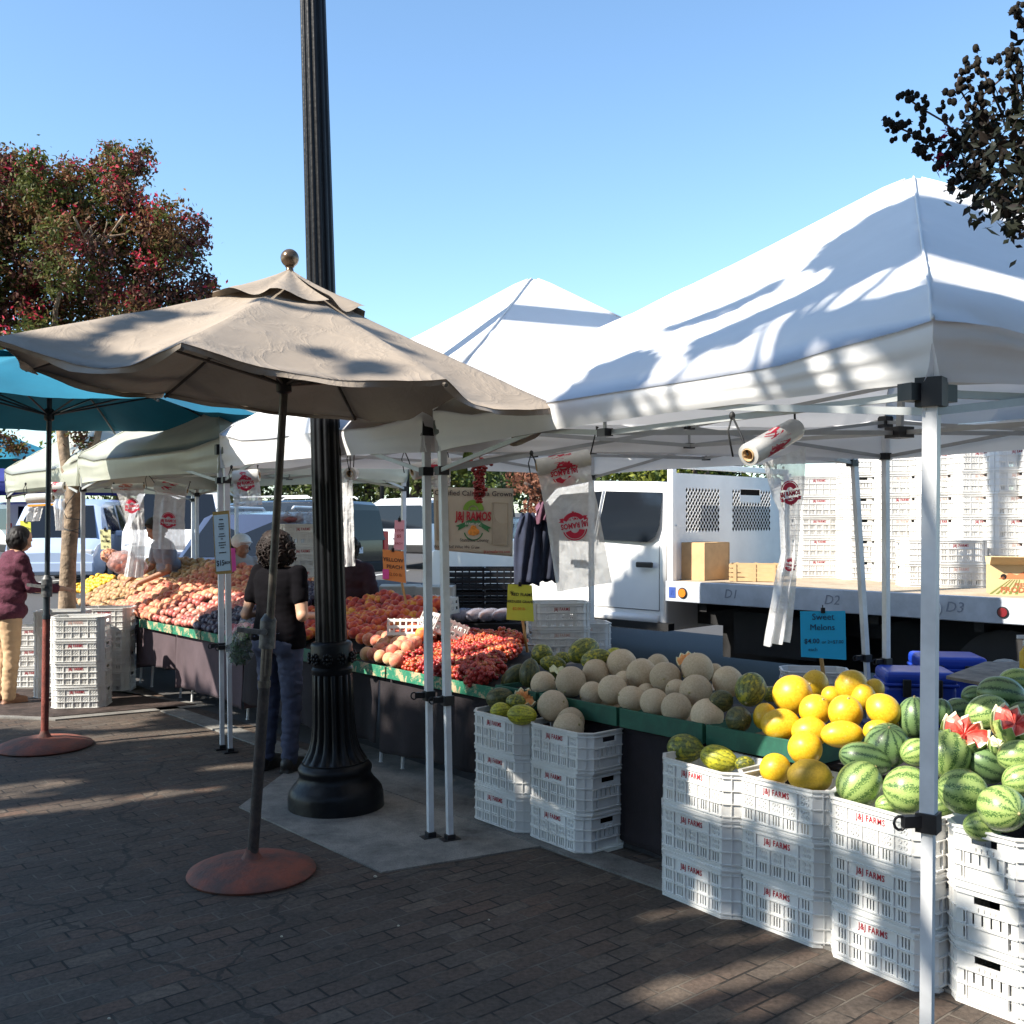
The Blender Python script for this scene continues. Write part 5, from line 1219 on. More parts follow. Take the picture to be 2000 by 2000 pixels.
# headboard with diamond perforations
b=MB(); hz0,hz1=DZ,DZ+1.18; wN=2.4
b2=MB()
tbox('headboard_post',.03,.03,(hz0+hz1)/2+.02,(.07,.07,hz1-hz0+.04),M_tw,.004); tbox('headboard_post',.03,2.38,(hz0+hz1)/2,(.07,.07,hz1-hz0),M_tw,.004)
def hb_panel():
    b=MB(); c0_=.07;c1_=2.34
    def inside(y,z):
        return (.30<y<.98 and 1.52<z<2.04) or (1.22<y<2.05 and 1.52<z<2.04 and not (1.36<y<1.8 and 1.88<z<2.04))
    dy,dz=.060,.070; hw,hh=.0235,.0315
    ny=int((c1_-c0_)/dy); nz=int((hz1-hz0)/dz)
    for i in range(ny+1):
        for j in range(nz+1):
            for (oy,oz) in ((0,0),(dy/2,dz/2)):
                pass
    # tessellate each dy x dz cell, with one full diamond at centre and quarter diamonds at the corners
    for i in range(ny):
        for j in range(nz):
            y0=c0_+i*dy; z0=hz0+j*dz; y1_=y0+dy; z1_=z0+dz; cy=(y0+y1_)/2; cz=(z0+z1_)/2
            def pt(y,z): return TP(0.0,y,z)
            if inside(cy,cz):
                o=[(y0+hw,z0),(y1_-hw,z0),(y1_,z0+hh),(y1_,z1_-hh),(y1_-hw,z1_),(y0+hw,z1_),(y0,z1_-hh),(y0,z0+hh)]
                d=[(cy,cz-hh),(cy+hw,cz),(cy,cz+hh),(cy-hw,cz)]
                vs=[pt(*q) for q in o+d]
                b.add(vs,[(0,1,8),(1,2,9,8),(2,3,9),(3,4,10,9),(4,5,10),(5,6,11,10),(6,7,11),(7,0,8,11)])
                for (qa,qb,qc) in (((y0,z0),(1,0),(0,1)),((y1_,z0),(-1,0),(0,1)),((y0,z1_),(1,0),(0,-1)),((y1_,z1_),(-1,0),(0,-1))):
                    nb=[(cy+(dy if qa[0]>cy else -dy),cz),(cy,cz+(dz if qa[1]>cz else -dz))]
                    if not all(inside(*q) for q in nb):
                        b.add([pt(*qa),pt(qa[0]+qb[0]*hw,qa[1]),pt(qa[0],qa[1]+qc[1]*hh)],[(0,1,2)])
            elif 1.36<cy<1.8 and 1.93<cz<2.03: pass
            else: b.add([pt(y0,z0),pt(y1_,z0),pt(y1_,z1_),pt(y0,z1_)],[(0,1,2,3)])
    o=b.build('perforated_headboard',mat('white_headboard_paint',(.76,.76,.75),.5,var=.05,vs=3,bump=.05),tr); solid(o,.003)
hb_panel()
tbox('headboard_top_rail',.0,1.2,hz1+.02,(.07,2.42,.06),M_tw,.004)
tbox('winch_handle',.05,.10,1.62,(.05,.10,.02),M_alu)
# cab
def cab():
    cs=.10  # inset from deck side
    def side(c,sgn):
        pass
    # body lower profile (a along truck: negative = forward)
    prof=[(-.10,.50),(-.10,1.40),(-.13,2.04),(-.30,2.09),(-1.2,2.12),(-1.75,2.05),(-2.35,1.45),(-3.6,1.38),(-4.0,1.20),(-4.05,.60),(-3.85,.50),(-3.65,.50),(-3.6,.75),(-3.4,.92),(-3.2,.97),(-3.0,.92),(-2.8,.75),(-2.75,.50)]
    b=MB(); secs=[(cs,.0),(cs+.10,1),(2.3-.10,1),(2.3,.0)]
    n=len(prof)
    def off(a,z,c):
        # tumblehome above belt
        k=max(0,z-1.40)*.16; return c+(k if c<1.2 else -k)
    vs=[];
    for c in (cs,2.32):
        for (a,z) in prof: vs.append(TP(a,off(a,z,c),z))
    fs=[(i,(i+1)%n,n+(i+1)%n,n+i) for i in range(n)]+[tuple(range(n-1,-1,-1)),tuple(range(n,2*n))]
    b.add(vs,fs); o=b.build('cab_body',M_tw,tr); bevel(o,.035,3,.5)
    for sg,c in ((-1,cs),(1,2.32)):
        def P(a,z,e=.006): return TP(a,off(a,z,c)+sg*e,z)
        b=MB(); w=[(-.24,1.50),(-.20,1.62),(-.20,1.97),(-.98,2.00),(-1.05,1.46),(-.34,1.44)]; b.add([P(*q) for q in w],[tuple(range(6)) if sg>0 else tuple(range(5,-1,-1))]); b.build('rear_side_window',M_glass,tr)
        b=MB(); w=[(-1.09,1.46),(-1.03,2.0),(-1.66,1.97),(-2.05,1.60),(-2.05,1.45)]; b.add([P(*q) for q in w],[tuple(range(5)) if sg>0 else tuple(range(4,-1,-1))]); b.build('front_side_window',M_glass,tr)
        b=MB(); b.bar(P(-1.07,1.44,.012),P(-1.005,2.01,.012),.006,.03); b.build('window_divider',M_alu,tr)
        b=MB()
        for (a0,z0,a1,z1) in ((-.18,.72,-.18,1.4),(-1.08,.60,-1.08,1.44),(-2.1,.65,-2.1,1.44),(-.18,.72,-2.1,.72)): b.bar(P(a0,z0,.001),P(a1,z1,.001),.004,.006)
        b.build('door_seams',M_black,tr)
        for a in (-.36,-1.28):
            b=MB(); b.box(P(a,1.20,.022),(.20,.035,.055),R=TR); o=b.build('door_handle',M_black,tr); bevel(o,.012,2)
        b=MB(); b.box(P(-2.0,1.52,.14),(.12,.22,.26),R=TR); o=b.build('side_mirror',M_black,tr); bevel(o,.03,2)
        b=MB(); b.box(P(-1.35,.56,.03),(2.5,.10,.07),R=TR); b.build('running_board',M_dark,tr)
        b=MB(); b.tube([P(-.18+.0,.62,.0),P(-1.9,.62,.0)],.05,10); b.build('rocker_panel',M_tw,tr,smooth=True)
    b=MB(); b.add([TP(-1.72,.42,2.02)-E*.01+V((0,0,.012)),TP(-1.72,2.0,2.02)-E*.01+V((0,0,.012)),TP(-2.32,2.15,1.48)-E*.02+V((0,0,.02)),TP(-2.32,.28,1.48)-E*.02+V((0,0,.02))],[(0,1,2,3)]); b.build('windscreen',M_glass,tr)
    b=MB(); b.add([TP(-.10,.40,2.03)+E*.03,TP(-.10,2.22,2.03)+E*.03,TP(-.095,2.25,1.44)+E*.03,TP(-.095,.30,1.44)+E*.03],[(0,1,2,3)]); b.build('rear_window',mat('dark_cab_interior',(.006,.006,.007),.8,spec=.1),tr)
    for c in (.35,2.05): b=MB(); b.box(TP(-4.03,c,.95),(.08,.3,.2),R=TR); b.build('headlight',M_alu,tr)
cab()
b=MB(); p=TP(.22,-.052,DZ-.115); b.tube([p,p-M_*.012],.040,20); b.build('amber_marker_light',mat('amber_lens',(.62,.18,.02),.25),tr,smooth=.7)
b=MB(); p=TP(.22,-.047,DZ-.115); b.tube([p,p-M_*.010],.050,20); b.build('marker_light_ring',M_black,tr,smooth=.7)
b=MB(); p=TP(.09,-.048,DZ-.115); b.box(p,(.075,.004,.10),R=TR); b.text('R',.06,(p-M_*.004,E,V((0,0,1))),bold=.03,h=.002) ; b.build('blue_badge',mat('blue_badge_enamel',(.04,.08,.30),.4),tr)
for (uu,txt) in ((1432,'D1'),(1629,'D2'),(1868,'D3')):
    ux=(uu-1000)/F; den=ux*E.y-E.x; k=(Q0.x-ux*Q0.y)/den/TK; p=TP(k,-.048,DZ-.10)
    b=MB(); b.text(txt,.115,(p,E,V((0,0,1))),h=.001,shear=.2); b.build('pen_mark',mat('grey_marker_scrawl',(.20,.22,.27),.7),tr)
for (uu,mm,r_,nm) in ((1826,M_dark,.055,'round_black_light'),(1963,mat('dark_red_lens',(.16,.01,.015),.3),.034,'red_marker_light')):
    ux=(uu-1000)/F; k=(Q0.x-ux*Q0.y)/(ux*E.y-E.x)/TK; p=TP(k,-.047,DZ-.115)
    b=MB(); b.tube([p,p-M_*.008],r_*1.25,24); rg=b.build('light_ring',M_black if 'red' in nm else M_alu,tr,smooth=.7)
    b=MB(); b.tube([p-M_*.006,p-M_*.014],r_,24); b.build(nm,mm,tr,smooth=.7)
# cargo
def on_deck(u,c,z=0):
    ux=(u-1000)/F; q=Q0+M_*c; k=(q.x-ux*q.y)/(ux*E.y-E.x); return q+E*k+V((0,0,DZ*TK+.117+z))
tang=math.atan2(E.y,E.x)
p=on_deck(1373,.42); carton(p+V((0,0,.001)),(.34,.40,.36),tang-.05,'large brown cardboard box on the truck bed by the headboard',M_card,'cardboard_box',grp='boxes on the truck bed',hole=False)
p=on_deck(1475,.55); rt=thing('wooden_crate','flat brown slatted crate on the truck bed beside the cardboard box','crate',p,'boxes on the truck bed'); R=Matrix.Rotation(tang+.5,3,'Z'); b=MB()
for s in(-1,1):
    for k in range(4): b.box(p+R@V((0,s*.17,.022+.042*k)),(.46,.012,.032),R=R); b.box(p+R@V((s*.23,0,.022+.042*k)),(.012,.328,.032),R=R)
    for k in (-1,0,1): b.box(p+R@V((k*.18,s*.181,.085)),(.03,.008,.165),R=R)
b.build('slats',mat('light_brown_plastic',(.48,.33,.17),.6,var=.1),rt); b=MB(); b.box(p+R@V((0,0,.006)),(.44,.32,.008),R=R); b.build('floor_panel',M_card,rt)
TGR='white crates stacked on the truck bed'
cols=['first','second','third','fourth','fifth','sixth','seventh','eighth']
k=0
for i,u in enumerate((1592,1672,1752,1832,1905,1975,2045)):
    p=on_deck(u,1.55); n=6 if i!=2 else 6
    if i==0:
        stack(p+V((0,0,-p.z)),5,tang+.75,'the leftmost stack on the truck bed next to the headboard',TGR,'dds',z0=DZ*TK+.118,centre=True); continue
    stack(p+V((0,0,-p.z)),6,tang+.72+(PI/2 if i==1 else 0)*1,'the '+cols[i]+' tall stack from the headboard on the truck bed',TGR,'ffd' if i>2 else 'dff',z0=DZ*TK+.118,centre=True)  # mostly pale lettering here stands in for sun glare on the crates
p=on_deck(1808,.95); stack(p+V((0,0,-p.z)),2,tang+.60,'the short left front stack on the truck bed',TGR,'sd',z0=DZ*TK+.118,centre=True)
p=on_deck(1868,1.05); stack(p+V((0,0,-p.z)),2,tang+.62,'the short right front stack on the truck bed',TGR,'fs',z0=DZ*TK+.118,centre=True)
p=on_deck(1990,.42); rz=tang+.42; rt,R=carton(p,(.44,.32,.235),rz,'open cardboard produce box printed with orange hills at the right end of the truck bed',mat('tan_carton',(.58,.42,.22),.8,var=.05),'produce_box',True,grp='boxes on the truck bed')
fr=lambda x,z,d=.006: p+R@V((x,-.16-d,z))
b=MB(); b.text('FRESH',.035,(fr(0,.085),R@V((1,0,0)),V((0,0,1))),bold=.01,h=.002); b.text('PRODUCE',.058,(fr(0,.045),R@V((1,0,0)),V((0,0,1))),bold=.02,h=.002,sx=1.1); b.build('printed_lettering',mat('brown_red_print',(.35,.10,.04),.8),rt)
b=MB()
for k in range(-5,6):
    if k: b.add([fr(k*.016,.125),fr(k*.045,.012),fr(k*.045+.02,.012),fr(k*.016+.006,.125)],[(0,1,2,3)])
b.build('printed_field_rows',mat('green_print',(.16,.20,.05),.8),rt)
b=MB(); b.add([fr(-.16,.13),fr(-.08,.175),fr(-.03,.16),fr(.04,.20),fr(.12,.17),fr(.2,.19),fr(.2,.13)],[(0,6,5,4,3,2,1)]); b.build('printed_hills',mat('rust_print',(.50,.17,.07),.8),rt)
p=on_deck(2028,.70); 
# ================= CARS =================
def car(name,label,loc,fwd,L,Wd,Hh,col,kind,cat,z0=0,grp='parked vehicles behind the market',lights=True,rack=False):
    f=V((fwd[0],fwd[1],0)).normalized(); r=V((f.y,-f.x,0)); z0=zg(loc[1]) if z0==0 else z0
    o0=V((loc[0],loc[1],z0)); rt=thing(name,label,cat,o0,grp); R=Matrix((r,f,V((0,0,1)))).transposed()
    P=lambda x,y,z:o0+R@V((x,y,z))
    paint=mat('paint_%s'%col[0],col[1],.30 if col[1][0]>.5 else .16,var=.03,vs=1,coat=.25,spec=.4)
    h=Hh
    if kind=='suv': st=[(-.5,.42,.55,.62),(-.485,.36,.60,.95),(-.46,.30,.60,.985),(-.30,.25,.595,1.0),(0,.25,.59,1.0),(.14,.25,.585,.97),(.29,.25,.58,.60),(.42,.27,.52,.54),(.475,.30,.44,.46),(.5,.36,.40,.41)]
    elif kind=='van': st=[(-.5,.25,.55,.80),(-.49,.22,.58,.97),(-.45,.20,.58,.995),(0,.20,.575,1.0),(.22,.20,.57,.99),(.30,.20,.56,.93),(.40,.20,.53,.56),(.46,.22,.48,.50),(.49,.24,.42,.44),(.5,.30,.38,.40)]
    b=MB(); rows=[]
    for (y,zb,zl,zr) in st:
        w=Wd/2*(1-.10*max(0,(abs(y)-.40)/.1)); wr=w*(.80 if zr>zl+.05 else .96); zb*=h*.72; zl*=h; zr*=h
        rows.append([(-w*.94,zb),(-w,zb+.12),(-w,(zb+zl)/2),(-w*.985,zl),(-wr,zr-.05),(-wr*.86,zr-.005),(0,zr+.01),(wr*.86,zr-.005),(wr,zr-.05),(w*.985,zl),(w,(zb+zl)/2),(w,zb+.12),(w*.94,zb)])
    vs=[P(x,y*L,z) for (y,_,_,_),row in zip(st,rows) for (x,z) in row]; k=13
    fs=[(i*k+j,i*k+j+1,(i+1)*k+j+1,(i+1)*k+j) for i in range(len(st)-1) for j in range(k-1)]+[tuple(range(k-1,-1,-1)),tuple((len(st)-1)*k+j for j in range(k))]+[(i*k+k-1,i*k,(i+1)*k,(i+1)*k+k-1) for i in range(len(st)-1)]
    b.add(vs,fs); b.build('body',paint,rt,smooth=.55)
    def sidewin(y0,y1,nm):
        for s in(-1,1):
            def wpt(y,g):  # interpolate between belt and roof edge
                for a,c in zip(range(len(st)-1),range(1,len(st))):
                    if st[a][0]<=y<=st[c][0]:
                        t_=(y-st[a][0])/(st[c][0]-st[a][0]); ra,rc=rows[a],rows[c]
                        j0,j1=(3,4) if s<0 else (9,8)
                        bx=ra[j0][0]+(rc[j0][0]-ra[j0][0])*t_; bz=ra[j0][1]+(rc[j0][1]-ra[j0][1])*t_; tx=ra[j1][0]+(rc[j1][0]-ra[j1][0])*t_; tz=ra[j1][1]+(rc[j1][1]-ra[j1][1])*t_
                        return V((bx+(tx-bx)*g+s*.008,y*L,bz+(tz-bz)*g))
            b=MB(); q=[wpt(y0,.08),wpt(y1,.08),wpt(y1-.012,.90),wpt(y0+.012,.90)]; b.add([o0+R@p_ for p_ in q],[(0,1,2,3) if s>0 else (3,2,1,0)]); b.build(nm,M_glass,rt)
    if kind=='suv':
        for (a,c) in ((-.45,-.27),(-.25,-.04),(-.02,.17)): sidewin(a,c,'side_window')
    else:
        for (a,c) in ((-.46,-.20),(-.18,.06),(.08,.28)): sidewin(a,c,'side_window')
    i0=[i for i in range(len(st)-1) if st[i][3]-st[i+1][3]>.2][0]
    A,B=rows[i0],rows[i0+1]; ya,yb=st[i0][0]*L,st[i0+1][0]*L
    up=V((0,.02,.012))
    b=MB(); b.add([o0+R@(V((A[5][0]*.95,ya,A[5][1]-.03))+up),o0+R@(V((A[7][0]*.95,ya,A[7][1]-.03))+up),o0+R@(V((B[9][0]*.86,yb,B[7][1]+.0))+up),o0+R@(V((B[3][0]*.86,yb,B[5][1]+.0))+up)],[(0,1,2,3)]); b.build('windscreen',M_glass,rt)
    zr=rows[1][5][1]; zl=rows[0][3][1]
    b=MB(); b.add([P(-Wd*.36,-L*.492,zr-.10),P(Wd*.36,-L*.492,zr-.10),P(Wd*.42,-L*.505,zl+.02),P(-Wd*.42,-L*.505,zl+.02)],[(3,2,1,0)]); b.build('rear_window',M_glass,rt)
    for s in(-1,1):
        b=MB(); b.box(P(s*Wd*.435,-L*.493,zl+.0),(.14,.10,h*.22),R=R); o=b.build('tail_light',mat('tail_light_red',(.55,.02,.02),.3),rt); bevel(o,.02,2)
        b=MB(); b.box(P(s*Wd*.37,L*.485,h*.40),(.26,.12,.13),R=R); o=b.build('headlight',mat('headlight_glass',(.6,.62,.65),.1,.2),rt); bevel(o,.03,2)
        b=MB(); b.box(P(s*(Wd*.5+.07),L*.20,h*.60),(.15,.08,.12),R=R); o=b.build('side_mirror',paint,rt); bevel(o,.03,2)
        for y in(-.31,.31):
            p=P(s*(Wd/2-.10),y*L,.33); b=MB(); ax=R@V((1,0,0)); b.tube([p-ax*.11,p-ax*.10,p+ax*.10,p+ax*.11],[.30,.33,.33,.30],28); w=b.build('wheel',M_dark,rt,smooth=.7)
            b=MB(); b.tube([p-ax*.115,p+ax*.115],.20,20); b.build('rim',M_alu,w,smooth=.7)
        if rack:
            b=MB(); b.tube([P(s*Wd*.33,-L*.38,h+.03),P(s*Wd*.33,-L*.36,h+.07),P(s*Wd*.33,L*.08,h+.07),P(s*Wd*.33,L*.10,h+.03)],.018,8); b.build('roof_rack',M_alu,rt)
    for (yy,zz_) in ((-.495,.27),(.49,.25)):
        b=MB(); b.box(P(0,L*yy,h*zz_),(Wd*.91,.12,h*.12),R=R); o=b.build('bumper',M_dark if kind=='suv' else paint,rt); bevel(o,.03,2)
    b=MB(); b.box(P(0,-L*.508,zl-.16),(.32,.01,.12),R=R); b.build('licence_plate',mat('white_plate',(.6,.6,.62),.5),rt)
    return rt
white=('white',(.78,.78,.78)); 
car('parked_suv','white sport utility car with tall red tail lights parked beyond the peaches',(-1.85,26.8),(.42,.91),4.4,1.8,1.70,white,'suv','car')
car('parked_suv','dark grey sport utility car with roof racks behind the lamp post',(-4.75,20.4),(-.80,.60),4.6,1.85,1.72,('darkgrey',(.010,.011,.014)),'suv','car',rack=True)
car('parked_suv','blue grey sport utility car behind the price board and the woman',(-3.75,15.5),(-.12,-.99),4.1,1.75,1.62,('bluegrey',(.045,.06,.105)),'suv','car',rack=True)
car('parked_van','white passenger van with dark windows behind the hanging bags',(-6.95,22.2),(.15,-.98),5.2,2.0,1.98,white,'van','van')
car('parked_van','pale blue minivan with its headlight facing the tree trunk',(-8.95,21.3),(.15,-.98),4.6,1.75,1.75,('paleblue',(.36,.44,.58)),'van','van')
car('parked_car','white car in the far row at the left end of the parking lot',(-11.5,27.5),(.7,.7),4.4,1.8,1.6,white,'suv','car')
car('parked_car','dark blue car with red tail lights behind the jackets and banner',(.55,17.0),(-.2,.98),4.4,1.8,1.50,('navyblue',(.03,.045,.085)),'suv','car')
car('parked_car','dark car roof low behind the dark grey one near the hedge',(-6.9,33.0),(.95,.2),4.4,1.8,1.5,('charcoal',(.04,.04,.045)),'suv','car')
car('parked_car','silver car far away near the hedge left of the banner',(-2.9,37.0),(.95,.2),4.4,1.8,1.5,('silver',(.35,.36,.38)),'suv','car')
# ================= TREES =================
def leafmat(nm,c1,c2,tr_=.3):
    return mat(nm,c1,.6,col2=c2,vs=3,trans=tr_,spec=.25)
M_bark=mat('smooth_mottled_bark',(.34,.25,.17),.85,col2=(.16,.12,.085),vs=9,bump=.8,bs=22)
M_barkd=mat('dark_bark',(.07,.05,.04),.9,var=.4,vs=8,bump=.6,bs=25)
def leaf(b,c,s,rr,mi,flat=0):
    n=V((rr.gauss(0,1),rr.gauss(0,1),rr.gauss(0,1)+flat)).normalized(); u=n.orthogonal().normalized(); w=n.cross(u); a=rr.uniform(0,6.28); x=u*math.cos(a)+w*math.sin(a); y=n.cross(x)
    k=len(b.v); L=s*rr.uniform(.7,1.3); 
    b.v+=[c-x*L*.5,c+y*L*.24+n*L*.04,c+x*L*.5,c-y*L*.24+n*L*.04]; b.f.append([k,k+1,k+2,k+3]); b.m.append(mi)
def branches(b,root,dirn,L,r,depth,rr,tips,spread=.6,taper=.65):
    pts=[V(root)]; d=V(dirn).normalized(); n=4
    for i in range(n):
        d=(d+V((rr.gauss(0,.10),rr.gauss(0,.10),rr.gauss(0,.05)+.02))).normalized(); pts.append(pts[-1]+d*L/n)
    b.tube(pts,[r*(1-(1-taper)*i/n) for i in range(n+1)],7)
    if depth==0: tips.append(pts[-1]); return
    if depth<=2: tips.append(pts[2]); tips.append(pts[3])
    for k in range(rr.choice((2,3,3))):
        e=(d+V((rr.gauss(0,spread),rr.gauss(0,spread),rr.gauss(.1,spread*.6)))).normalized()
        branches(b,pts[-1] if k<2 else pts[3],e,L*rr.uniform(.62,.85),r*taper,depth-1,rr,tips,spread,taper)
def far_tree(loc,h,r,label,cat,cols,n,seed,leafs=.3,name='tree',grp='trees beyond the parking lot',trunk=M_barkd,sq=1.0):
    rr=random.Random(seed); z0=zg(loc[1]); o=V((loc[0],loc[1],z0)); rt=thing(name,label,cat,o,grp)
    b=MB(); tips=[]; branches(b,o,(0,0,1),h*.42,r*.09+.04,2,rr,tips,.45); b.build('trunk',trunk,rt,smooth=True)
    b=MB(); cl=[]
    for i in range(26):
        q=V((rr.gauss(0,1),rr.gauss(0,1),rr.gauss(0,1))).normalized()*rr.uniform(.35,.95); cl.append((o+V((q.x*r,q.y*r,h*.62+q.z*h*.36*sq)),r*rr.uniform(.22,.42)))
    for c,cr in cl:
        for j in range(n//26):
            q=V((rr.gauss(0,1),rr.gauss(0,1),rr.gauss(0,1))).normalized()*rr.uniform(.5,1)**.6*cr; leaf(b,c+q,leafs,rr,rr.choices(range(len(cols)),[1]*len(cols))[0])
    b.build('crown',cols,rt); return rt
G1=leafmat('olive_green_leaves',(.10,.13,.025),(.05,.075,.015)); G2=leafmat('yellow_green_leaves',(.26,.27,.04),(.13,.16,.03)); G3=leafmat('dark_green_leaves',(.03,.05,.018),(.015,.03,.01)); G4=leafmat('rust_leaves',(.30,.13,.07),(.15,.06,.04)); G5=leafmat('grey_green_leaves',(.15,.16,.08),(.08,.09,.04))
ht=[(-16.5,43,5.2,2.8,[G2,G1]),(-14.2,44,4.6,2.4,[G2,G2,G1]),(-12.2,43,4.9,2.5,[G2,G1]),(-10.2,45,4.7,2.5,[G1,G3]),(-8.2,44,4.8,2.4,[G5,G1]),(-6.2,45,4.5,2.4,[G5,G2]),(-4.3,44,4.7,2.4,[G5,G1]),(-2.4,46,4.9,2.5,[G2,G5]),(-.4,44,4.9,2.4,[G1,G3]),(3.4,43,4.7,2.3,[G3,G1]),(5.3,42,4.6,2.3,[G2,G1]),(7.2,42,4.7,2.4,[G2,G1]),(9.2,43,4.9,2.5,[G1,G3])]
desc=['yellow green','bright yellow green','yellowish','dark green','grey green','dusty pale green','grey green','mixed yellow and grey green','dark olive','deep green','lime green','bright lime','dark olive']
pos=['at the far left above the vans','left of the tent legs above the vans','over the roof of the white passenger van','behind the price board','behind the top of the crate stack','left of the lamp post','just right of the lamp post','over the white car with red lights','behind the hanging grape bunch','behind the wide plastic bag','above the truck cab roof','above the left part of the cab','next to the headboard of the truck']
for i,(x,y,h,r,c) in enumerate(ht): far_tree((x,y),h*.82+.4,r,desc[i]+' tree '+pos[i],'tree',c,2600,100+i,.26,sq=1.15)
far_tree((-.05,33),5.2,2.2,'tree with a dark forked trunk right behind the hanging grapes','tree',[G1,G3],1500,131,.24)
far_tree((1.05,29),2.95,1.25,'rust coloured crape myrtle right of the banner','tree',[G4,G4,G4],3200,132,.16,sq=.95)
for i,(u,Y) in enumerate(((378,38),(746,38),(795,34),(868,42))):
    p=at(u,950,Y); b=MB(); b.tube([(p.x,Y,zg(Y)),(p.x,Y,zg(Y)+4.6)],[.09,.07],12); b.tube([(p.x,Y,zg(Y)),(p.x,Y,zg(Y)+.5)],[.16,.13],12); rt=thing('parking_lot_lamp',['dark lamp pole in the parking lot above the white van','dark lamp pole in the parking lot right of the lamp post','thin dark lamp pole above the white car','dark lamp pole hidden behind the tent legs'][i],'lamp post',(p.x,Y,zg(Y)),'lamp poles in the parking lot'); b.build('pole',M_iron,rt,smooth=True)
    b=MB(); b.lathe([(.05,4.6),(.2,4.75),(.16,5.1),(.05,5.2)],12,c=(p.x,Y,zg(Y))); b.build('lantern',M_iron,rt)
# crape myrtle on the left
rr=random.Random(11)
LB=leafmat('bronze_leaves',(.22,.115,.045),(.11,.06,.03),.25); LGn=leafmat('crape_green_leaves',(.12,.13,.03),(.06,.075,.02),.3); LR=leafmat('dark_red_leaves',(.13,.045,.035),(.07,.03,.025),.25); BL=leafmat('pink_red_blossom',(.62,.05,.09),(.42,.03,.06),.3)
T0=V((-4.36,10.03,0)); rt=thing('crape_myrtle_tree','crape myrtle with bronze leaves and pink red blossoms growing from the crate stack','tree',T0)
def hp(u,v,Y=10.05): return at(u,v,Y)
b=MB(); 
b.tube([T0,hp(131,1190),hp(133,1100),hp(138,1030),hp(143,960),hp(142,945)],[.09,.082,.078,.075,.078,.085],14)
b.tube([hp(142,952),hp(132,915),hp(126,890),hp(122,850),hp(115,760),hp(108,650)],[.07,.062,.055,.05,.045,.035],12)
b.tube([hp(145,952),hp(158,920),hp(172,885),hp(188,860),hp(205,790),hp(235,690,10.2)],[.055,.045,.038,.035,.03,.025],10)
b.ell(hp(127,985,10.0),(.03,.03,.045),10,8)
tips=[]
branches(b,hp(110,700),(-.5,.1,1),.55,.035,3,rr,tips,.5); branches(b,hp(108,655),(.1,-.2,1),.50,.032,3,rr,tips,.5); branches(b,hp(235,690,10.2),(.3,.2,.8),.42,.025,3,rr,tips,.5); branches(b,hp(120,800),(-.9,0,.5),.5,.03,3,rr,tips,.5)
tk=b.build('trunk',M_bark,rt,smooth=True)
for v in tk.data.vertices:
    q=v.co; v.co+=v.normal*.012*noise.noise(V((q.x*14,q.y*14,q.z*5)))
def crown_pts(u,v,Y,r): return (at(u,v,Y),r)
blobs=[]
for (u,v,r) in [(-60,420,.62),(20,400,.60),(100,380,.50),(150,400,.45),(60,480,.62),(-20,520,.6),(140,500,.52),(205,455,.36),(225,380,.26),(240,330,.20),(212,335,.18),(270,320,.13),(285,300,.07),(225,295,.10),(262,420,.22),(270,470,.42),(330,450,.30),(350,490,.26),(375,440,.14),(385,475,.12),(300,530,.36),(210,560,.45),(120,590,.5),(30,610,.55),(-60,620,.6),(60,680,.45),(160,660,.40),(250,600,.38),(320,590,.28),(370,590,.22),(395,545,.14),(400,580,.10),(200,700,.3),(40,330,.22),(5,340,.25),(60,325,.12),(120,335,.13),(170,340,.14),(412,570,.06),(-130,500,.7),(-100,380,.4)]:
    Y=10.1+rr.uniform(-.55,.55); blobs.append((at(u,v,Y),r*(.84 if r>.3 else 1.0)))
b=MB()
for c,r in blobs:
    nsub=max(4,int(r*r*430)+5)
    for k in range(nsub):
        q=V((rr.gauss(0,1),rr.gauss(0,1),rr.gauss(0,1))).normalized(); cc=c+q*r*rr.uniform(.35,1.0); sr=rr.uniform(.07,.13)*(1 if r>.15 else .6)
        top=(q.z>-.1); fl=top and rr.random()<.16
        nz_=noise.noise(cc*1.7)+rr.uniform(-.12,.12); m0=1 if nz_>.12 else (2 if nz_<-.18 else 0); m0=1 if (q.z<-.45 and rr.random()<.6) else m0
        for j in range(int(40*(sr/.1))):
            e=V((rr.gauss(0,1),rr.gauss(0,1),rr.gauss(0,1.1)))*sr*.55; leaf(b,cc+e,.050,rr,(3 if fl and rr.random()<.55 else (m0 if rr.random()<.85 else rr.choice([0,1,2]))))
MAINCR=b
# low hanging sprigs at left and black cord round trunk
b=MAINCR; rr2=random.Random(5)
for (u,v,r) in [(0,860,.18),(25,870,.12),(40,875,.08),(165,865,.12),(155,850,.10),(-20,850,.2)]:
    c=at(u,v,10.0)
    for j in range(int(900*r)): e=V((rr2.gauss(0,1),rr2.gauss(0,1),rr2.gauss(0,.7)))*r*.5; leaf(b,c+e,.05,rr2,rr2.choice([0,1,2]))
b.build('crown',[LB,LGn,LR,BL],rt)
b=MB(); 
def cord(pts): b.tube([hp(u,v,y) for u,v,y in pts],.0045,6)
cord([(160,940,9.95),(145,965,9.93),(130,985,9.92),(124,1000,9.93),(130,1012,9.92),(150,1014,9.92),(167,1018,10.0)])
cord([(124,1034,9.92),(135,1037,9.91),(150,1034,9.92),(165,1028,10.0)]); cord([(124,1032,9.92),(140,1037,9.91),(160,1043,10.0),(168,1045,10.0)]); 
b.build('black_cord',M_wire,rt,smooth=True)
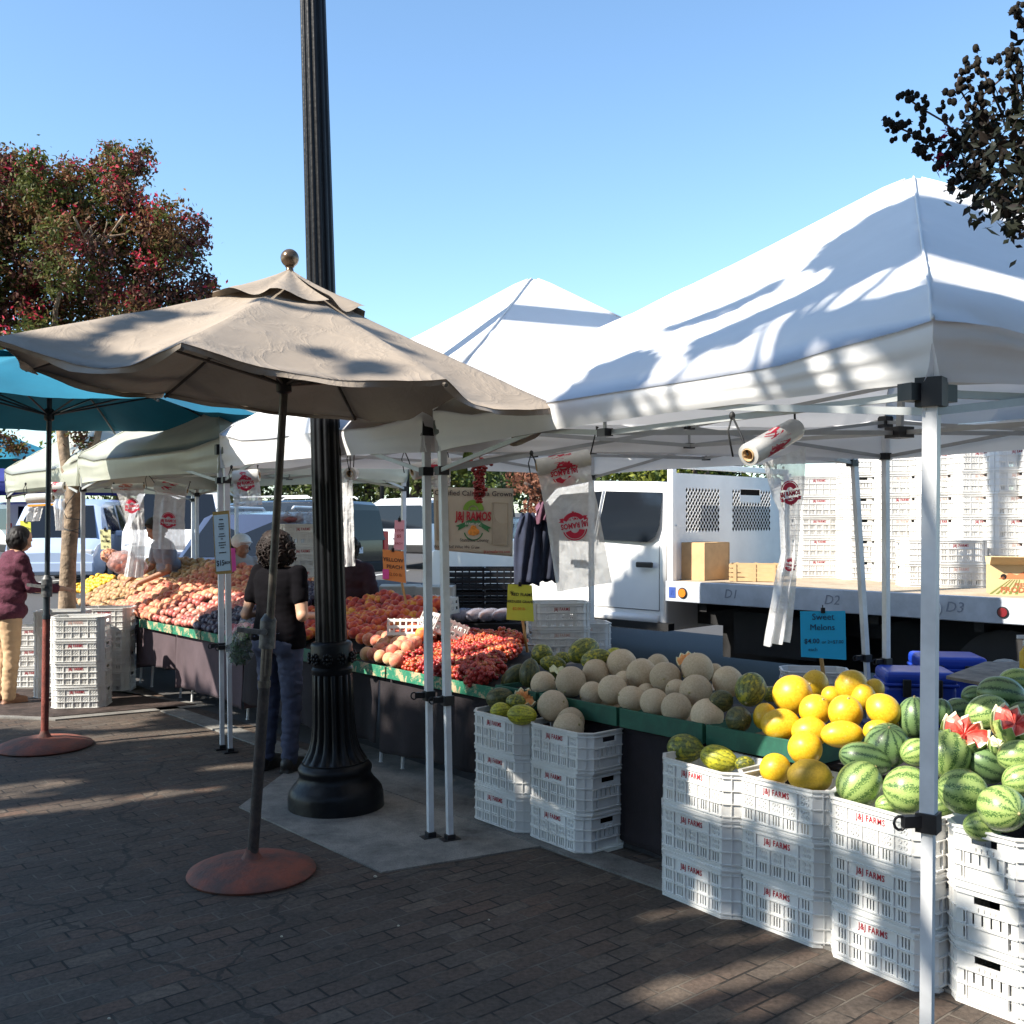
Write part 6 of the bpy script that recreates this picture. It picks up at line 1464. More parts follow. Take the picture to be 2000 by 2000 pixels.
# tree at upper right, close to the camera
rr=random.Random(4); RT=V((3.15,3.1,0)); rt=thing('crape_myrtle_tree','near crape myrtle with dark seed pods reaching in from the upper right','tree',RT)
b=MB(); b.tube([RT,RT+V((.02,.0,1.0)),RT+V((-.05,-.1,2.0)),V((2.75,2.75,2.7))],[.09,.075,.06,.05],12)
b.tube([RT+V((-.05,-.1,2.0)),V((2.0,2.35,2.35)),V((1.55,2.2,2.5))],[.04,.03,.02],8); b.tube([V((2.75,2.75,2.7)),V((2.2,2.4,3.1)),V((1.6,2.25,3.15))],[.04,.03,.015],8)
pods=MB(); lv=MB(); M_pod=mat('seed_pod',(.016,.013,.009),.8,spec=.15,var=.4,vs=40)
Yr=2.25
def twig(pts,r=.0022):
    q=[at(u,v,Yr+dy) for u,v,dy in pts]; b.tube(q,[r*1.6]+[r]*(len(q)-1),5); return q
def podc(u,v,dy=0,n=1,s=.007):
    for k in range(n):
        c=at(u+rr.uniform(-9,9)*(n>1),v+rr.uniform(-9,9)*(n>1),Yr+dy+rr.uniform(-.02,.02)); s=rr.uniform(.0042,.0075); pods.ell(c,(s,s*.9,s*1.25),8,6); 
        for e in range(3): d=V((rr.gauss(0,1),rr.gauss(0,1),rr.gauss(0,1))).normalized(); pods.tube([c,c+d*s*1.5],[.003,.0008],4)
tw=[[(2020,330,0),(1940,300,0),(1880,280,0),(1820,275,0),(1785,262,0),(1752,248,.01),(1735,236,.0)],[(1900,290,0),(1840,235,0),(1800,212,0),(1770,190,0)],[(1960,270,0),(1895,210,0),(1870,165,0),(1872,150,0)],[(1900,215,0),(1915,190,0),(1960,150,0)],[(1960,230,0),(1930,160,0),(1905,120,0)],[(1990,230,0),(1985,150,0),(1965,120,0)],[(2000,190,0),(1985,95,0)],[(2030,80,0),(2000,40,0),(1985,20,0)],[(1960,310,0),(1900,330,0),(1870,350,0)],[(2010,340,0),(1965,385,0),(1955,410,0)],[(1830,280,0),(1800,290,0),(1795,300,0)],[(1870,250,0),(1850,300,0),(1835,320,0)]]
for t_ in tw:
    twig(t_)
    for (u,v,dy) in t_[1:]: podc(u,v,dy,4)
    for i in range(len(t_)-1):
        for k in range(3): f=rr.random(); podc(t_[i][0]*(1-f)+t_[i+1][0]*f+rr.uniform(-18,18),t_[i][1]*(1-f)+t_[i+1][1]*f+rr.uniform(-18,18),0,2)
for (u,v) in [(1733,235),(1742,250),(1762,249),(1768,183),(1782,180),(1790,193),(1803,197),(1845,185),(1860,187),(1863,203),(1834,200),(1892,110),(1903,100),(1912,115),(1890,130),(1893,150),(1890,167),(1935,125),(1960,112),(1972,118),(1988,18),(1995,30),(1985,30),(1998,50),(1883,140)]: podc(u,v,0,2)
cl=[]
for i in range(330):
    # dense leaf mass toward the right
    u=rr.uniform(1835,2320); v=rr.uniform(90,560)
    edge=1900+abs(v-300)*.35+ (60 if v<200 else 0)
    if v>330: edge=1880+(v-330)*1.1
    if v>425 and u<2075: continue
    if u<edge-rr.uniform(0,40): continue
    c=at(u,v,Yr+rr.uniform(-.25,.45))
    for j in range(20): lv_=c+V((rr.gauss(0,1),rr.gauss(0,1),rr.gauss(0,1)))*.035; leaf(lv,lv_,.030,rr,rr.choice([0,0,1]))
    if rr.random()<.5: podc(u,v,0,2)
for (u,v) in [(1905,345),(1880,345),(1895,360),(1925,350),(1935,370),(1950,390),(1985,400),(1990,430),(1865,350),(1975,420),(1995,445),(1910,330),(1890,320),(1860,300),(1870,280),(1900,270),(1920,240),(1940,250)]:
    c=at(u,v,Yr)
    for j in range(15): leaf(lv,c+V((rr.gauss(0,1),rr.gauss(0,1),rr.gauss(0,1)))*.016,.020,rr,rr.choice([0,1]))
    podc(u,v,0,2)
for (u,v) in [(1838,325),(1848,318),(1825,305),(1855,255),(1915,205)]:
    c=at(u,v,Yr)
    for j in range(9): leaf(lv,c+V((rr.gauss(0,1),rr.gauss(0,1),rr.gauss(0,1)))*.006,.018,rr,2)
for i in range(1500):  # rest of the crown, outside the frame
    q=V((rr.gauss(0,1),rr.gauss(0,1),rr.gauss(0,.7)))*.45+V((3.3,3.0,3.3))
    if q.x/q.y<.68: continue
    leaf(lv,q,.07,rr,rr.choice([0,1]))
b.build('trunk',M_barkd,rt,smooth=True); pods.build('seed_pods',M_pod,rt,smooth=True); lv.build('crown',[leafmat('shade_toned_green_leaves',(.016,.020,.009),(.010,.012,.007),.12),leafmat('shade_toned_brown_leaves',(.024,.015,.010),(.014,.010,.008),.12),leafmat('magenta_blossom',(.30,.015,.06),(.2,.01,.05),.2)],rt)  # shade on this near crown is put into its dark leaf colours
# ================= FRUIT =================
def canta_mat():
    m,t,b=nt('cantaloupe_skin'); oc,rv,rn=objrand_vec(t)
    vo=N_(t,'ShaderNodeTexVoronoi',feature='DISTANCE_TO_EDGE'); vo.inputs['Scale'].default_value=75; t.links.new(rv,vo.inputs['Vector'])
    net=ramp(t,vo.outputs['Distance'],[(.0,(1,1,1)),(.12,(0,0,0))])
    base=ramp(t,noise_(t,rv,9,4),[(.35,(.44,.33,.21)),(.65,(.58,.46,.31))])
    c=mixc(t,math_(t,'MULTIPLY',net,.6),base,(.70,.60,.45))
    sp=noise_(t,rv,38,2,.4); c=mixc(t,ramp(t,sp,[(.70,(0,0,0)),(.74,(.7,.7,.7))]),c,(.16,.12,.08))
    hs=N_(t,'ShaderNodeHueSaturation'); t.links.new(c,hs.inputs['Color']); t.links.new(math_(t,'MULTIPLY_ADD',rn,.3,.85),hs.inputs['Value']); t.links.new(hs.outputs[0],b.inputs['Base Color'])
    b.inputs['Roughness'].default_value=.7; bump_(t,b,vo.outputs['Distance'],.25,.003); return m
def lon(t,oc,rv,n,dist,nscale=7):
    sx=N_(t,'ShaderNodeSeparateXYZ'); t.links.new(oc,sx.inputs[0])
    ang=math_(t,'ARCTAN2',sx.outputs[1],sx.outputs[0])
    nz=noise_(t,rv,nscale,5,.7); w=math_(t,'MULTIPLY',math_(t,'SUBTRACT',nz,.5),dist)
    a=math_(t,'ADD',math_(t,'MULTIPLY',ang,n/(2*PI)),w)
    f=math_(t,'ABSOLUTE',math_(t,'SUBTRACT',math_(t,'FRACT',a),.5)); return f,sx
def water_mat(dark=False):
    m,t,b=nt('watermelon_rind_dark' if dark else 'watermelon_rind'); oc,rv,rn=objrand_vec(t)
    f,sx=lon(t,oc,rv,11,2.0 if not dark else 1.3,15)
    f2,_=lon(t,oc,rv,22,3.2,28)
    lc=(.27,.36,.11) if not dark else (.13,.21,.08); dc=(.035,.10,.02) if not dark else (.022,.055,.02)
    nz=noise_(t,rv,30,4,.7)
    lite=mixc(t,ramp(t,nz,[(.4,(0,0,0)),(.6,(1,1,1))]),lc,tuple(x*1.35 for x in lc))
    k=ramp(t,f,[(.0,(1,1,1)),(.11,(.95,.95,.95)),(.16,(.25,.25,.25)),(.23,(0,0,0))])
    k2=ramp(t,f2,[(.0,(.55,.55,.55)),(.04,(.5,.5,.5)),(.07,(0,0,0))])
    c=mixc(t,k2,lite,tuple((x*.35+y*.65) for x,y in zip(lc,dc)))
    c=mixc(t,k,c,dc); t.links.new(c,b.inputs['Base Color'])
    b.inputs['Roughness'].default_value=.38; b.inputs['Coat Weight'].default_value=.15; return m
def green_mat(nm,a,bb,yl):
    m,t,b=nt(nm); oc,rv,rn=objrand_vec(t)
    f,sx=lon(t,oc,rv,16,1.5,10)
    base=ramp(t,noise_(t,rv,6,4,.6),[(.35,a),(.62,bb)])
    c=mixc(t,ramp(t,f,[(.0,(.85,.85,.85)),(.12,(.6,.6,.6)),(.2,(0,0,0))]),base,tuple(x*.35 for x in a))
    f3=noise_(t,rv,3.2,3,.5); c=mixc(t,ramp(t,f3,[(.52,(0,0,0)),(.62,(.8,.8,.8))]),c,yl)
    sp=noise_(t,rv,60,2,.5); c=mixc(t,ramp(t,sp,[(.64,(0,0,0)),(.7,(.7,.7,.7))]),c,(.03,.05,.015))
    t.links.new(c,b.inputs['Base Color']); b.inputs['Roughness'].default_value=.45; return m
def yellow_mat():
    m,t,b=nt('canary_melon_skin'); oc,rv,rn=objrand_vec(t)
    c=ramp(t,noise_(t,rv,8,5,.65),[(.3,(.56,.30,.012)),(.5,(.68,.42,.015)),(.8,(.75,.54,.05))])
    cr=noise_(t,rv,55,3,.7); c=mixc(t,ramp(t,cr,[(.66,(0,0,0)),(.73,(.55,.55,.55))]),c,(.32,.20,.03))
    pt=noise_(t,rv,4,3,.6); c=mixc(t,ramp(t,pt,[(.66,(0,0,0)),(.72,(.6,.6,.6))]),c,(.62,.50,.24))
    t.links.new(c,b.inputs['Base Color']); b.inputs['Roughness'].default_value=.42; b.inputs['Coat Weight'].default_value=.1; return m
M_canta=canta_mat(); M_water=water_mat(); M_waterd=water_mat(True)
M_green=green_mat('green_melon_skin',(.10,.13,.03),(.20,.22,.05),(.48,.42,.03)); M_greend=green_mat('dark_green_melon_skin',(.045,.055,.02),(.09,.10,.035),(.15,.13,.03))
M_greeny=green_mat('yellow_green_melon_skin',(.28,.30,.03),(.50,.47,.04),(.62,.55,.03))
M_yel=yellow_mat(); M_olive=mat('olive_melon_skin',(.40,.26,.02),.5,var=.15,vs=8)
M_peach=peach_mat('yellow_peach_skin',[(.74,.36,.04),(.66,.13,.03),(.50,.05,.025),(.32,.022,.02)])
M_pink=peach_mat('pink_nectarine_skin',[(.64,.36,.26),(.60,.25,.18),(.50,.14,.12),(.38,.07,.07)],.45)
M_tanp=peach_mat('brown_pear_skin',[(.44,.30,.13),(.38,.22,.09),(.30,.13,.06)],.6)
M_plum=peach_mat('dark_plum_skin',[(.022,.018,.04),(.05,.04,.075),(.10,.09,.13)],.38,2)
M_plump=peach_mat('pink_plum_skin',[(.50,.12,.16),(.55,.20,.22),(.38,.05,.09)],.4)
M_grape=peach_mat('red_grape_skin',[(.60,.20,.06),(.50,.07,.035),(.40,.035,.03),(.26,.015,.02)],.28,14)
M_graped=peach_mat('dark_red_grape_skin',[(.34,.03,.025),(.24,.015,.018),(.15,.008,.012)],.25,14)
M_yfruit=peach_mat('yellow_fruit_skin',[(.75,.55,.03),(.72,.45,.03),(.70,.30,.03)],.5)
M_stem=mat('melon_stem',(.35,.30,.14),.8); M_stemd=mat('brown_stem',(.07,.045,.02),.9)
M_oflesh=mat('orange_melon_flesh',(.78,.36,.12),.5,var=.12,vs=20,spec=.6); M_rflesh=mat('red_watermelon_flesh',(.72,.06,.05),.45,col2=(.78,.16,.12),vs=20,spec=.6); M_wflesh=mat('white_rind_flesh',(.74,.74,.48),.5)
M_seed=mat('melon_seed',(.30,.12,.03),.6)
PROTO={}
def melon_mesh(kind,asp,mt,seed):
    # mesh local z = axis (stem), unit radius
    k=(kind,round(asp,2),mt.name,seed)
    if k in PROTO: return PROTO[k]
    b=MB(); 
    def fn(p):
        q=p.copy(); q.z*=asp
        d=1+.025*noise.noise(p*1.6+V((seed,0,0)))
        if kind=='green': 
            q.x*=1-.10*max(0,p.z); q.y*=1-.10*max(0,p.z)
            d*=1+.012*math.cos(10*math.atan2(p.y,p.x))*(1-p.z*p.z)
        return q*d
    b.ell((0,0,0),1.0,40,26,fn=fn)
    me=bpy.data.meshes.new(kind); me.from_pydata([tuple(p) for p in b.v],[],b.f); me.materials.append(mt); me.polygons.foreach_set('use_smooth',[True]*len(me.polygons)); me.update()
    s=MB(); z=asp*1.0
    s.tube([(0,0,z-.02),(0,0,z+.015),(.01,0,z+.07)],[.10,.06,.05],8)
    ms=bpy.data.meshes.new('stem'); ms.from_pydata([tuple(p) for p in s.v],[],s.f); ms.materials.append(M_stem); ms.update()
    PROTO[k]=(me,ms); return PROTO[k]
def melon(name,kind,cat,u,v,r,t,mt,label,group,asp=1.0,axis=(.2,-.5,.8),seed=0,fixr=None,pos=None,stem=True):
    p=pos or on_t(u,v,t); R=fixr or r*p.y/F
    me,ms=melon_mesh(kind,asp,mt,seed)
    o=bpy.data.objects.new(name,me); C.objects.link(o); o.location=p; o.scale=(R,R,R)
    ax=V(axis).normalized(); o.rotation_euler=(ax.to_track_quat('Z','Y')@Euler((0,0,rnd.uniform(0,6.28))).to_quaternion()).to_euler()
    tag(o,label,cat,group)
    if stem:
        s=bpy.data.objects.new('stem',ms); C.objects.link(s); s.parent=o
    return o
z2=.2588
def Z2(x,y): return (900+x*z2,1200+y*z2)
def Z3(x,y): return (1200+x*z2,1200+y*z2)
def Z4(x,y): return (1500+x*z2,1200+y*z2)
CG='cantaloupes piled on the melon stall'
canta=[(Z2(625,530),100,.10,'pale sunlit cantaloupe at the left end of the pile, beside the cut one'),(Z2(830,508),115,.14,'large bright round cantaloupe in front of the white cut melon'),
(Z2(1020,440),105,.32,'bright cantaloupe on the second tier, touching the stacked green melons'),(Z2(990,600),95,.10,'sunlit cantaloupe resting at the left corner of the green tray'),
(Z2(1145,570),112,.10,'shaded cantaloupe with a ringed blossom scar facing the camera'),(Z2(1215,375),115,.42,'creamy sunlit cantaloupe on the top tier right of the green melons'),
(Z2(1365,450),118,.28,'large shaded cantaloupe on the top tier, fourth from the left'),(Z2(1235,510),85,.26,'orange netted cantaloupe mostly hidden behind its shaded neighbour'),
(Z2(1290,638),98,.06,'shaded cantaloupe in the front row, second from the tray corner'),(Z2(1545,478),120,.26,'shaded cantaloupe on the upper tier below the orange cut melon'),
(Z2(1485,385),85,.50,'pale cantaloupe at the very back, only its top visible'),(Z2(1460,665),108,.05,'shaded cantaloupe in the front row at the tray joint'),
(Z2(1630,575),85,.20,'small cantaloupe wedged between two large shaded ones'),(Z2(1625,705),115,.04,'cantaloupe with a yellow flank in the front row'),
(Z3(625,412),122,.36,'large cantaloupe on the top tier right of the orange cut melon'),(Z3(615,580),125,.18,'largest shaded cantaloupe in the middle of the pile'),
(Z3(700,762),125,.05,'rightmost cantaloupe in the front row beside the striped melon'),(Z3(855,508),118,.32,'greenish cantaloupe at the right end of the top tier'),(Z3(755,440),70,.48,'cantaloupe peeking between two top tier melons'),
(Z2(1400,590),70,.22,'cantaloupe sunk deep between the shaded melons'),(Z2(1100,660),70,.16,'cantaloupe low in the tray behind the ringed one')]
for i,(uv,r,t,l) in enumerate(canta):
    a=rnd.uniform(0,6.28); ax=(math.cos(a),-abs(math.sin(a))*.6-.1,rnd.uniform(-.5,.6)); 
    melon('cantaloupe','canta','melon',uv[0],uv[1],r*z2,t,M_canta,l,CG,asp=rnd.choice([1.0,1.04,.97,1.08]),axis=ax,seed=i%4)
cb=[(Z2(695,690),118,-.10,'pale cantaloupe balanced on the rim of the two left crate stacks'),(Z2(830,808),106,-.10,'cantaloupe at the back of the second crate stack'),(Z2(812,862),118,-.15,'cantaloupe in the front of the second crate stack')]
for i,(uv,r,t,l) in enumerate(cb):
    melon('cantaloupe','canta','melon',uv[0],uv[1],r*z2,t,M_canta,l,CG,axis=(.5,-.5,.3),seed=i)
GG='green melons on the melon stall and crates'
X=(1,-.1,.1)
green=[(Z2(400,472),75,.16,1.65,(.7,-.2,.75),M_greend,'dark green melon leaning at the left end beside the grapes'),(Z2(520,445),80,.13,1.4,(.1,.2,1),M_greend,'dark ribbed melon standing upright beside the grapes'),
(Z2(612,302),80,.55,1.1,(.6,-.6,.4),M_green,'roundish speckled green melon at the back left of the melon stall'),(Z2(695,372),62,.38,1.6,(1,0,-.1),M_green,'long green melon lying behind the white cut melon'),
(Z2(925,275),92,.50,1.5,(-.8,-.5,-.3),M_green,'big green melon with a yellow patch topping the pile'),(Z2(1022,335),75,.36,1.6,(.9,-.1,.25),M_green,'green melon lying below the yellow patched one'),
(Z2(1165,300),52,.62,1.3,(1,0,0),M_greeny,'bright yellow green melon peeking over the cantaloupes'),(Z2(770,330),50,.60,1.3,(1,0,.1),M_green,'small green melon at the back behind the big one'),
(Z3(1028,568),118,.20,1.22,(-.45,-.8,-.65),M_green,'big two tone green and orange melon between cantaloupes and yellow melons'),(Z3(805,655),85,.10,1.2,(-.8,-.6,.1),M_greend,'dark melon under the big two tone one'),
(Z3(938,792),98,.02,1.15,(.05,-1,.15),M_greend,'striped dark melon in the tray with its pale stem facing forward'),(Z3(1185,600),58,.40,1.3,(1,0,.3),M_green,'green melon half hidden behind the first yellow melon'),(Z4(45,600),60,.5,1.2,(1,0,.3),M_green,'green melon at the back behind the tall yellow melon')]
for i,(uv,r,t,asp,ax,m_,l) in enumerate(green): melon('green_melon','green','melon',uv[0],uv[1],r*z2,t,m_,l,GG,asp=asp,axis=ax,seed=i%3)
gb=[(Z2(295,632),82,-.10,1.3,(1,-.2,.2),M_greend,'dark striped melon at the back of the leftmost crate stack'),(Z2(300,725),62,-.20,1.3,(1,-.1,.15),M_greeny,'small yellow green melon in the leftmost crate stack'),
(Z2(462,758),78,-.24,1.5,(1,-.3,.0),M_greeny,'long yellow green melon lying at the rim of the leftmost crate stack'),(Z2(415,660),60,-.12,1.3,(1,-.3,.0),M_green,'green melon under the cut orange melon on the leftmost stack'),
(Z3(535,1010),108,-.13,1.28,(1,-.35,-.05),M_green,'larger green melon with a pale stem end in the third crate stack'),(Z3(790,1090),100,-.20,1.45,(.95,-.35,-.25),M_greeny,'yellow striped melon in the third crate stack'),(Z3(985,1130),60,-.16,1.3,(1,.2,0),M_green,'green melon sunk deep in the third crate stack')]
for i,(uv,r,t,asp,ax,m_,l) in enumerate(gb): melon('green_melon','green','melon',uv[0],uv[1],r*z2,t,m_,l,GG,asp=asp,axis=ax,seed=i%3)
YG='yellow melons piled on the stall'
yel=[(Z3(1345,605),148,.20,1.0,(.8,-.3,.6),'huge yellow melon at the upper left of the yellow pile'),(Z3(1515,525),100,.46,1.05,(.1,.2,1),'yellow melon with a pointed stem behind the sign stick'),
(Z3(1255,830),118,.02,1.25,(1,-.2,.1),'oval yellow melon in the tray at the left of the yellow pile'),(Z3(1135,770),88,.08,1.15,(.2,.1,1),'yellow melon leaning behind the leftmost oval one'),
(Z3(1515,722),120,.12,1.0,(.3,-.5,.7),'round yellow melon in the centre left of the yellow pile'),(Z3(1640,610),70,.30,1.1,(1,0,0),'small yellow melon in the middle under the top one'),
(Z3(1790,540),122,.28,1.0,(.3,.5,.8),'smooth round yellow melon topping the yellow pile'),(Z4(585,740),128,.10,1.05,(0,-.55,1),'bright yellow melon with a brown scar on top, in the centre'),
(Z3(1475,890),118,.03,1.15,(1,-.2,.1),'netted pale yellow melon low in the centre of the pile'),(Z4(560,905),102,-.02,1.55,(1,-.1,.05),'brightest oval yellow melon lying across the tray corner'),
(Z4(872,722),118,.12,1.15,(.6,-.5,-.6),'yellow melon with a brown stem scar at the right of the pile'),(Z4(795,575),78,.34,1.2,(.5,.2,.8),'orange yellow melon at the upper right, partly hidden'),
(Z4(830,880),85,.02,1.3,(1,0,0),'pale yellow melon low at the right, behind a dark watermelon'),(Z4(980,800),60,.2,1.2,(0,0,1),'yellow melon just showing beside the tall watermelon'),(Z4(720,620),90,.26,1.1,(0,0,1),'yellow melon pressed behind the topmost one')]
for i,(uv,r,t,asp,ax,l) in enumerate(yel): melon('yellow_melon','yel','melon',uv[0],uv[1],r*z2,t,M_yel,l,YG,asp=asp,axis=ax,seed=i%4)
yb=[(Z3(1440,1010),128,-.10,1.0,(-.4,-.6,-.5),M_yel,'yellow melon with a pale rough patch on top of the fourth crate stack'),(Z3(1215,1165),116,-.20,1.0,(.5,.5,.5),M_yel,'bright yellow melon in the left half of the fourth crate stack'),(Z3(1475,1222),128,-.25,1.30,(1,-.2,0),M_olive,'dull olive yellow melon in the front of the fourth crate stack')]
for i,(uv,r,t,asp,ax,m_,l) in enumerate(yb): melon('yellow_melon','yel','melon',uv[0],uv[1],r*z2,t,m_,l,YG,asp=asp,axis=ax,seed=i%4)
WG='watermelons heaped at the right end of the stall'
wat=[(Z4(1120,780),140,.20,1.12,(-.1,.0,1),M_waterd,'dark watermelon standing upright with a pale belly left of the tent leg'),(Z4(900,985),165,.0,1.0,(-.1,-.5,.9),M_waterd,'round dark watermelon with a stem scar beside the yellow melons'),
(Z4(735,1092),125,-.10,1.55,(1,-.15,-.2),M_waterd,'long dark striped watermelon lying behind the front left one'),(Z4(688,1278),162,-.20,1.12,(.7,.2,.6),M_water,'light striped watermelon at the left front of the fifth crate stack'),
(Z4(1055,1325),178,-.22,1.0,(.9,-.3,-.1),M_water,'large pale striped watermelon in front beside the tent leg'),(Z4(1115,1040),105,-.02,1.1,(.9,.1,.3),M_water,'pale watermelon behind the tent leg, lit by the sun'),
(Z4(1350,1055),172,-.10,1.05,(.3,.4,.9),M_water,'palest big watermelon right of the tent leg'),(Z4(1435,735),105,.36,1.15,(1,0,.1),M_waterd,'dark watermelon at the back right of the tent leg'),
(Z4(1300,735),90,.24,1.1,(.2,.2,1),M_waterd,'dark watermelon behind the tent leg beside the back one'),(Z4(1660,745),138,.18,1.2,(1,.05,.2),M_water,'pale striped watermelon behind the two carved ones'),
(Z4(1760,605),138,.34,1.25,(.95,-.5,-.1),M_waterd,'striped watermelon with its pole facing right on the second tier'),(Z4(1555,620),85,.46,1.1,(1,0,0),M_waterd,'dark watermelon at the far back near the wooden board'),
(Z4(1880,510),105,.48,1.3,(1,-.2,.1),M_water,'topmost watermelon of the heap at the right edge'),(Z4(1650,1130),140,.0,1.2,(.9,-.2,-.4),M_waterd,'dark striped watermelon half in shade under the carved ones'),
(Z4(1468,1335),168,-.24,1.08,(.95,-.2,-.15),M_water,'boldly striped watermelon above the joint of the two right crate stacks'),(Z4(1765,1465),172,-.33,1.05,(.22,-.9,.05),M_water,'watermelon with its pole star facing the camera in the rightmost crates'),
(Z4(1620,1600),110,-.30,1.3,(1,0,0),M_water,'watermelon sunk inside the rightmost crate'),(Z4(1890,1075),128,-.05,1.2,(1,-.2,.1),M_water,'light striped watermelon at the right edge below the carved one'),
(Z4(1915,1250),120,-.14,1.2,(1,0,.2),M_water,'yellowish watermelon at the right edge above the star patterned one'),(Z4(1300,1450),95,-.18,1.0,(1,0,.2),M_water,'watermelon wedged between the tent leg and the bold striped one'),
(Z4(905,1440),80,-.20,1.2,(1,.2,0),M_water,'watermelon deep in the fifth crate stack, only its top showing'),(Z4(1600,950),90,.06,1.1,(1,0,0),M_waterd,'watermelon in the shade beneath the carved pair'),(Z4(1920,770),110,.26,1.1,(1,0,0),M_waterd,'dark watermelon behind the right carved one at the edge')]
for i,(uv,r,t,asp,ax,m_,l) in enumerate(wat): melon('watermelon','wat','watermelon',uv[0],uv[1],r*z2,t,m_,l,WG,asp=asp,axis=ax,seed=i%5)
def cut_melon(name,cat,uv,r,t,rind,flesh,label,asp=1.0,n=9,group=None,seed=0,dep=.5,tilt=(.2,-.55,1)):
    p=on_t(uv[0],uv[1],t); R=r*z2*p.y/F; rt=thing(name,label,cat,p,group)
    q=V(tilt).normalized().to_track_quat('Z','Y').to_matrix()
    def zz(a,hi=.30,lo=-.03):  # zigzag edge height
        f=(a*n/(2*PI))%1.0; return lo+(hi-lo)*(1-abs(2*f-1))
    m=n*8; b=MB(); vs=[]; k=10
    for j in range(m):
        a=2*PI*j/m; zt=zz(a)
        for i in range(k+1):
            z=-.97+(zt+.97)*i/k; rr=math.sqrt(max(0,1-z*z)); 
            if z>0: rr=1+.06*z   # petals open outwards
            vs.append(p+q@V((rr*math.cos(a)*R,rr*math.sin(a)*R,z*R*asp)))
    fs=[(j*(k+1)+i,((j+1)%m)*(k+1)+i,((j+1)%m)*(k+1)+i+1,j*(k+1)+i+1) for j in range(m) for i in range(k)]
    b.add(vs,fs); b.build('rind',rind,rt,smooth=True)
    b=MB(); vs=[]; kk=6   # white edge ring + flesh teeth
    for j in range(m):
        a=2*PI*j/m; zt=zz(a)
        for rr,z in ((1.0+.06*max(0,zt),zt),(.95,zt-.01)):
            vs.append(p+q@V((rr*math.cos(a)*R,rr*math.sin(a)*R,z*R*asp)))
        vs.append(p+q@V((.90*math.cos(a)*R,.90*math.sin(a)*R,(zt-.06)*R*asp)))
    fs=[(j*3+i,((j+1)%m)*3+i,((j+1)%m)*3+i+1,j*3+i+1) for j in range(m) for i in range(2)]
    b.add(vs,fs); b.build('rind_edge',M_wflesh,rt)
    b=MB(); vs=[]; kk=8
    for j in range(m):
        a=2*PI*j/m; zt=zz(a)
        for i in range(kk+1):
            f=i/kk; rr=.905*(1-f); z=(zt-.06)*(1-f)+(-.12)*f+.16*math.sin(PI*f)*(1 if int(a*n/(2*PI)*2)%2 else .55)+.07*noise.noise(V((a*2.5,f*4,seed)))
            vs.append(p+q@V((rr*math.cos(a)*R,rr*math.sin(a)*R,z*R*asp)))
    fs=[(j*(kk+1)+i,((j+1)%m)*(kk+1)+i,((j+1)%m)*(kk+1)+i+1,j*(kk+1)+i+1) for j in range(m) for i in range(kk)]
    b.add(vs,fs); b.build('flesh',flesh,rt)
cut_melon('carved_cantaloupe','cut melon',Z2(492,628),92,-.06,M_canta,M_oflesh,'carved cantaloupe with zigzag orange flesh on the leftmost crate stack',1,9,'carved display melons',1)
cut_melon('carved_cantaloupe','cut melon',Z3(548,345),82,.50,M_canta,M_oflesh,'carved cantaloupe with orange points at the back of the cantaloupe pile',1,9,'carved display melons',2,tilt=(-.3,-.5,1))
cut_melon('carved_white_melon','cut melon',Z2(735,430),72,.34,M_green,M_wflesh,'carved green melon with white wedge tips among the cantaloupes',1,6,'carved display melons',3,tilt=(.2,-.3,1))
cut_melon('carved_watermelon','cut watermelon',Z4(1490,890),178,-.02,M_water,M_rflesh,'left carved watermelon with red zigzag flesh right of the tent leg',1,11,'carved display melons',4)
cut_melon('carved_watermelon','cut watermelon',Z4(1868,820),178,.06,M_water,M_rflesh,'right carved watermelon with red flesh at the edge of the photo',1,11,'carved display melons',5)
cut_melon('carved_watermelon','cut watermelon',Z4(1745,985),80,-.02,M_water,M_wflesh,'small piece of carved rind below the two red watermelons',1,6,'carved display melons',6)
# ---- small fruit piles
def fruit_proto(name,mt,kind):
    b=MB()
    def fn(p):
        q=p.copy()
        if kind=='peach':
            a=math.atan2(p.y,p.x); cl=math.exp(-(a/.28)**2)*(1-abs(p.z))*.0+0
            q*=1-.07*math.exp(-(a/.22)**2)*(1-p.z*p.z)
            q.z-= .14*math.exp(-((p.x**2+p.y**2)/.06))*(1 if p.z>0 else 0); q.z*=.94
        if kind=='plum': q.z*=1.12
        return q
    b.ell((0,0,0),1.0,16,11,fn=fn)
    me=bpy.data.meshes.new(name); me.from_pydata([tuple(p) for p in b.v],[],b.f); me.materials.append(mt); me.polygons.foreach_set('use_smooth',[True]*len(me.polygons)); me.update()
    return me
FP={'peach':fruit_proto('peach',M_peach,'peach'),'peachp':fruit_proto('pale_peach',M_peachp,'peach'),'pink':fruit_proto('nectarine',M_pink,'peach'),'pear':fruit_proto('pear',M_tanp,'plum'),'plum':fruit_proto('plum',M_plum,'plum'),'plump':fruit_proto('pink_plum',M_plump,'plum'),'yf':fruit_proto('yellow_fruit',M_yfruit,'peach')}
placed=[]
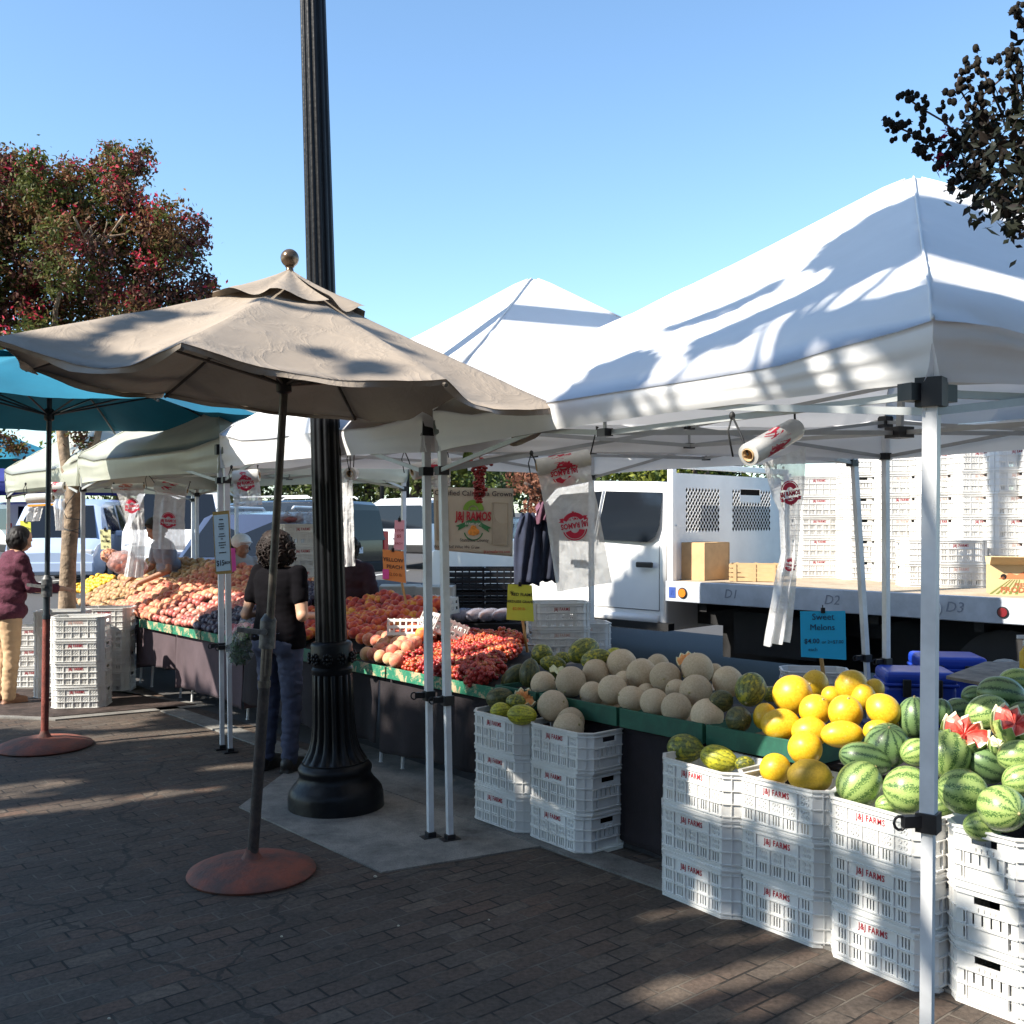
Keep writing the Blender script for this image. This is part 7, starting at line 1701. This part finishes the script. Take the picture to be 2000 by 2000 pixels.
def pile(s0,s1,t0,t1,r,hz,key,name,cat,label,group,z0=None,maxn=280,jit=.25,cond=None):
    z0=TZ+.07 if z0 is None else z0; n=0; step=r*1.93
    t=t0; row=0
    while t<=t1:
        s=min(s0,s1)+(row%2)*step/2
        while s<=max(s0,s1):
            S=s+rnd.uniform(-1,1)*r*jit; T=t+rnd.uniform(-1,1)*r*jit
            if n<maxn and (cond is None or cond(S,T)):
                z=z0+hz(S,T)+rnd.uniform(-.3,.35)*r
                k=key(S,T) if callable(key) else key
                nm,lb,gp,rr=(name,label,group,r) if not isinstance(k,tuple) else (k[1],k[2],k[3],k[4])
                k=k[0] if isinstance(k,tuple) else k
                if cond is None or True:
                    o=bpy.data.objects.new(nm,FP[k]); C.objects.link(o); o.location=RC(S,T,z); R=rr*rnd.uniform(.92,1.1); o.scale=(R,R,R)
                    o.rotation_euler=(rnd.uniform(0,6.28),rnd.uniform(0,6.28),rnd.uniform(0,6.28)); tag(o,lb,nm.replace('_',' '),gp); n+=1
            s+=step
        t+=step*.84; row+=1
    return n
def mound(s0,s1,t0,t1,hz,label,mt,z0,nm='display_board',lower=.05):
    b=MB(); b.grid(lambda a,q:RC(s0+(s1-s0)*a,t0+(t1-t0)*q,z0+hz(s0+(s1-s0)*a,t0+(t1-t0)*q)-lower),8,8)
    o=b.build(nm,mt); center_origin(o,RC((s0+s1)/2,(t0+t1)/2,z0)); solid(o,.012); tag(o,label,'board','sloping boards under the fruit')
hzL=lambda s,t:.04+.40*max(0,t)+.12*max(0,min(1,(s-6.0)*1.2))*t+.03*noise.noise(V((s*2,t*2,0)))
PN=('pink','pink_nectarine','small pink nectarine in the sunlit left pile between peaches and plums','pink nectarines in the left pile',.036)
PP=('peachp','pale_peach','pale rosy peach in the left pile above the pink nectarines','pale peaches in the left pile',.043)
PS=('peachp','shaded_peach','rosy peach in the shaded left end pile behind the stacked crates','peaches in the shaded left end pile',.045)
PL=('plum','dark_plum','dark blue plum in the pile left of the curly haired woman','dark plums',.035)
PQ=('plump','pink_plum','pink speckled plum in the corner of the tray left of the woman','pink plums in the tray corner',.033)
PE=('pear','brown_pear','brownish green pear behind the tree trunk','brown pears in the far left pile',.038)
def keyL(s,t):
    if t<.16 and s<5.12: return PQ
    if s<5.70-.55*t+.18*math.sin(t*9): return PL
    if t>.28+.75*(7.0-s)*.45: return PP if s<6.35 else PS
    if s>6.62+.1*math.sin(t*11): return PS
    return PN
pile(4.78,6.25,.03,.98,.0365,hzL,keyL,'','','','',z0=TZ+.062,maxn=1000)
pile(6.32,7.15,.03,.98,.044,hzL,keyL,'','','','',z0=TZ+.062,maxn=1000)
pile(7.2,9.0,.05,.95,.042,hzL,lambda s,t:(PE if (s>7.9 or (t>.55 and s>7.4)) else PS),'','','','',z0=TZ+.062,maxn=600)
mound(7.1,4.8,.03,1.0,hzL,'sloping board under the nectarines and plums at the left',M_dark,TZ+.062,lower=.06)
table(9.1,7.1,.02,1.0,'far left folding table behind the tree under pears',M_cloth2,'plum tablecloth at the far left end behind the stacked crates',.2,8)
mound(9.05,7.15,.03,1.0,hzL,'sloping board under the pears behind the tree',M_dark,TZ+.062,lower=.06)
YF=('yf','yellow_fruit','yellow fruit in the far left display beside the woman in maroon','yellow fruits at the far left',.06)
pile(8.0,9.1,1.0,1.35,.062,lambda s,t:.52,lambda s,t:YF,'','','','',z0=TZ,maxn=30)
YB=('yf','small_yellow_fruit','small yellow fruit in the sunlit box by the maroon sweater','small yellow fruits at the far left',.035)
pile(9.15,9.8,.25,.6,.036,lambda s,t:.22+.5*(t-.25),lambda s,t:YB,'','','','',z0=TZ,maxn=80)
hzM=lambda s,t:.03+.32*max(0,t)+.05*noise.noise(V((s*2,t*2,3)))+ .10*max(0,1-abs(s-2.55)*1.6)*max(0,min(1,(t-.3)*2))
K1=('peach','yellow_peach','red and orange peach in the pile right of the lamp post','yellow peaches right of the lamp post',.049)
K2=('peach','yellow_peach','orange red peach in the pile left of the lamp post','yellow peaches left of the lamp post',.046)
K3=('peachp','yellow_peach','lighter rosy peach in the front of the pile right of the lamp post','light peaches in the front right of the lamp post',.048)
pile(4.0,2.40,.03,.98,.0475,hzM,lambda s,t:(K2 if s>3.3 else (K3 if t<.36 else K1)),'','','','',z0=TZ+.07,maxn=290,cond=lambda s,t:s>2.47+.85*t and (t>.22 or s<2.95))
pile(4.62,4.02,.03,.98,.045,hzM,lambda s,t:K2,'','','','',z0=TZ+.07,maxn=290)
mound(4.62,3.3,.03,1.0,hzM,'sloping board under the peaches around the lamp post',M_dark,TZ+.07,lower=.075)
# grapes
def grape_bunch_mesh(seed,mt,hang=False):
    rr=random.Random(seed); b=MB(); st=MB()
    L=.17; n=58 if not hang else 190
    for i in range(n):
        f=i/n
        if hang:
            z=-.42*f; R=.085*(1-.75*f**1.3)*(.8+.3*math.sin(f*9+1)); r=.0145
        else:
            z=0; R=0; r=.0150
        a=rr.uniform(0,6.28)
        if hang: p=V((R*math.cos(a)*rr.uniform(.55,1),R*math.sin(a)*rr.uniform(.55,1),z))
        else:
            q=V((rr.gauss(0,1),rr.gauss(0,1),rr.gauss(0,1))).normalized()*rr.uniform(.5,1)**.5; p=V((q.x*L*.50,q.y*L*.34,q.z*.05))
        b.ell(p,(r*rr.uniform(.85,1.1),)*3,8,6)
    if hang:
        st.tube([(0,0,.09),(.004,0,.02),(0,0,-.36)],.004,6)
    else:
        st.tube([(-.08,0,.03),(0,.01,.035),(.09,.0,.02)],.003,5); st.tube([(0,.01,.035),(.03,.04,.04)],.0025,5)
    me=bpy.data.meshes.new('berries'); me.from_pydata([tuple(p) for p in b.v],[],b.f); me.materials.append(mt); me.polygons.foreach_set('use_smooth',[True]*len(me.polygons)); me.update()
    ms=bpy.data.meshes.new('stem'); ms.from_pydata([tuple(p) for p in st.v],[],st.f); ms.materials.append(M_stemd if hang else M_stem); ms.update()
    return me,ms
GP=[grape_bunch_mesh(i,M_grape) for i in range(5)]; GPd=[grape_bunch_mesh(20+i,M_graped) for i in range(2)]
hzG=lambda s,t:.040+.13*t+.05*max(0,noise.noise(V((s*3,t*3,7))))+.03*(1-abs(s-1.7))
n=0
for i in range(20):
    for j in range(10):
        s=1.56+i*.085+rnd.uniform(-.04,.04); t=.03+j*.095+rnd.uniform(-.03,.03)
        if s>2.42+.85*t or s<1.60+.72*t: continue
        dk=rnd.random()<.10 and t<.4
        me,ms=rnd.choice(GPd if dk else GP)
        o=bpy.data.objects.new('grape_bunch',me); C.objects.link(o); o.location=RC(s,t,TZ+.05+hzG(s,t)); o.rotation_euler=(rnd.uniform(-.3,.3),rnd.uniform(-.3,.3),rnd.uniform(0,6.28)); k=rnd.uniform(.9,1.1); o.scale=(k,k,k)
        if dk: tag(o,'darker red grape bunch along the front of the grape tray','grapes','dark grape bunches in the tray')
        else: tag(o,'red and amber grape bunch heaped on the stall between peaches and melons','grapes','grape bunches heaped on the stall')
        q=bpy.data.objects.new('stem',ms); C.objects.link(q); q.parent=o
mound(3.1,.9,.03,.95,lambda s,t:.05+.07*t,'board under the heaped red grapes',M_dark,TZ+.05,lower=.04)
me,ms=grape_bunch_mesh(77,M_graped,True)
o=bpy.data.objects.new('hanging_grape_bunch',me); C.objects.link(o); o.location=at(936,897,6.0); o.scale=(.86,.86,.60)
tag(o,'dark red grape bunch with a green leaf hanging from the tent edge','grapes')
q=bpy.data.objects.new('stem',ms); C.objects.link(q); q.parent=o
b=MB(); 
for k in range(3):
    b.grid(lambda a,w,k=k:V((-.075-.02*k+(a-.5)*.075*math.sin(PI*min(.98,w+.08)),-.01*k+.012*math.sin(a*7+k),-.0-.065*k-.13*w+.08+.012*math.sin(w*9))),6,8)
o2=b.build('vine_leaf',mat('vine_leaf',(.12,.18,.03),.6,var=.3,vs=30,trans=.3),o,local=True); solid(o2,.002)
# ================= SHADE TREES behind and left of the camera =================
# plane perpendicular to the sun: two axes
sa=sunL.cross(V((0,0,1))).normalized(); sb=sa.cross(sunL).normalized()
def ab(p): p=V(p); return (p.dot(sa),p.dot(sb))
LIT=[];SHD=[]
def lit(p,r): a,b_=ab(p); LIT.append((a,b_,r))
def litseg(p,q,r,n=8):
    for i in range(n+1): lit(V(p).lerp(V(q),i/n),r)
def gl(u0,v0,u1,v1,r,z=0): litseg(G(u0,v0,z),G(u1,v1,z),r)
# lit strips on the paving
gl(150,1447,640,1412,.17); gl(20,1350,200,1330,.25); gl(230,1352,420,1345,.12); gl(-60,1315,60,1300,.3)
gl(0,1545,90,1533,.13); gl(-20,1592,170,1570,.10); gl(260,1560,420,1540,.05); gl(420,1500,560,1488,.07); gl(-20,1560,90,1552,.04); gl(120,1565,330,1545,.02)
gl(1300,1940,1640,1862,.08); gl(1450,1975,1740,1925,.05); gl(1600,2000,1780,1975,.07); gl(1270,1795,1430,1765,.035); gl(1380,1845,1580,1812,.03); gl(1830,1990,1990,1985,.12); gl(1560,1905,1800,1870,.05)
# lit crates and melons on the right
for (u,v,t,r) in [(1360,1500,-.33,.06),(1400,1560,-.33,.05),(1380,1500,-.33,.06),(1420,1590,-.33,.05),(1470,1540,-.33,.06),(1520,1580,-.33,.05),(1440,1560,-.33,.05),(1490,1640,-.33,.03),
 (1660,1600,-.33,.07),(1700,1620,-.33,.07),(1640,1640,-.33,.06),(1760,1640,-.33,.08),(1800,1600,-.3,.1),(1850,1620,-.33,.12),(1900,1640,-.33,.12),(1960,1700,-.33,.12),(1950,1640,-.33,.12),(1740,1680,-.33,.05),(1640,1840,-.33,.04),(1660,1860,-.33,.04),(1900,1700,-.33,.08),(1850,1700,-.33,.08),(1960,1820,-.33,.08),(1990,1900,-.33,.10),(1940,1940,-.33,.08),(1890,1930,-.33,.06),(1430,1810,-.33,.03),
 (1550,1350,.1,.16),(1600,1360,.1,.16),(1650,1380,.1,.16),(1660,1420,0,.14),(1500,1500,-.2,.10),(1560,1450,-.1,.12),(1520,1430,0,.10),(1450,1380,.1,.10),(1480,1330,.2,.12),(1420,1400,.1,.05),(1690,1540,-.2,.13),(1780,1540,-.2,.14),(1850,1470,-.1,.16),(1880,1540,-.2,.16),(1950,1560,-.25,.18),(1920,1450,0,.2),(1980,1420,.1,.2),(1900,1380,.2,.2),(1980,1500,0,.2),(1820,1400,.1,.12),
 (1030,1330,.15,.09),(1110,1330,.15,.09),(1160,1310,.3,.09),(1215,1295,.4,.10),(1090,1385,-.05,.08),(1140,1270,.5,.10),(1060,1280,.5,.10),(1300,1290,.45,.03),(975,1385,-.2,.05),(1010,1395,-.2,.05),(1010,1430,-.33,.03),(1060,1450,-.33,.03),(1000,1540,-.33,.02),
 (1330,1465,-.2,.05),(1390,1480,-.2,.07)]: lit(on_t(u,v,t),r)
# fruit piles all lit except some dapples
for s in [x*.16 for x in range(3,56)]:
    for t in (.05,.2,.4,.6,.8,1.0,1.25): 
        if s>=1.0: lit(RC(s,t,.85),.13)
for (u,v,Y,r) in [(1000,1180,7.0,.4),(960,1250,7.6,.35)]: lit(at(u,v,Y),r)
for k in range(12): lit(TP(.3*k,.8,1.6),.5); lit(TP(.3*k,1.6,2.0),.5); lit(TP(-.3*k,.2,1.75),.25)
# table cloth patches
for (u,v,r) in [(300,1280,.25),(240,1270,.25),(370,1260,.2),(400,1300,.15),(420,1350,.08),(360,1240,.12),(540,1320,.08),(150,1250,.3),(100,1220,.3),(20,1180,.4),(20,1280,.3),(160,1350,.2),(510,1345,.06)]: lit(on_t(u,v,0),r)
# umbrella + tents + lamp
for (u,v,Y,r) in [(40,650,4.2,.12),(60,640,4.3,.18),(120,650,4.1,.18),(200,620,4.4,.2),(250,600,4.6,.2),(300,640,3.9,.18),(350,620,4.0,.18),(400,580,4.4,.2),(420,640,3.8,.16),(480,600,4.1,.18),(470,650,3.7,.14),(560,560,4.5,.2),(540,620,4.0,.14),(540,680,3.6,.10),(440,700,3.5,.10),(610,570,4.5,.16),(680,600,4.6,.14),(740,640,4.7,.12),(830,690,4.6,.12),(900,730,4.5,.12),(950,760,4.4,.12),(1040,790,4.3,.12),(620,610,4.2,.10),(150,690,4.0,.08),(300,700,3.7,.05)]: lit(at(u,v,Y),r)
cp=V((1.835,4.68,3.26))
def roofpt(u,v,A,B,zE,pk):
    # intersect pixel ray with plane through A,B,(pk)
    a=V((A[0],A[1],zE));b_=V((B[0],B[1],zE)); n=(b_-a).cross(V(pk)-a); d=V(((u-1000)/F,1,-(v-HV)/F)); o=V((0,0,H)); return o+d*((a-o).dot(n)/d.dot(n))
for u in range(880,1220,30):
    for v in range(545,720,30): lit(at(u,v,6.9),.28)
for (u,v,r) in [(500,820,.3),(560,850,.25),(600,830,.25),(650,850,.1),(480,880,.2),(720,850,.06),(690,845,.10)]: lit(at(u,v,6.9),r)
for (u,v,r) in [(60,920,.12),(250,870,.10),(235,890,.08),(150,870,.5),(360,760,.3)]: lit(at(u,v,9.8),r)
for c,r in blobs: lit(c,r+.1)
[lit(V((1.085,2.66,z*.1)),.05) for z in range(2,20)]
# shade targets: where the crowns must be
def shade(p,r): a,b_=ab(p); SHD.append((a,b_,r))
def gs(u,v,r): shade(G(u,v),r)
x=-4.6
while x<4.4:
    y=1.6
    while y<9.2:
        g=V((x,y,0))
        if (g-P0).dot(N)<.35 and not(y>8.2 and x<-2.9): shade(g,.26)
        y+=.33
    x+=.33
for (u,v,t,r) in [(1200,1350,.1,.2),(1250,1350,.15,.2),(1300,1370,.1,.2),(1350,1330,.3,.2),(1380,1330,.3,.12),(1350,1400,.0,.15),(1250,1400,0,.15),(960,1480,-.33,.2),(1100,1500,-.33,.2),(960,1580,-.33,.2),(1100,1600,-.33,.2),(1180,1500,-.3,.2),(1320,1600,-.33,.2),(1320,1680,-.33,.2),(1500,1700,-.33,.15),(1500,1760,-.33,.15),(1600,1700,-.33,.1),(1700,1760,-.33,.15),(1700,1840,-.33,.12),(1870,1800,-.33,.1),(1460,1620,-.33,.06),(1700,1350,.2,.1),(1620,1460,-.05,.06),(1870,1490,0,.05)]: shade(on_t(u,v,t),r)
for (u,v,Y,r) in [(740,700,3.9,.10),(660,690,3.8,.12),(600,690,3.7,.08),(800,710,4.0,.06),(690,645,4.2,.05)]: shade(at(u,v,Y),r)
for (u,v,Y,r) in [(455,860,7.3,.12),(760,860,6,.1),(830,850,5.5,.1)]: shade(at(u,v,Y),r)
for u in range(1170,1310,25):
    for v in range(1125,1240,25): shade(at(u,v,10.2),.16)  # extra crown leaves added to shade the lower truck door
ZP=lambda L:[(1300+x*.3623,300+y*.3623) for x,y in L]
PNA=[ZP([(1345,250),(1210,290),(1020,420),(900,490),(790,600),(830,640),(990,620),(900,720),(780,800),(600,870),(450,960),(330,1040),(240,1080),(215,1180),(240,1260),(190,1400),(470,1400),(525,1230),(505,1130),(550,1040),(620,1000),(850,880),(1000,800),(1130,740),(1250,670),(1395,650)]),
 ZP([(860,985),(1000,950),(1440,890),(1440,1120),(1150,1130),(950,1110),(820,1060)]),ZP([(620,700),(300,860),(0,980),(0,1010),(300,910),(640,740)]),
 [(1145,790),(1180,750),(1260,720),(1300,712),(1300,760),(1240,800),(1200,800)],[(1090,815),(1150,780),(1180,815),(1120,845)]]
PNR=[ZP([(1340,250),(1500,270),(1640,310),(1932,455),(2300,620),(2300,900),(1932,745),(1700,690),(1520,655),(1395,650)]),ZP([(1450,860),(1600,880),(1932,960),(2300,1100),(2300,1500),(1932,1340),(1450,1240)])]
def pip(u,v,P):
    c=False; n=len(P)
    for i in range(n):
        x0,y0=P[i]; x1,y1=P[(i+1)%n]
        if (y0>v)!=(y1>v) and u<(x1-x0)*(v-y0)/(y1-y0)+x0: c=not c
    return c
def proj(p): return 1000+p.x/p.y*F, HV-(p.z-H)/p.y*F
NN=V((*tN,2.10)); AA=V((*tA,2.15)); RR_=V((*tR,2.15)); PKk=V((1.835,4.68,3.26))
def roofhit(A,B):
    o=sa*A+sb*B
    for (a,b_,c,P) in ((NN,AA,PKk,PNA),(NN,RR_,PKk,PNR)):
        n=(b_-a).cross(c-a); den=sunL.dot(n); h=o+sunL*((a-o).dot(n)/den)
        # barycentric
        v0=b_-a;v1=c-a;v2=h-a; d00=v0.dot(v0);d01=v0.dot(v1);d11=v1.dot(v1);d20=v2.dot(v0);d21=v2.dot(v1); dn=d00*d11-d01*d01
        bv=(d11*d20-d01*d21)/dn; bw=(d00*d21-d01*d20)/dn
        if bv>=-.02 and bw>=-.02 and bv+bw<=1.03:
            u,v=proj(h); return any(pip(u,v,p) for p in P)
    return None
def raypl(u,v,a,b_,c):
    n=(b_-a).cross(c-a); d=V(((u-1000)/F,1,-(v-HV)/F)); o=V((0,0,H)); return o+d*((a-o).dot(n)/d.dot(n))
for (a,b_,c,PL) in ((NN,AA,PKk,PNA),(NN,RR_,PKk,PNR)):
    for P in PL:
        for u in range(int(min(p[0] for p in P)),int(max(p[0] for p in P))+1,22):
            for v in range(int(min(p[1] for p in P)),int(max(p[1] for p in P))+1,22):
                if pip(u,v,P): shade(raypl(u,v,a,b_,c),.09)
rs=random.Random(21)
cell={}
for (a,b_,r) in LIT: cell.setdefault((int(a//.5),int(b_//.5)),[]).append((a,b_,r))
def islit(a,b_,m=0.0):
    i,j=int(a//.5),int(b_//.5)
    for di in(-2,-1,0,1,2):
        for dj in(-2,-1,0,1,2):
            for (x,y,r) in cell.get((i+di,j+dj),()):
                if (a-x)**2+(b_-y)**2<(r+m)**2: return True
    return False
LS=leafmat('shade_tree_leaves',(.06,.09,.02),(.03,.05,.012),.2)
roots={}
def inframe(p):
    return p.y>0 and abs(p.x/p.y)<.56 and abs((p.z-H)/p.y)<.60
for (a,b_,r) in SHD:
    n=int(95*(r/.25)**2)+4
    for k in range(n):
        an=rs.uniform(0,6.28); rr_=r*1.15*math.sqrt(rs.random()); A=a+rr_*math.cos(an); B=b_+rr_*math.sin(an)
        if islit(A,B,.02): continue
        rh=roofhit(A,B)
        if rh is False: continue
        # distance along the ray towards the sun
        for tr_ in range(6):
            # reference point with z=0 on this ray
            base=sa*A+sb*B; q=base-sunL*(base.z/sunL.z)   # on ground
            t_=rs.uniform(8.5,12.5); p=q-sunL*t_
            if p.z<5.0: p=q-sunL*(t_+1.5)
            if not inframe(p): break
        else: continue
        key=0 if p.x<-7.5 else (1 if p.x<-3.6 else 2)
        roots.setdefault(key,[]).append(p)
names={0:'tall leafy shade tree left of the camera, outside the photo',1:'shade tree behind the camera on the left, outside the photo',2:'shade tree right behind the camera, outside the photo'}
for key,pts in roots.items():
    c=sum(pts,V((0,0,0)))/len(pts); base=V((c.x-.8,min(c.y,-1.5)-.8,0)); rt=thing('shade_tree',names[key],'tree',base,'shade trees behind the camera')
    b=MB(); top=V((c.x,c.y,c.z-1.0)); b.tube([base,base+V((0,.02,2.0)),base.lerp(top,.6)+V((0,0,.5)),top],[.2,.16,.12,.06],10)
    for k in range(9): e=rs.choice(pts); b.tube([base.lerp(top,.6)+V((0,0,.5)),top.lerp(e,.5)+V((0,0,-.3)),e],[.06,.03,.01],6)
    b.build('trunk',M_barkd,rt,smooth=True)
    b=MB()
    for p in pts:
        s=.115*rs.uniform(.7,1.3); n=(-sunL+V((rs.gauss(0,.55),rs.gauss(0,.55),rs.gauss(0,.55)))).normalized(); u=n.orthogonal().normalized(); w=n.cross(u); an=rs.uniform(0,6.28); x_=u*math.cos(an)+w*math.sin(an); y_=n.cross(x_); k=len(b.v)
        b.v+=[p-x_*s*.6,p+y_*s*.42,p+x_*s*.6,p-y_*s*.42]; b.f.append([k,k+1,k+2,k+3]); b.m.append(0)
    b.build('crown',LS,rt)
# unseen building added behind the camera to cut the sky light
bl=thing('sky_block_building','long two storey tan building added behind the camera to block sky light','building',(-2,-13,0))
b=MB(); b.box((-2,-14,4.2),(54,2,8.4)); b.build('wall',mat('tan_stucco',(.22,.18,.14),.9,var=.1,vs=1),bl)
for i in range(13):
    for z in (1.6,5.4):
        b=MB(); b.box((-26+4*i,-12.97,z),(1.8,.05,1.8)); b.build('window',M_glass,bl)
b=MB(); b.box((-2,-13.2,8.5),(54.4,2.9,.25)); b.build('cornice',mat('stucco_trim',(.3,.27,.22),.9),bl)
print('shade leaves',sum(len(v) for v in roots.values()))
# ================= SKY, SUN, CAMERA =================
w=bpy.data.worlds.new('World'); sc.world=w; w.use_nodes=True; t=w.node_tree
sk=t.nodes.new('ShaderNodeTexSky'); sk.sky_type='NISHITA'; sk.sun_disc=False; sk.sun_elevation=math.radians(40)
toS=-sunL; sk.sun_rotation=math.atan2(toS.x,toS.y); sk.air_density=1.0; sk.dust_density=.5; sk.ozone_density=.6; sk.altitude=0
bg=t.nodes['Background']; tn=t.nodes.new('ShaderNodeMix'); tn.data_type='RGBA'; tn.blend_type='MULTIPLY'; tn.inputs[0].default_value=1; tn.inputs[7].default_value=(.86,1.03,1.12,1); t.links.new(sk.outputs[0],tn.inputs[6]); t.links.new(tn.outputs[2],bg.inputs[0]); bg.inputs[1].default_value=.115
ld=bpy.data.lights.new('sun','SUN'); ld.energy=5.0; ld.angle=math.radians(.55); ld.color=(1,.93,.82)
lo=bpy.data.objects.new('sun',ld); C.objects.link(lo); lo.rotation_euler=sunL.to_track_quat('-Z','Y').to_euler(); lo.location=(-10,-5,12)
cd=bpy.data.cameras.new('camera'); co=bpy.data.objects.new('camera',cd); C.objects.link(co); co.location=(0,0,H); co.rotation_euler=(PI/2,0,0)
cd.sensor_width=36; cd.lens=36; cd.shift_y=(HV-1000)/2000.0; cd.clip_end=500; cd.clip_start=.05
sc.camera=co
sc.view_settings.view_transform='Standard'; sc.view_settings.look='None'; sc.view_settings.exposure=1.15; sc.view_settings.gamma=1
for pr in (cr_slot,cr_dot,cr_fade): pass
